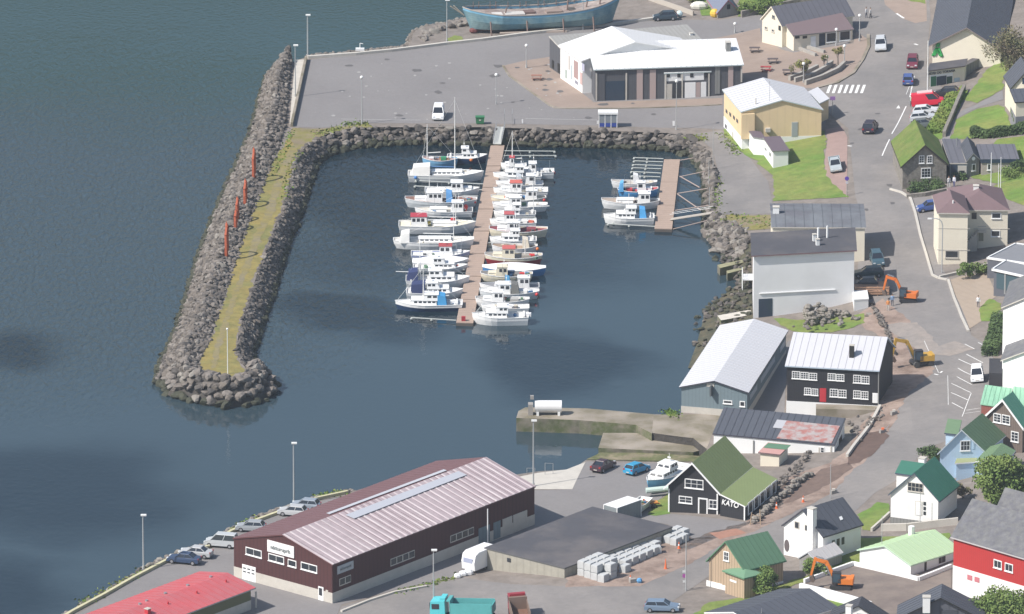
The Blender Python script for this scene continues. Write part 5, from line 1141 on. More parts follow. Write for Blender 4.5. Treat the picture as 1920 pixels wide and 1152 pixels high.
b(826,496,7.6,1,'cover',W,'white boat under a pale tarpaulin between two motor boats on the left side',Bm=2.4,F=.6)
b(826,507,7.4,1,'cruiser',W,'low white speedboat just above the big flybridge cruiser',Bm=2.5,F=.65,rail=True)
b(821,535,8.6,1,'cruiser',W,'large white flybridge cruiser with navy awning at its stern',Bm=3.3,F=1.1,canopy=((.03,.045,.13),-.40,.17),mast=(5.4,-.28),rail=True)
b(815,556,7.6,1,'cruiser',W,'white cruiser with long navy stern canopy below the flybridge cruiser',Bm=2.9,F=.9,canopy=((.028,.042,.12),-.30,.26))
b(804,579,9.0,-1,'cruiser',NV,'white-decked motor yacht with navy hull and bright blue canopy, outermost on the left',Bm=3.0,F=1.0,stripe=W,top=W,canopy=((.05,.28,.55),-.20,.14),mast=(5.6,.08),deck=(.72,.72,.70),extras=(('box','white',-.36,0),))
b(963,318,3.6,-1,'fwd',W,'tiny white boat with red trim and mast in the innermost right berth',Bm=1.9,F=.8,mast=(5.5,.05),top=(.55,.08,.08))
b(1004,331,5.2,-1,'fwd',W,'white boxy fishing boat with red buoy at its stern near the inner right berths',Bm=2.4,F=1.0,extras=(('fender','red',-.5,.3),('box','white',-.3,.1)))
b(970,337,6.8,-1,'cruiser',W,'white cruiser with low cabin directly below the tiny boat with the mast',Bm=2.5,F=.85)
b(974,352,6.6,-1,'aft',W,'white boat with grey awning third down on the right side',Bm=2.4,F=.8,canopy=((.55,.58,.60),.0,.14))
b(976,367,7.6,-1,'fwd',W,'white workboat with orange-red foredeck cover on the right side',Bm=2.7,F=1.0,top=(.60,.14,.10),rail=True)
b(972,380,7.6,-1,'aft',CR,'cream boat with round red buoy hanging at its stern',Bm=2.6,F=.8,stern='point',deck=CR,extras=(('fender','red',-.47,.4),))
b(975,394,7.6,-1,'fwd',W,'white cabin boat with two side windows below the cream boat with the buoy',Bm=2.6,F=.9,stern='point',extras=(('fender','red',-.46,-.6),))
b(965,408,5.8,-1,'cruiser',W,'short white boat with tall post at its stern on the right side',Bm=2.2,F=.8,mast=(4.2,-.45))
b(962,425,6.4,-1,'fwd',W,'white boat with small red roof above the open-decked maroon boat',Bm=2.5,F=.9,top=(.50,.10,.10))
b(972,442,8.0,-1,'fwd',CR,'white and cream open fishing boat with maroon inner deck, widest of the right side',Bm=3.0,F=1.05,stern='point',deck=(.22,.05,.06))
b(962,457,6.4,-1,'cruiser',W,'white launch with a long dark side window on the right side',Bm=2.4,F=.8)
b(965,473,6.2,-1,'open',W,'open white boat with brown timber deck and little shelter with two windows',Bm=2.5,F=.95,stern='point',deck=(.34,.25,.18),canopy=((.70,.62,.50),-.25,.16),extras=(('fender','orange',-.5,.4),))
b(963,492,7.8,-1,'fwd',RD,'cream-topped boat with dark red hull and grey deck on the right side',Bm=2.9,F=1.1,stern='point',stripe=CR,deck=(.34,.31,.27),cabc=CR,top=(.55,.12,.10),mast=(2.6,-.2),extras=(('box','red',-.32,.2),('fender','white',-.4,-.3)))
b(964,514,8.6,-1,'cover',BL,'blue-hulled boat under a long white tarpaulin on the right side',Bm=2.8,F=1.0,stern='point')
b(950,524,7.0,-1,'fwd',CR,'cream double-ended boat with cluttered dark deck next to the tarpaulin-covered boat',Bm=2.6,F=.85,stern='point',deck=(.20,.19,.18),cabc=CR,extras=(('box','red',-.3,.2),))
b(955,545,8.0,-1,'aft',W,'white boat with blue shelter and orange foredeck cover near the outer right berths',Bm=2.6,F=.85,canopy=((.08,.32,.55),.02,.1),deck=(.25,.25,.26))
b(955,558,8.0,-1,'fwd',GW,'pale grey boat with dark centre shelter and red fender near the outer right berths',Bm=2.8,F=1.0,stern='point',canopy=((.16,.16,.15),-.1,.14),extras=(('fender','red',-.46,.5),))
b(942,572,7.2,-1,'fwd',W,'white double-ended boat with grey open deck second from the outer right end',Bm=2.6,F=.9,stern='point',deck=(.40,.39,.37))
b(947,583,6.4,-1,'open',W,'low white open boat with grey covers beside the outermost right cruiser',Bm=2.2,F=.7,extras=(('box','white',-.1,0),))
b(938,605,7.5,-1,'cruiser',W,'white cabin cruiser outermost on the right with outboard motor at its stern',Bm=3.0,F=1.2,rail=True,extras=(('box','white',-.5,0),))
b(1189,350,6.4,-1,'open',W,'small white open boat uppermost at the short pontoon',Bm=2.0,F=.75,stern='point',deck=(.45,.42,.38),canopy=((.78,.78,.78),-.05,.14))
b(1196,366,5.6,1,'fwd',(.08,.28,.55),'blue open boat with red inside and white shelter at the short pontoon',Bm=2.2,F=.9,stern='point',deck=(.45,.05,.06),canopy=((.10,.34,.62),-.42,.12))
b(1182,388,8.0,-1,'aft',W,'white double-ended boat with small wheelhouse in the middle of the short pontoon',Bm=2.8,F=1.0,stern='point',deck=(.40,.33,.27),extras=(('box','white',.0,0),))
b(1179,417,7.0,-1,'cruiser',W,'white cabin boat with bright blue canopy lowermost at the short pontoon',Bm=2.8,F=1.05,canopy=((.08,.36,.70),-.28,.14),rail=True,mast=(3.6,.0))
# boats ashore
q=b(1249,902,9.0,-1,'cruiser',(.16,.42,.62),'blue and white cabin boat standing ashore beside the black house',ang=-122,Bm=3.0,F=1.2,stripe=(.20,.48,.68),group='boats ashore',z=2.3+.85,rail=True,name='boat_ashore'); q.rotation_euler=(0,0,R(238))
q=b(1197,953,4.8,-1,'open',W,'white speedboat with red windscreen ashore beside the white container',Bm=2.0,F=.8,group='boats ashore',z=2.5+.6,name='speedboat',top=(.6,.06,.08)); q.rotation_euler=(0,0,R(245))
# ---------------------------------------------------------------- pontoons, pier, quay furniture
plank=mat('pontoon_deck',(.36,.27,.215),.9,noise=.10,nscale=1.2,stripes=((0,1,0),1.1,.10,0))
pconc=mat('pontoon_edge',(.42,.38,.33),.9,noise=.1)
def pontoon(name,label,tl,tr,bl,br,z,n,booms,gname):
    TL,TR,BL,BR=[P(*q,z) for q in (tl,tr,bl,br)]; c=(TL+TR+BL+BR)/4; c.z=0
    r=empty(name,c,label,'pontoon')
    for i in range(n):
        a,b=i/n,(i+1)/n-.004; q=[TL.lerp(BL,b)-c,TR.lerp(BR,b)-c,TR.lerp(BR,a)-c,TL.lerp(BL,a)-c]
        M().prism([v-Vector((0,0,.12)) for v in q],q).done('deck_section',plank,r)
        M().prism([v-Vector((0,0,.75)) for v in q],[v-Vector((0,0,.125)) for v in q]).done('float',mat('float_dark',(.10,.085,.075),.9),r)
    for (a,b,c2,d) in booms:
        A=P(a,b,.35)-c; B=P(c2,d,.35)-c; m=M().tube(A,B,.09,6); dr=(B-A).normalized()
        m.blob(B-Vector((0,0,.15)),.22,0,6,4); m.blob(A.lerp(B,.55)-Vector((0,0,.2)),.2,0,6,4); m.done('mooring_boom',mat('boom_steel',(.40,.42,.40),.6),r)
    return r
booms=[(937,283,1040,284),(936,292,1042,292),(918,346,780,339),(915,357,778,349),(893,398,856,398),(884,470,868,470),(855,601,772,596),(890,588,905,572),(880,545,995,541),(872,573,868,556)]
for i in range(6): booms.append((928-i*8.5,318+i*46,1010-i*3,316+i*46)); booms.append((905-i*8.5,322+i*46,800,320+i*46))
pt=pontoon('main_pontoon','long brown planked pontoon with boats moored along both sides',(920,273),(946,272.5),(855,606),(887,607),.55,8,booms,'')
M().box(tuple(P(869,598,.85)-Vector(pt.location)),(.6,.5,.7)).done('red_box',mat('red_box',(.35,.03,.04),.6),pt)
pt2=pontoon('short_pontoon','short brown pontoon with a few boats on its left and steel struts to the shore',(1245,299),(1275,299),(1227,429),(1260,430),.55,3,
 [(1244,298,1189,296),(1243,304,1189,302),(1242,311,1187,309),(1240,317,1186,315),(1239,325,1184,322),(1238,332,1185,330),(1233,387,1200,386),(1230,405,1205,404),(1229,413,1150,417),(1228,425,1140,420)],'')
sm=mat('strut_rusty',(.34,.27,.24),.8)
for (a,b,c2,d,zz) in [(1275,301,1322,293,1.2),(1274,332,1330,320,1.5),(1271,363,1350,350,1.9),(1266,395,1352,382,2.0),(1262,430,1330,413,1.6),(1275,331,1312,352,.6),(1270,364,1315,395,.6)]:
    A=P(a,b,.5); B=P(c2,d,zz); o=M().tube((0,0,0),B-A,.09,6).done('mooring_strut',sm,loc=A); tag(o,'rusty steel strut between the short pontoon and the shore','strut','struts of the short pontoon')
A=P(1258,412,.6); B=P(1335,400,2.3); d=(B-A); n=Vector((-d.y,d.x,0)).normalized()*.55; m=M(); m.prism([Vector((0,0,0))-n,d-n,d+n,n],[Vector((0,0,.12))-n,d-n+Vector((0,0,.12)),d+n+Vector((0,0,.12)),n+Vector((0,0,.12))])
g=empty('shore_gangway',A,'pale walkway from the short pontoon to the shore','gangway'); m.done('walkway',pconc,g)
for s in (-1,1): M().path([n*s+Vector((0,0,.95)),d+n*s+Vector((0,0,.95))],.03).done('handrail',metal,g)
# main gangway with railings
A=P(932,271,.75); B=P(939,239,2.4); g=empty('quay_gangway',A,'grey metal gangway with tall railings from the quay down to the long pontoon','gangway'); d=B-A; n=Vector((-d.y,d.x,0)).normalized()*.65
m=M(); m.prism([-n,d-n,d+n,n],[-n+Vector((0,0,.1)),d-n+Vector((0,0,.1)),d+n+Vector((0,0,.1)),n+Vector((0,0,.1))]); m.done('walkway',mat('grating',(.42,.43,.41),.6),g)
for s in (-1,1):
    m=M()
    for zz in (.4,.75,1.1): m.tube(n*s+Vector((0,0,zz)),d+n*s+Vector((0,0,zz)),.03,4)
    for k in range(9): q=d*(k/8)+n*s; m.tube(q,q+Vector((0,0,1.1)),.025,4)
    m.done('railing',metal,g)
q=P(946,226,2.3)-A; m=M()
for dx in (0,1.2): m.tube(q+Vector((dx,0,0)),q+Vector((dx,0,1.9)),.04,4); m.tube(q+Vector((dx,-3,0)),q+Vector((dx,-3,1.9)),.04,4); m.tube(q+Vector((dx,0,1.9)),q+Vector((dx,-3,1.9)),.04,4)
m.done('gate_frame',metal,g)
# concrete pier and lower slip
def block(name,label,cat,top,z,zb,material,sides=None,parent=None,kind=None):
    T=[P(a,b,z) for a,b in top]; c=sum(T,Vector())/len(T); c.z=0
    q=[t-c for t in T]; ar=sum(q[i].x*q[(i+1)%len(q)].y-q[(i+1)%len(q)].x*q[i].y for i in range(len(q)))
    if ar<0: q=q[::-1]
    o=M().prism([Vector((v.x,v.y,zb)) for v in q],q,0,1 if sides else 0).done(name,[sides,material] if sides else material,loc=c)
    return tag(o,label,cat,kind=kind)
weedc=mat('weedy_concrete',(.19,.17,.13),.95,noise=.35,nscale=.6,col2=(.085,.10,.04),cscale=.5)
block('concrete_pier','old weathered concrete pier carrying the white tank','pier',[(968,784),(972,771),(985,764),(1100,766),(1226,777),(1240,790),(1222,813),(1192,797),(1086,788)],2.0,-2,conc_old,weedc)
block('old_slip','crumbling lower concrete slip between the pier and the car park','slipway',[(1131,812),(1222,812),(1300,824),(1326,842),(1300,848),(1200,844),(1122,840)],.9,-2,conc_old,weedc)
block('weedy_slip_edge','long low weedy slip edge just above the parked cars','slipway',[(1124,849),(1200,849),(1326,856),(1326,866),(1100,861),(1118,853)],.55,-2,mat('weedy_top',(.24,.20,.13),.95,noise=.3,nscale=.7,col2=(.10,.11,.04),cscale=.4),weedc)
block('boat_slip_ramp','pale sunlit concrete slipway with ladders at its head','slipway',[(966,899),(1010,889),(1064,882),(1092,871),(1070,905),(1000,912)],1.6,-2,conc_lt,conc_old)
# shore slips by the white warehouse
block('concrete_slab_on_shore','pale concrete slab running from the seaweed shore to the white warehouse','slab',[(1345,592),(1411,580),(1411,590),(1352,601)],1.6,-1,conc_lt,weedc)
block('weedy_ledge','narrow weedy concrete ledge on the shore, uppermost of two','ledge',[(1345,497),(1408,484),(1408,489),(1350,503)],1.2,-1,mat('weedy_top2',(.26,.25,.15),.95,noise=.3),weedc)
block('weedy_ledge','narrow weedy concrete ledge on the shore, the lower of two','ledge',[(1362,508),(1408,498),(1408,502),(1364,513)],1.2,-1,mat('weedy_top2',(.26,.25,.15),.95,noise=.3),weedc)
# tank
p=P(1028,777,2.0); g=empty('white_fuel_tank',p,'white cylindrical tank lying on the concrete pier','tank')
m=M().tube((-1.9,0,1.15),(1.9,0,1.15),.88,20); m.done('tank_shell',mat('tank_white',(.74,.72,.70),.5,noise=.05),g,smooth=False)
for x in (-1.5,1.5): M().box((x,0,.25),(.35,1.6,.6)).done('saddle',white,g)
m=M(); m.box((-2.5,0,.8),(.7,1.2,1.6)); m.box((-2.3,0,2.5),(.5,.5,.5)); m.done('pump_cabinet',mat('worn_grey',(.30,.28,.26),.9),g)
# bus shelter
p=G(1140,240); g=empty('bus_shelter',p+Vector((0,0,.02)),'glass bus shelter with white roof and blue lower panels on the quay edge','bus shelter')
M().box((0,.7,2.35),(3.1,1.7,.35)).done('roof',white,g)
for x in (-1.4,-.47,.47,1.4): M().box((x,0,1.1),(.1,.1,2.2)).done('post',white,g)
for x in (-1.4,1.4): M().box((x,1.35,1.1),(.1,.1,2.2)).done('post',white,g)
for k in range(3):
    x=-.935+k*.935; M().box((x,0,.45),(.8,.04,.6)).done('blue_panel',mat('blue_panel',(.03,.06,.28),.5),g); M().box((x,0,1.45),(.82,.03,1.3)).done('glass_panel',mat('shelter_glass',(.22,.24,.26),.15),g)
m=M(); m.box((0,1.38,1.2),(2.7,.03,1.9)); m.done('back_panel',mat('shelter_glass',(.22,.24,.26),.15),g)
def bin_(px,py,label):
    p=G(px,py); g=empty('waste_container',p+Vector((0,0,.02)),label,'waste bin'); gm=mat('bin_green',(.03,.17,.07),.6)
    M().prism([(-.6,-.4,.15),(.6,-.4,.15),(.6,.4,.15),(-.6,.4,.15)],[(-.68,-.5,1.15),(.68,-.5,1.15),(.68,.5,1.15),(-.68,.5,1.15)]).done('body',gm,g); M().box((0,0,1.2),(1.45,1.1,.1)).done('lid',gm,g); M().box((0,-.49,.75),(.3,.03,.2)).done('sticker',conc_lt,g)
bin_(900,233,'green wheeled waste container beside the gangway'); bin_(1444,79,'green waste container against the cream gabled building')
# ---------------------------------------------------------------- lamps and poles
lampm=mat('lamp_head',(.80,.80,.78),.4); polem=mat('pole_grey',(.46,.47,.47),.5,metal=.3)
def lamp(px,top,base,label,head='globe',r=.075,dx=0):
    p=G(px,base); H_=(base-top)/vs(base); g=empty('street_lamp',p,label,'street lamp','street lamps and tall light poles')
    M().tube((0,0,-.3),(dx,0,H_-.15),r*1.3,8,r2=r*.8).done('pole',polem,g); M().tube((0,0,0),(0,0,.5),r*2,8).done('base',polem,g)
    if head=='globe': M().blob((dx,0,H_),.27,0,10,7).done('lamp_globe',lampm,g)
    else: m=M(); m.box((dx+.1,0,H_),(.75,.35,.2)); m.done('lamp_head',lampm,g)
    return g
lamp(577,29,108,'tall lamp post at the quay corner, the taller of the pair','flood',.1); lamp(554,86,182,'lamp post standing on the pale concrete strip beside the breakwater','flood')
lamp(678.5,146,233,'slim lamp post on the quay edge at the grassy start of the boulder slope'); lamp(838,1,80,'lamp post on the rocky spit left of the wooden ship','flood'); lamp(1093,0,56,'lamp post in front of the blue wooden ship','flood')
lamp(987,86,128,'short lamp post on the paved tip left of the hall'); lamp(930.5,141,196,'lamp post in the open quay asphalt','globe',.05); lamp(1268,153,244,'lamp post between the hall front and the bus shelter','globe',.06)
lamp(1378,45,62,'short lamp at the top of the square'); lamp(1611.5,30,78,'lamp in the shade beside the grey-roofed cream shop'); lamp(1583,87,124,'lamp on the square near the curving road kerb')
lamp(1568,56,86,'lamp in front of the big shop windows'); lamp(1506.5,120,155,'lamp among the stepped planting walls'); lamp(1551,107,128,'small lamp at the top of the planting walls')
lamp(551,832,945,'tall lamp post at the seafront beside the parked silver cars','flood',.09); lamp(269,967,1068,'tall lamp post at the lower left seafront','flood',.09); lamp(1000,790,912,'tall lamp post on the boat slip between warehouse and pier','flood',.09); lamp(813,1033,1158,'tall lamp post beside the turquoise lorry','flood',.09)
def post(name,px,top,base,label,cat,r=.05,m_=None,grp=None,px2=None):
    p=G(px,base); H_=(base-top)/vs(base); g=empty(name,p,label,cat,grp); M().tube((0,0,-.3),(((px2 or px)-px)/12.5,0,H_),r,8,r2=r*.7).done('pole',m_ or polem,g); return g,H_
g,_=post('breakwater_beacon',427,618,702,'slim white beacon pole at the tip of the breakwater','beacon',.07,white); M().blob((0,0,_),.16).done('lantern',lampm,g)
post('flagpole',914.5,955,1027,'white flagpole at the corner of the flat concrete storehouse','flagpole',.1,white); post('flagpole',1858,288,349,'tallest of three white flagpoles before the annex','flagpole',.07,white); post('flagpole',1872,308,352,'short white flagpole, middle of three before the annex','flagpole',.06,white); post('flagpole',1876,296,354,'white flagpole, right hand one of three before the annex','flagpole',.06,white)
post('flagpole',1739,78,172,'white flagpole at the supermarket corner','flagpole',.09,white)
post('utility_pole',1286,1003,1108,'grey pole with pink and white sign at the timber house','pole',.09); post('utility_pole',1557,872,935,'slim pole in the road works above the charcoal-roofed white house','pole',.06)
post('utility_pole',1725,923,992,'slim pole in front of the white house with the deep green roof','pole',.05); post('utility_pole',1653,968,1056,'slim pole rising beside the pale green bungalow roof','pole',.05)
post('mooring_post',1337,240,318,'tall slim post on the bank right of the short pontoon','post',.05); post('mooring_post',1330,352,386,'short post on the bank near the lower struts','post',.06); post('mooring_post',1329,300,350,'slim post at the water edge beside the struts','post',.05)
# curved lamp
p=G(1766,512); g=empty('curved_street_lamp',p,'curved grey lamp post leaning over the kerb by the cream three-level house','street lamp'); H_=(512-412)/vs(512)
M().path([(0,0,0),(0,0,H_-1.0),(-.15,0,H_-.45),(-.5,0,H_-.1),(-1.0,0,H_+.05),(-1.7,0,H_+.05)],.08).done('pole',polem,g); M().box((-1.9,0,H_+.03),(.6,.3,.16)).done('lamp_head',lampm,g)
def sign(px,top,base,label,plates,r=.04):
    g,H_=post('sign_post',px,top,base,label,'road sign',r)
    for (dz,w_,h_,c,rnd) in plates:
        mm=mat('sign_'+'_'.join('%d'%(x*100) for x in c),c,.5)
        if rnd: M().tube((0,-.06,H_-dz),(0,-.10,H_-dz),w_/2,14).done('sign_plate',mm,g)
        else: M().box((0,-.08,H_-dz),(w_,.04,h_)).done('sign_plate',mm,g)
sign(1288.5,334,368,'post with round blue road sign below the pink pavement',[(.1,.65,.65,(.10,.05,.35),True),(.75,.35,.35,(.5,.5,.55),False)]) if False else None
sign(1587.5,334,368,'post with round blue road sign at the foot of the pink pavement',[(.1,.65,.65,(.10,.05,.35),True),(.75,.35,.35,(.5,.5,.55),False)])
sign(1561,182,216,'post with purple sign at the yellow building corner',[(.25,.8,.6,(.28,.15,.38),False)],.07)
sign(1283,1068,1106,'small purple and white street sign leaning at the pole by the timber house',[(.3,.5,.3,(.6,.6,.6),False),(.9,.5,.5,(.35,.08,.30),False),(1.7,.4,.3,(.6,.6,.6),False)])
sign(1263,228,238,'small white marker board at the foot of the quay lamp post',[(.3,.35,.8,(.7,.7,.7),False)]); sign(979.5,224,233,'small white marker post right of the gangway',[(.3,.2,.7,(.75,.75,.75),False)]); sign(1121,227,233,'small white bin-like post left of the bus shelter',[(.2,.3,.5,(.7,.7,.7),False)])
sign(1558,0,8,'red and white sign beyond the square',[(.2,.4,.3,(.5,.1,.1),False)]) if False else None
# ---------------------------------------------------------------- breakwater sculptures
orm=mat('orange_rust',(.38,.085,.035),.8,noise=.15,nscale=2)
for px,tp,bs,sp,lab in ((476,280,326,2.9,'orange arch sculpture nearest the quay, tallest on the breakwater'),(460,339,374,3.0,'orange arch sculpture second from the quay on the breakwater'),(445,372,402,2.0,'thin bent orange post sculpture between two arches'),(442,396,418,2.2,'short stout orange figure sculpture on the breakwater crest'),(425,420,470,2.9,'orange arch sculpture nearest the breakwater tip')):
    p=P(px,bs,4.0); H_=(bs-tp)/vs(bs); g=empty('arch_sculpture',p,lab,'sculpture','orange sculptures on the breakwater')
    for s in (-1,1):
        m=M(); pts=[(0,s*sp*.42,-1.2),(.02,s*sp*.5,H_*.3),(.05*s,s*sp*.46,H_*.65),(.06,s*sp*.22,H_*.9),(0,0,H_)]; 
        for a,b,r1,r2 in zip(pts,pts[1:],(.30,.27,.24,.2),(.27,.24,.2,.15)): m.tube(a,b,r1,6,r2=r2)
        m.done('arch_leg',orm,g)
    M().tube((0,0,H_-.15),(0,0,H_+.35),.14,6,r2=.03).done('arch_tip',orm,g)
# ---------------------------------------------------------------- blue wooden ship ashore
A=P(868,60,1.9); B=P(1162,42,2.2); L=(B-A).length; c=(A+B)/2; c.y-=1; g=empty('old_wooden_ship',c,'derelict blue wooden ship hull lying ashore beyond the quay','ship'); g.rotation_euler=(0,0,math.atan2((B-A).y,(B-A).x))
N=26; m=M(); hullb=mat('faded_blue_planks',(.10,.25,.34),.85,noise=.3,nscale=.5,col2=(.19,.29,.31),cscale=.25,stripes=((0,0,1),.35,.15,0)); hullr=mat('maroon_bottom',(.085,.045,.045),.9,noise=.3,nscale=.6); cap=mat('bright_blue_strake',(.16,.37,.52),.8,noise=.1)
rows=[]
for i in range(N+1):
    s=i/N; x=-L/2+L*s; b=3.1*min(1,(s/.22)**.6 if s<.22 else 1)*(1 if s<.72 else (1-((s-.72)/.28)**2.6)) ; b=max(b,.12); dz=3.2+1.7*(abs(s-.45)/.55)**2.2; rows.append((x,b,dz,s))
for x,b,dz,s in rows:
    kx=x+ (1.2*(1-s/.2) if s<.2 else 0) - (1.8*((s-.85)/.15) if s>.85 else 0)*.7
    for yy,zz,xx in ((b,dz,x),(b*1.0,dz-.45,x),(b*.98,dz*.55,(x+kx)/2),(b*.72,.7,kx),(.1,.0,kx),(-b*.72,.7,kx),(-b*.98,dz*.55,(x+kx)/2),(-b,dz-.45,x),(-b,dz,x)): m.v.append((xx,yy,zz))
for i in range(N):
    for j in range(8):
        a=i*9+j; m.f.append((a,a+1,a+10,a+9)); m.m.append({0:2,7:2,1:0,6:0,2:0,5:0}.get(j,1))
m.f.append(tuple(range(9))); m.m.append(0); m.done('hull',[hullb,hullr,cap],g)
m=M()
for (x0,b0,z0,_),(x1,b1,z1,_2) in zip(rows,rows[1:]): m.face([(x0,-b0*.97,z0-.5),(x1,-b1*.97,z1-.5),(x1,b1*.97,z1-.5),(x0,b0*.97,z0-.5)])
m.done('deck',mat('grey_brown_deck',(.22,.17,.15),.9,noise=.4,nscale=.8,col2=(.35,.30,.27),cscale=.5),g)
m=M()
for s in (-1,1):
    for (x0,b0,z0,_),(x1,b1,z1,_2) in zip(rows,rows[1:]): m.tube((x0,s*b0,z0),(x1,s*b1,z1),.1,4)
m.done('gunwale',mat('pale_rail',(.40,.35,.31),.9),g)
dm_=mat('old_timber',(.20,.14,.12),.9)
for i in range(14):
    x,b,z,_=rows[2+int(i*1.6)]; M().tube((x,b*.95,z-.3),(x,b*.95,z+.75),.07,4).done('rail_stanchion',dm_,g)
for x,w_,h_,cc in ((-7.5,1.8,.6,(.55,.53,.5)),(-4.5,3.2,.4,(.5,.48,.45)),(-2,1.8,.5,(.15,.1,.09)),(2,2.6,.7,(.26,.2,.17)),(5.5,2,.6,(.1,.09,.08)),(9,2.4,.6,(.5,.42,.32))): M().box((x,random.uniform(-.6,.6),2.75),(w_,1.8,h_)).done('deck_hatch',mat('hatch_%d'%int(cc[0]*100),cc,.9),g)
for x,hh in ((4.2,3.2),(-6.1,1.2),(9.5,2.0),(7.3,1.6)): M().tube((x,0,2.3),(x+.3,0,2.6+hh),.12,6).done('mast_stump',dm_,g)
for a in (-.5,.1): M().tube((-L/2+.2,0,2.9),(-L/2-1.6+a,.4*a,4.6),.1,5).done('bowsprit_timber',mat('pale_timber',(.45,.38,.30),.9),g)
for x in (-9,-3,3,8): 
    M().tube((x,-4.0,-.3),(x,-2.95,2.4),.13,5).done('support_prop',dm_,g)
q=P(1000,63,2.2); o=M().box((0,0,.2),(11,.5,.25),0,.12).done('timber_baulk',mat('pale_timber2',(.40,.33,.28),.9),loc=q); tag(o,'long pale timber baulk lying below the ship hull','timber')
q=P(888,62,2.0); o=M().blob((0,0,.4),.6,0,7,5,(1.3,.8,.8)).done('rusty_winch',mat('rust_red',(.16,.05,.045),.9),loc=q); tag(o,'rusty winch lump at the left end of the ship','scrap')
# ---------------------------------------------------------------- container, caravan, blocks
def boxthing(name,label,cat,cx,cy,L,Wd,Hh,ang,body,roof,z=None,group=None):
    p=G(cx,cy) if z is None else P(cx,cy,z); g=empty(name,p+Vector((0,0,.02)),label,cat,group); g.rotation_euler=(0,0,R(ang)); 
    M().box((0,0,Hh/2),(L,Wd,Hh)).done('body',body,g); M().box((0,0,Hh+.03),(L+.05,Wd+.05,.06)).done('roof',roof,g); 
    for sx in (-1,1):
        for sy in (-1,1): M().box((sx*L/2,sy*Wd/2,Hh/2),(.12,.12,Hh+.02)).done('corner_post',roof,g)
    return g
boxthing('storage_container','white roofed grey container beside the red-trimmed speedboat','container',1167,974,4.9,2.4,2.4,48,mat('container_grey',(.24,.27,.28),.6,stripes=((1,0,0),.3,.15,.02)),white)
p=G(901,1066); g=empty('white_caravan',p,'white caravan parked against the flat concrete storehouse','caravan'); g.rotation_euler=(0,0,R(52)); cv=mat('caravan_white',(.80,.80,.80),.4)
q=[(-2.6,.5),(-2.75,1.6),(-2.45,2.6),(-1.8,2.9),(2.2,2.9),(2.7,2.4),(2.7,.5)]; m=M().prism([(x,-1.1,z) for x,z in q],[(x,1.1,z) for x,z in q]); m.done('body',cv,g); M().box((-2.72,0,1.85),(.12,1.5,.6)).done('window',mat('caravan_window',(.35,.38,.50),.2),g)
for s in (-1,1): M().tube((.3,s*.95,.35),(.3,s*1.12,.35),.34,10).done('wheel',black,g)
for k,(a,b) in enumerate(((858,1084),(868,1080),(878,1078))):
    o=M().blob((0,0,.3),.5+.08*k,0,7,5,(1.1,.8,.8)).done('white_sack',cv,loc=G(a,b)); tag(o,'white sack lying at the foot of the caravan','sack','sacks below the caravan')
blockm=mat('pale_concrete_block',(.47,.48,.48),.85,noise=.12,nscale=1.5)
blk=None; nblk=0
def cblock(px,py,lv,rz,d=(1.25,1.08,1.05),lab='pale grey concrete block in the long rows beside the storehouse'):
    global blk,nblk
    p=G(px,py)
    if blk is None:
        m=M(); q=[(-.575,-.475),(.575,-.475),(.575,.475),(-.575,.475)]; m.prism([(x,y,.06) for x,y in q],[(x,y,.98) for x,y in q]); m.prism([(x*.9,y*.9,.98) for x,y in q],[(x*.9,y*.9,1.06) for x,y in q]); blk=m.done('concrete_block',blockm); o=blk
    else: o=blk.copy(); sc.collection.objects.link(o)
    o.location=p+Vector((0,0,lv*1.07-.05)); o.rotation_euler=(0,0,rz); o.scale=(d[0]/1.15,d[1]/.95,1); tag(o,lab,'concrete block','concrete blocks stacked by the storehouse'); nblk+=1
for row in range(4):
    for k in range(14):
        if row==1 and k in (10,) or row==2 and k not in (0,1,2,4,5,6,7,8,11,12) or row==3 and k not in (0,1,3): continue
        x=1094+k*13.5+row*12.5; y=1078-k*5.9+row*3.9
        cblock(x,y,0,R(54)+random.uniform(-.03,.03),(1.36,1.02,1))
        if k<3 and row<3 or row==3 and k==1: cblock(x,y,1,R(54)+random.uniform(-.05,.05),(1.36,1.02,1))
cblock(1230,1037,0,R(10),(1.3,1.1,1),'single grey block standing apart right of the rows')
# ---------------------------------------------------------------- cones, barriers, small site things
org=mat('signal_orange',(.75,.16,.05),.6)
for a,b in ((1210,1038),(1273,1029),(1456,954),(1506,942),(1182,1091),(1248,1067)):
    p=G(a,b); g=empty('traffic_cone',p,{1210:'orange cone beside the block rows',1273:'orange cone right of the single block',1456:'orange cone in the works dirt below the olive lean-to roof',1506:'orange cone in the works dirt above the charcoal roof',1182:'orange and white marker at the foot of the block stacks',1248:'red and white marker post at the dirt edge'}[a],'traffic cone','cones and markers at the road works')
    M().box((0,0,.03),(.4,.4,.06)).done('base',org,g); M().tube((0,0,.05),(0,0,.95 if a not in(1248,) else 1.4),.17,8,r2=.04).done('cone_body',org,g); M().tube((0,0,.45),(0,0,.65),.13,8,r2=.10).done('white_band',white,g)
p=G(1199,1093); g=empty('tool_heap',p,'blue and grey tools piled at the edge of the block stacks','tools'); M().blob((0,0,.3),.4,0,6,4).done('blue_canister',mat('blue_plastic',(.10,.30,.55),.5),g); M().box((-.9,.1,.3),(.9,.6,.5),0,.4).done('grey_crate',mat('worn_grey',(.30,.28,.26),.9),g)
for a,b,lab in ((1676,778,'white and grey compactor in the dirt below the parking bays'),(1655,812,'small white machine beside the road edge'),(1563,926,'small grey compactor on the works dirt')):
    p=G(a,b); g=empty('plate_compactor',p,lab,'machine'); M().box((0,0,.25),(.9,.5,.5),0,.5).done('body',mat('worn_grey',(.30,.28,.26),.9),g); M().tube((.3,0,.4),(.9,.2,1.1),.04,4).done('handle',metal,g); M().box((0,0,.6),(.4,.35,.25)).done('engine',org if a==1655 else conc_lt,g)
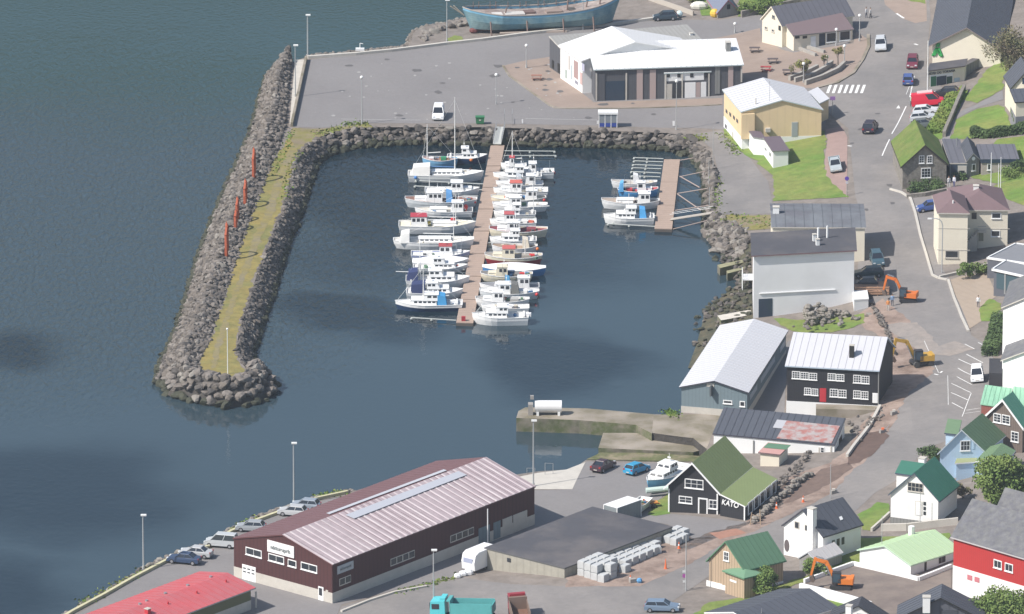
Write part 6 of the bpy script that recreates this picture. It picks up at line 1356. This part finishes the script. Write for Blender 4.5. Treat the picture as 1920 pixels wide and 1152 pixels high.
# barrier at the lettered house
p=G(1415,985); g=empty('site_barrier',p,'leaning wooden barrier at the lettered house corner','barrier'); M().path([(-.6,0,0),(-.4,0,1.8)],.07).done('post',timber,g); M().path([(.8,0,0),(.7,.2,2.2)],.07).done('post',timber,g); M().path([(-.5,0,1.5),(.8,.1,1.2)],.06).done('rail',timber,g)
# ---------------------------------------------------------------- walls, kerbs, fences
def wall(name,label,cat,pts,wd,ht,m_,base=-.4,lev=None,kind=None,zs=None):
    Pw=[G(a,b) for a,b in pts]; c=Pw[0].copy(); m=M()
    for i in range(len(Pw)-1):
        A,B=Pw[i],Pw[i+1]; n=max(1,int((B-A).length/3)) if lev is None else 1
        for k in range(n):
            a=A.lerp(B,k/n); b=A.lerp(B,(k+1)/n); d=(b-a).normalized(); q=Vector((-d.y,d.x,0)).normalized()*wd/2
            za=h(a.x,a.y) if lev is None else lev-ht; zb=h(b.x,b.y) if lev is None else lev-ht
            def V(p_,s,z): return Vector((p_.x,p_.y,0))+q*s-Vector((c.x,c.y,c.z))+Vector((0,0,z))
            m.prism([V(a,-1,za+base),V(b,-1,zb+base),V(b,1,zb+base),V(a,1,za+base)],[V(a,-1,za+ht),V(b,-1,zb+ht),V(b,1,zb+ht),V(a,1,za+ht)])
    o=m.done(name,m_,loc=c); return tag(o,label,cat,kind=kind)
wall('quay_kerb','long pale concrete kerb along the north edge of the quay','kerb',[(577,110),(667,103.5),(734,97),(838,84),(906,76.5),(1000,64),(1162,46),(1229,37)],.6,.45,conc_lt)
wall('quay_side_wall','low wall between the quay asphalt and the concrete strip','wall',[(574,113),(560,178),(547,238)],.4,.7,conc_old)
wall('seafront_kerb','long pale kerb along the lower left seafront','kerb',[(652,925),(600,936),(540,957),(480,979),(432,1000),(390,1028),(340,1042),(310,1055),(289,1066),(251,1086),(195,1118),(135,1150),(80,1185)],.45,.4,mat('mossy_kerb',(.50,.47,.30),.9,noise=.15))
wall('road_kerb','pale kerb line along the road below the turf-roofed house','kerb',[(1669,356),(1690,362),(1707,373),(1716,400),(1725,440),(1737,480),(1748,517),(1760,523),(1776,526)],.35,.25,conc_lt)
wall('road_kerb','pale kerb beside the beige driveway','kerb',[(1778,526),(1789,560),(1803,595),(1816,622)],.35,.22,conc_lt)
wall('curved_kerb','curved stone kerb along the square and road bend','kerb',[(1532,166),(1570,156),(1600,138),(1618,112),(1629,88),(1628,66)],.5,.2,conc_old)
wall('hall_paving_kerb','curved kerb around the hall paving','kerb',[(943,124),(955,143),(1030,198),(1040,203),(1060,204),(1160,204),(1352,197)],.3,.14,conc_old)
for nm,pts in (('outer',[(1510,160),(1540,150),(1570,136),(1583,124)]),('middle',[(1490,155),(1520,147),(1546,133),(1560,122)]),('inner',[(1480,152),(1510,141),(1533,130)])):
    wall('planting_wall','curved %s planting wall of the stepped bed on the square'%nm,'wall',pts,.5,.8,mat('planter_stone',(.34,.32,.29),.9,noise=.2,nscale=1))
for k in range(3): wall('ramp_wall','low pale ramp wall before the cream shop, step %s'%['one','two','three'][k],'wall',[(1494+k*16,92-k*2),(1530+k*16,106-k*6)],.4,.5,mat('planter_stone',(.34,.32,.29),.9)) if k<2 else None
wall('retaining_wall','long white retaining wall below the yard with the tracked excavator','wall',[(1500,1112),(1560,1126),(1633,1147)],.4,1.35,white)
wall('yard_wall','low white wall along the top of the excavator yard','wall',[(1508,1094),(1555,1077),(1600,1061),(1660,1075),(1722,1090),(1783,1066)],.35,.6,white)
wall('garden_wall','low pale wall around the white house with the deep green roof','wall',[(1652,996),(1700,995),(1760,988),(1796,984)],.35,1.0,conc_lt)
wall('garden_wall','pale coping wall sloping down to the road beside the small lawn','wall',[(1634,997),(1652,981),(1668,966)],.3,.5,conc_lt)
wall('house_wall','long low stone garden wall at the cream three-level house','wall',[(1762,522),(1812,511),(1866,494)],.3,.4,conc_lt)
wall('stone_edge_wall','dark stone retaining wall below the leaning lettered house corner','wall',[(1390,985),(1420,955),(1455,930),(1480,905),(1500,895)],.8,.4,stonewall) if False else None
wall('timber_rail_wall','grey concrete wall edging the road works behind the white shed','wall',[(1588,858),(1612,826),(1636,792),(1650,765)],.4,.5,conc_lt)
zt=bt.z0+2.15
block('stone_terrace','raised stone terrace under the lower windows of the black timber house','terrace',[(1530,758),(1640,760),(1652,764),(1640,769),(1530,767)],zt,bt.z0-1.5,conc_old,conc_old)
wall('harbour_curb_stones','row of small white kerb stones along the lower road','kerb',[(640,1148),(690,1128),(740,1112),(800,1101)],.35,.25,conc_lt)
wall('hedge_bank_wall','dark stone wall holding the grass bank beside the parked cars','wall',[(1808,170),(1788,215),(1770,258)],.5,1.0,stonewall)
wall('low_stone_wall','low stone wall in front of the turf-roofed house','wall',[(1700,372),(1735,368),(1770,361),(1782,358)],.5,.6,stonewall)
# stone ruin
def rubblewall(name,label,cat,pts,ht,seed):
    rr=random.Random(seed); Pw=[G(a,b) for a,b in pts]; c=Pw[0].copy(); m=M()
    for A,B in zip(Pw,Pw[1:]):
        n=max(2,int((B-A).length/.55))
        for k in range(n):
            q=A.lerp(B,(k+.5)/n)-c; hh=ht*rr.uniform(.55,1.1); z=0
            while z<hh:
                s_=rr.uniform(.28,.5); m.blob((q.x+rr.uniform(-.25,.25),q.y+rr.uniform(-.3,.3),z+s_*.4),s_,0,6,4,(rr.uniform(.9,1.3),1,.7)); z+=s_*.9
    tag(m.done(name,stonewall,loc=c),label,cat)
rubblewall('stone_ruin','broken dark stone ruin on the grass by the white warehouse','ruin',[(1556,606),(1520,611),(1511,603),(1513,594),(1538,592),(1556,599)],1.7,1)
rubblewall('ruined_wall','tumbled stone wall right of the stone ruin','wall',[(1560,594),(1578,592),(1592,596)],1.0,2)
rubblewall('works_stone_wall','jagged dark stone edge between the black house with lettering and the dirt','wall',[(1412,982),(1432,966),(1452,945),(1478,925),(1500,905),(1520,893)],.45,3)
# timber deck with slatted fence
p=G(1604,560); g=empty('timber_deck',p,'brown timber deck with slatted rails beside the white warehouse','deck')
dk=mat('fresh_timber',(.42,.25,.16),.8,noise=.15)
M().box((2.4,2.5,1.0),(5.0,5.0,.2)).done('deck_boards',dk,g)
for k in range(4): M().box((2.4,-.1,.75+k*.32),(5.0,.08,.2)).done('rail_board',dk,g)
for x in (0,1.6,3.2,4.9): M().box((x,0,.9),(.12,.12,1.9)).done('post',dk,g)
# balcony of the warehouse
p=P(1392,520,3.0); g=empty('white_balcony',p,'white railed balcony on the water side of the white warehouse','balcony'); M().box((.9,0,0),(1.8,3,.15)).done('floor',white,g)
for k in range(3): M().path([(0,-1.5,.35+k*.35),(0,1.5,.35+k*.35)],.03).done('rail',white,g)
for y in (-1.5,0,1.5): M().path([(0,y,-2.5),(0,y,1.1)],.05).done('post',white,g)
# picnic tables, bench
def picnic(px,py,col,label):
    p=G(px,py); g=empty('picnic_table',p+Vector((0,0,.03)),label,'picnic table','picnic tables around the square'); mm=mat('picnic_%d'%int(col[0]*100),col,.8)
    M().box((0,0,.74),(1.7,.75,.07)).done('table_top',mm,g)
    for s in (-1,1): M().box((0,s*.75,.45),(1.7,.28,.05)).done('bench',mm,g); M().box((s*.6,0,.38),(.08,1.6,.08)).done('leg_frame',mm,g); M().box((s*.6,0,.2),(.08,.9,.4)).done('leg',mm,g)
picnic(1006,150,(.30,.15,.11),'worn red-brown picnic table on the paving left of the hall'); picnic(1436,134,(.38,.06,.06),'red picnic table on the square'); picnic(1415,98,(.10,.08,.08),'dark picnic table near the cream gabled shop'); picnic(1449,119,(.10,.08,.08),'dark picnic table just behind the red one'); picnic(1477,140,(.10,.08,.08),'dark picnic table next to the planting walls')
# trailer, post things
p=G(1213,952); g=empty('boat_trailer',p,'orange boat trailer with dark wheels beside the white speedboat','trailer'); M().path([(-1.6,0,.6),(1.8,0,.6)],.12,6).done('beam',mat('trailer_orange',(.62,.25,.05),.6),g); m=M(); m.box((.2,0,.75),(2.6,1.0,.12),0,.2); m.done('bed',mat('trailer_orange',(.62,.25,.05),.6),g)
for s in (-1,1): M().tube((.9,s*.6,.35),(.9,s*.8,.35),.35,10).done('wheel',black,g)
p=G(1250,915); g=empty('boat_cradle',p,'timber cradle under the blue and white cabin boat','cradle'); M().box((-.6,-.6,.35),(2.2,2.0,.3),0,R(58)).done('frame',timber,g); M().box((.8,1.8,.35),(2.0,1.6,.3),0,R(58)).done('rear_frame',timber,g)
p=G(1233,932); o=M().tube((-1.6,0,.9),(1.9,.5,1.1),.4,10).done('pale_pipe',mat('pale_green_pipe',(.5,.6,.55),.6),loc=p); tag(o,'pale green pipe propped at the lettered house corner','pipe')
# slipway hoops
p=P(1040,897,1.7)
for a,b,lab in ((1022,897,'tall grey ladder hoop on the boat slip'),(988,895,'short grey ladder hoop at the lamp post on the slip')):
    p=P(a,b,1.7); g=empty('ladder_hoop',p,lab,'ladder'); M().path([(0,0,0),(0,0,2.2 if a>1000 else 1.3),(1.1,.4,2.0 if a>1000 else 1.2),(1.1,.4,0)],.04).done('hoop',metal,g); M().path([(0,0,.1),(-.8,-4,.2)],.04).done('rail',metal,g)
p=P(675,96,2.4); g=empty('mooring_winch',p,'small white mooring winch on the north kerb','winch'); M().box((0,0,.3),(1.4,.6,.4)).done('base',white,g); M().path([(0,0,.3),(0,0,1.3),(.5,0,1.2)],.06).done('post',white,g)
# bits at top: rocks/boats, yellow playhouse, dinghy
for a,b,c_,lab,sc_ in ((1311,18,(.7,.68,.6),'white upturned dinghy beyond the quay kerb',1),(1340,32,(.7,.45,.06),'yellow and white playhouse by the grey shed',1),(1274,33,(.55,.68,.70),'pale blue water butt beyond the dark teal car',.7)):
    p=G(a,b); o=M().blob((0,0,.6),1.0*sc_,0,8,6,(1.5 if a==1311 else .8,.7,.8)).done('dinghy' if a==1311 else 'playhouse' if a==1340 else 'water_butt',mat('small_%d'%a,c_,.6),loc=p); tag(o,lab,'dinghy' if a==1311 else 'playhouse' if a==1340 else 'barrel')
wall('garden_fence','pale garden fence behind the quay road','fence',[(1205,-4),(1250,12),(1300,30)],.2,.8,mat('fence_pale',(.42,.38,.33),.9))
wall('stone_boundary_wall','dark stone boundary wall behind the upper road','wall',[(1390,33),(1440,22),(1500,9),(1560,0)],.5,1.1,stonewall)
wall('dark_lean_to_wall','dark flat outbuilding at the tall white house','shed',[(1867,728),(1867,700)],1.9,2.2,mat('near_black_boards',(.03,.03,.035),.7))
# ---------------------------------------------------------------- people
def person(px,py,label,shirt,legs,face=-90,lean=0,hair=(.08,.05,.03),skin=(.45,.28,.2)):
    p=G(px,py); g=empty('person',p+Vector((0,0,.04)),label,'person','people about the town'); g.rotation_euler=(0,0,R(face))
    st=[((0,0,.95),.15),((0,0,1.2),.15),((0,0,1.42),.17),((0,0,1.52),.065),((.01,0,1.60),.095),((.015,0,1.70),.1)]
    V=[];E=[];Rr=[]
    for v,r in st: V.append(v); Rr.append(r)
    for i in range(5): E.append((i,i+1))
    for s in (-1,1):
        b=len(V); V+= [(0,s*.10,.88),(.03+s*.06,s*.11,.48),(s*.12,s*.12,.08),(s*.12+.14,s*.13,.04)]; Rr+=[.10,.07,.05,.045]; E+=[(0,b),(b,b+1),(b+1,b+2),(b+2,b+3)]
        b=len(V); V+=[(0,s*.21,1.40),(-.02+s*.04,s*.27,1.12),(.10+s*.05,s*.27,.88),(.13+s*.05,s*.27,.79)]; Rr+=[.06,.05,.038,.035]; E+=[(2,b),(b,b+1),(b+1,b+2),(b+2,b+3)]
    me=bpy.data.meshes.new('body'); me.from_pydata(V,E,[]); o=bpy.data.objects.new('body',me); sc.collection.objects.link(o)
    sk=o.modifiers.new('s','SKIN'); 
    for i,r in enumerate(Rr): me.skin_vertices[0].data[i].radius=(r,r) if me.skin_vertices else (r,r)
    me.skin_vertices[0].data[0].use_root=True; o.modifiers.new('u','SUBSURF').levels=1
    bpy.context.view_layer.update(); m2=bpy.data.meshes.new_from_object(o.evaluated_get(bpy.context.evaluated_depsgraph_get())); bpy.data.objects.remove(o)
    sm=mat('skin',skin,.6); s1=mat('shirt_'+'_'.join('%d'%(c*100) for c in shirt),shirt,.8); s2=mat('trousers_'+'_'.join('%d'%(c*100) for c in legs),legs,.8); m2.materials.clear()
    for x in (s1,s2,sm): m2.materials.append(x)
    for f in m2.polygons:
        z=f.center.z; f.material_index=2 if z>1.5 or (z<.86 and abs(f.center.y)>.22) else 1 if z<.93 and abs(f.center.y)<.22 else 0; f.use_smooth=True
    o=bpy.data.objects.new('body',m2); sc.collection.objects.link(o); o.parent=g
    M().blob((-.012,0,1.745),.108,0,8,6,(1,.95,.8)).done('hair',mat('hair',hair,.8),g); return g
person(1624,34,'person in white top walking at the upper road, left one of two',(.7,.7,.7),(.05,.06,.10),-20); person(1632,35,'person in white top and dark trousers walking at the upper road, right one of two',(.68,.66,.62),(.03,.03,.04),-20)
person(1708,200,'person in pale green vest standing behind the red van',(.35,.62,.45),(.03,.04,.05),0); person(1713,199,'person in white shirt standing beside the one in the green vest',(.65,.70,.75),(.10,.10,.12),180)
person(1779,352,'person in white clothes standing at the turf-roofed house corner',(.70,.68,.68),(.6,.6,.62),-60); person(1789,351,'person in white and dark blue standing next to the one in white',(.60,.60,.66),(.10,.10,.22),-120)
person(1665,583,'worker in white helmet in the dirt by the orange excavator',(.62,.25,.08),(.45,.45,.42),-90,hair=(.75,.75,.75)); person(1673,574,'worker in blue jacket near the excavator tracks',(.20,.30,.45),(.08,.08,.10),-90,hair=(.7,.7,.7)); person(1834,577,'person in white shirt standing at the wall of the small lawn',(.72,.72,.74),(.12,.12,.15),-90)
# ---------------------------------------------------------------- trees and bushes
def leafmat(name,c,c2): return mat(name,c,.85,noise=.35,nscale=.6,col2=c2,cscale=.5,cthr=.5,cw=.1)
LG=leafmat('leaf_bright',(.10,.165,.035),(.15,.20,.05)); LD=leafmat('leaf_dark',(.05,.085,.028),(.075,.12,.035)); LB=leafmat('leaf_budding_brown',(.16,.12,.08),(.13,.14,.06)); LY=leafmat('leaf_yellowish',(.20,.17,.06),(.14,.17,.05))
bark=mat('bark',(.20,.17,.15),.9,noise=.2)
def tree(name,label,cat,px,py,H_,Rc,n,lm,leaf=.3,trunk=True,sq=.8,clumps=14,seed=0,base=.35,thin=False):
    rnd=random.Random(seed); p=G(px,py); g=empty(name,p,label,cat); cz=H_*(base+1)/2; rv=H_*(1-base)/2
    cl=[]
    for _ in range(clumps):
        th=rnd.uniform(0,6.28); u=rnd.uniform(-1,1); rr=rnd.uniform(.35,.8); cl.append((Rc*rr*math.cos(th)*math.sqrt(1-u*u),Rc*rr*math.sin(th)*math.sqrt(1-u*u),cz+rv*rr*u,rnd.uniform(.28,.5)*Rc))
    m=M()
    for _ in range(n):
        c=rnd.choice(cl); th=rnd.uniform(0,6.28); u=rnd.uniform(-1,1); k=c[3]*rnd.random()**.4
        q=Vector((c[0]+k*math.cos(th)*math.sqrt(1-u*u),c[1]+k*math.sin(th)*math.sqrt(1-u*u),c[2]+k*u*.8))
        if q.z<.1: q.z=.1+rnd.random()*.3
        a=Vector((rnd.gauss(0,1),rnd.gauss(0,1),rnd.gauss(0,.7))).normalized(); b=a.orthogonal().normalized(); b=(b+Vector((rnd.gauss(0,.4),rnd.gauss(0,.4),rnd.gauss(0,.4)))).normalized(); s=leaf*rnd.uniform(.6,1.3)
        m.face([q-a*s*.5-b*s*.35,q+a*s*.5-b*s*.3,q+a*s*.55+b*s*.35,q-a*s*.5+b*s*.3])
    m.done('crown' if trunk else 'foliage',lm,g)
    m=M()
    if trunk: m.tube((0,0,-.3),(0,0,cz),.06*H_*.45+.05,8,r2=.05)
    for c in cl:
        st=Vector((0,0,H_*base*rnd.uniform(.6,1.3) if trunk else .0)); mid=st.lerp(Vector(c[:3]),.5)+Vector((rnd.uniform(-.2,.2),rnd.uniform(-.2,.2),.1*H_*.3)); m.tube(st,mid,.05 if trunk else .03,5,r2=.035); m.tube(mid,c[:3],.035,5,r2=.012)
        if thin:
            for _ in range(7):
                e=Vector(c[:3])+Vector((rnd.gauss(0,.5),rnd.gauss(0,.5),rnd.gauss(.3,.5)))*Rc*.33; m.tube(mid,e,.02,3,r2=.006)
    m.done('trunk' if trunk else 'stems',bark,g); return g
tree('broadleaf_tree','big leafy green tree between the light blue house and the red house','tree',1876,946,6.8,4.4,13000,LG,.34,clumps=30,seed=3,base=.12)
tree('bare_tree','brown budding tree at the supermarket corner','tree',1893,150,8.5,4.6,5200,LB,.22,clumps=26,seed=5,base=.22,thin=True)
tree('small_bare_tree','thin bare tree before the white supermarket gable','tree',1858,122,4.6,2.6,260,LB,.15,clumps=12,seed=8,base=.25,thin=True)
tree('young_tree','young yellow-green tree by the lamp on the square','tree',1508,152,3.6,1.6,700,LY,.22,clumps=9,seed=11,base=.4); tree('young_tree','small brownish tree at the outer planting wall','tree',1571,122,3.2,1.1,380,LY,.2,clumps=8,seed=12,base=.4)
tree('young_tree','thin sapling left of the planting walls','tree',1484,149,2.6,.8,120,LY,.15,clumps=6,seed=13,base=.4,thin=True); tree('young_tree','thin sapling between the planting walls','tree',1545,132,2.8,.8,170,LY,.18,clumps=6,seed=14,base=.4)
def bush(px,py,H_,Rc,n,lm,label,seed,leaf=.22,cl=10,cat='bush',name='bush'): return tree(name,label,cat,px,py,H_,Rc,n,lm,leaf,False,clumps=cl,seed=seed,base=.05)
bush(1432,1117,4.2,2.3,4200,LG,'tall green bush at the timber house corner',21,cl=16); bush(1890,1166,3.6,4.6,9000,LG,'large bright bush at the bottom right corner',22,.3,24); bush(1838,1152,2.6,.9,420,LG,'small upright bush behind the dark panelled house',23)
bush(1815,523,2.6,1.5,1100,LG,'green bush by the beige driveway',24); bush(1838,514,1.6,1.6,700,LG,'low bush right of the driveway bush',25); bush(1740,358,1.6,2.4,1500,LD,'long low shrub bed at the foot of the turf-roofed house, right part',26); bush(1718,361,1.5,1.8,1100,LD,'dark shrub at the foot of the stone gable, left part',27)
bush(1745,868,2.6,2.2,1500,LD,'dark bush beside the pale sidewalk above the deep green wing roof',28); bush(1806,935,2.4,1.4,700,LB,'bare purple-brown bush between the light blue house and the tree',29)
bush(1525,1080,2.2,2.0,1100,LG,'rough green bushes at the grey board garage',30); bush(1800,338,1.2,1.6,500,LD,'low dark shrub before the annex',31); bush(1890,332,1.5,2.2,1000,LG,'green shrubs at the beige annex wall',32); bush(1912,322,2.0,1.6,700,LD,'dark round shrub at the right edge beside the annex',33)
bush(1412,26,2.2,2.4,1600,LG,'bright garden bushes behind the grey shed',34); bush(1440,18,2.4,2.4,1600,LG,'leafy garden bushes left of the cream shop',35); bush(1475,8,2.2,2.6,1500,LG,'garden bushes above the grey shop roof',36); bush(1300,4,1.8,1.6,600,LY,'yellowish bush beyond the quay garden fence',37)
def hedge(pts,H_,Wd,n,lm,label,seed,leaf=.25):
    rnd=random.Random(seed); Pw=[G(a,b) for a,b in pts]; c=Pw[0].copy(); m=M()
    for _ in range(n):
        t=rnd.random()*(len(Pw)-1); i=min(int(t),len(Pw)-2); q=Pw[i].lerp(Pw[i+1],t-i); d=(Pw[i+1]-Pw[i]).normalized(); nn=Vector((-d.y,d.x,0)); k=rnd.uniform(-1,1); z=rnd.random()**.6*H_*(1-.25*k*k)*(1+.12*math.sin(q.x*1.7)+.1*math.sin(q.y*2.3))
        q=q-c+nn*k*Wd/2+Vector((0,0,z)); a=Vector((rnd.gauss(0,1),rnd.gauss(0,1),rnd.gauss(0,.7))).normalized(); b=a.orthogonal().normalized(); s=leaf*rnd.uniform(.6,1.3); m.face([q-a*s*.5-b*s*.35,q+a*s*.5-b*s*.3,q+a*s*.5+b*s*.35,q-a*s*.5+b*s*.3])
    o=m.done('hedge',lm,loc=c); tag(o,label,'hedge')
hedge([(1822,258),(1860,258),(1920,250)],1.6,1.4,6000,LD,'clipped green hedge along the lower edge of the lawn',41); hedge([(1855,670),(1866,640),(1874,605)],1.8,2.4,7000,LD,'dense dark hedge left of the tall white house',42,.22)
hedge([(1752,252),(1772,222),(1796,176)],.9,3.0,9000,grassm,'overgrown grassy hedge along the bank beside the parked cars',43,.3)
# grass tufts along edges
def tufts(name,label,polys,n,m_,seed,hh=.35):
    rnd=random.Random(seed); m=M()
    for pts,rad in polys:
        Pw=[G(a,b) for a,b in pts]
        for _ in range(n):
            t=rnd.random()*(len(Pw)-1); i=min(int(t),len(Pw)-2); q=Pw[i].lerp(Pw[i+1],t-i); q=Vector((q.x+rnd.gauss(0,rad),q.y+rnd.gauss(0,rad*1.6),0)); q.z=h(q.x,q.y)
            a=rnd.uniform(0,3.14); s=rnd.uniform(.12,.32); d=Vector((math.cos(a),math.sin(a),0))*s; t_=Vector((rnd.uniform(-.1,.1),rnd.uniform(-.1,.1),hh*rnd.uniform(.4,1.2))); m.face([q-d,q+d,q+d*.4+t_,q-d*.4+t_])
    o=m.done(name,m_); tag(o,label,kind='stuff')
tufts('grass','grass tufts along quay edges and banks',[([(645,235),(690,233)],.5),([(590,252),(640,241)],.5),([(548,245),(530,290),(512,330)],.5),([(560,285),(545,320),(530,380)],.35),([(290,1060),(200,1105),(150,1135)],.5),([(480,975),(440,992)],.5),([(590,932),(650,924)],.4),([(1350,250),(1385,290)],.5),([(1345,330),(1345,400)],.5),([(1250,772),(1270,778)],.5),([(1345,405),(1440,420)],.9),([(865,1078),(800,1098),(740,1110)],.35),([(1290,256),(1320,262)],.5)],150,grassm,51,.22)
# haze
# ---------------------------------------------------------------- haze
m=bpy.data.materials.new('haze_air'); m.use_nodes=True; n=m.node_tree.nodes; l=m.node_tree.links; n.remove(n['Principled BSDF'])
pv=n.new('ShaderNodeVolumePrincipled'); pv.inputs['Color'].default_value=(.80,.89,1,1); pv.inputs['Density'].default_value=.000065; pv.inputs['Anisotropy'].default_value=.2
l.new(pv.outputs[0],n['Material Output'].inputs['Volume'])
o=M().prism([(-420,CAMP.y-60,-3.5),(420,CAMP.y-60,-3.5),(420,1500,-3.5),(-420,1500,-3.5)],[(-420,CAMP.y-60,410),(420,CAMP.y-60,410),(420,1500,410),(-420,1500,410)]).done('haze',m); o['kind']='stuff'
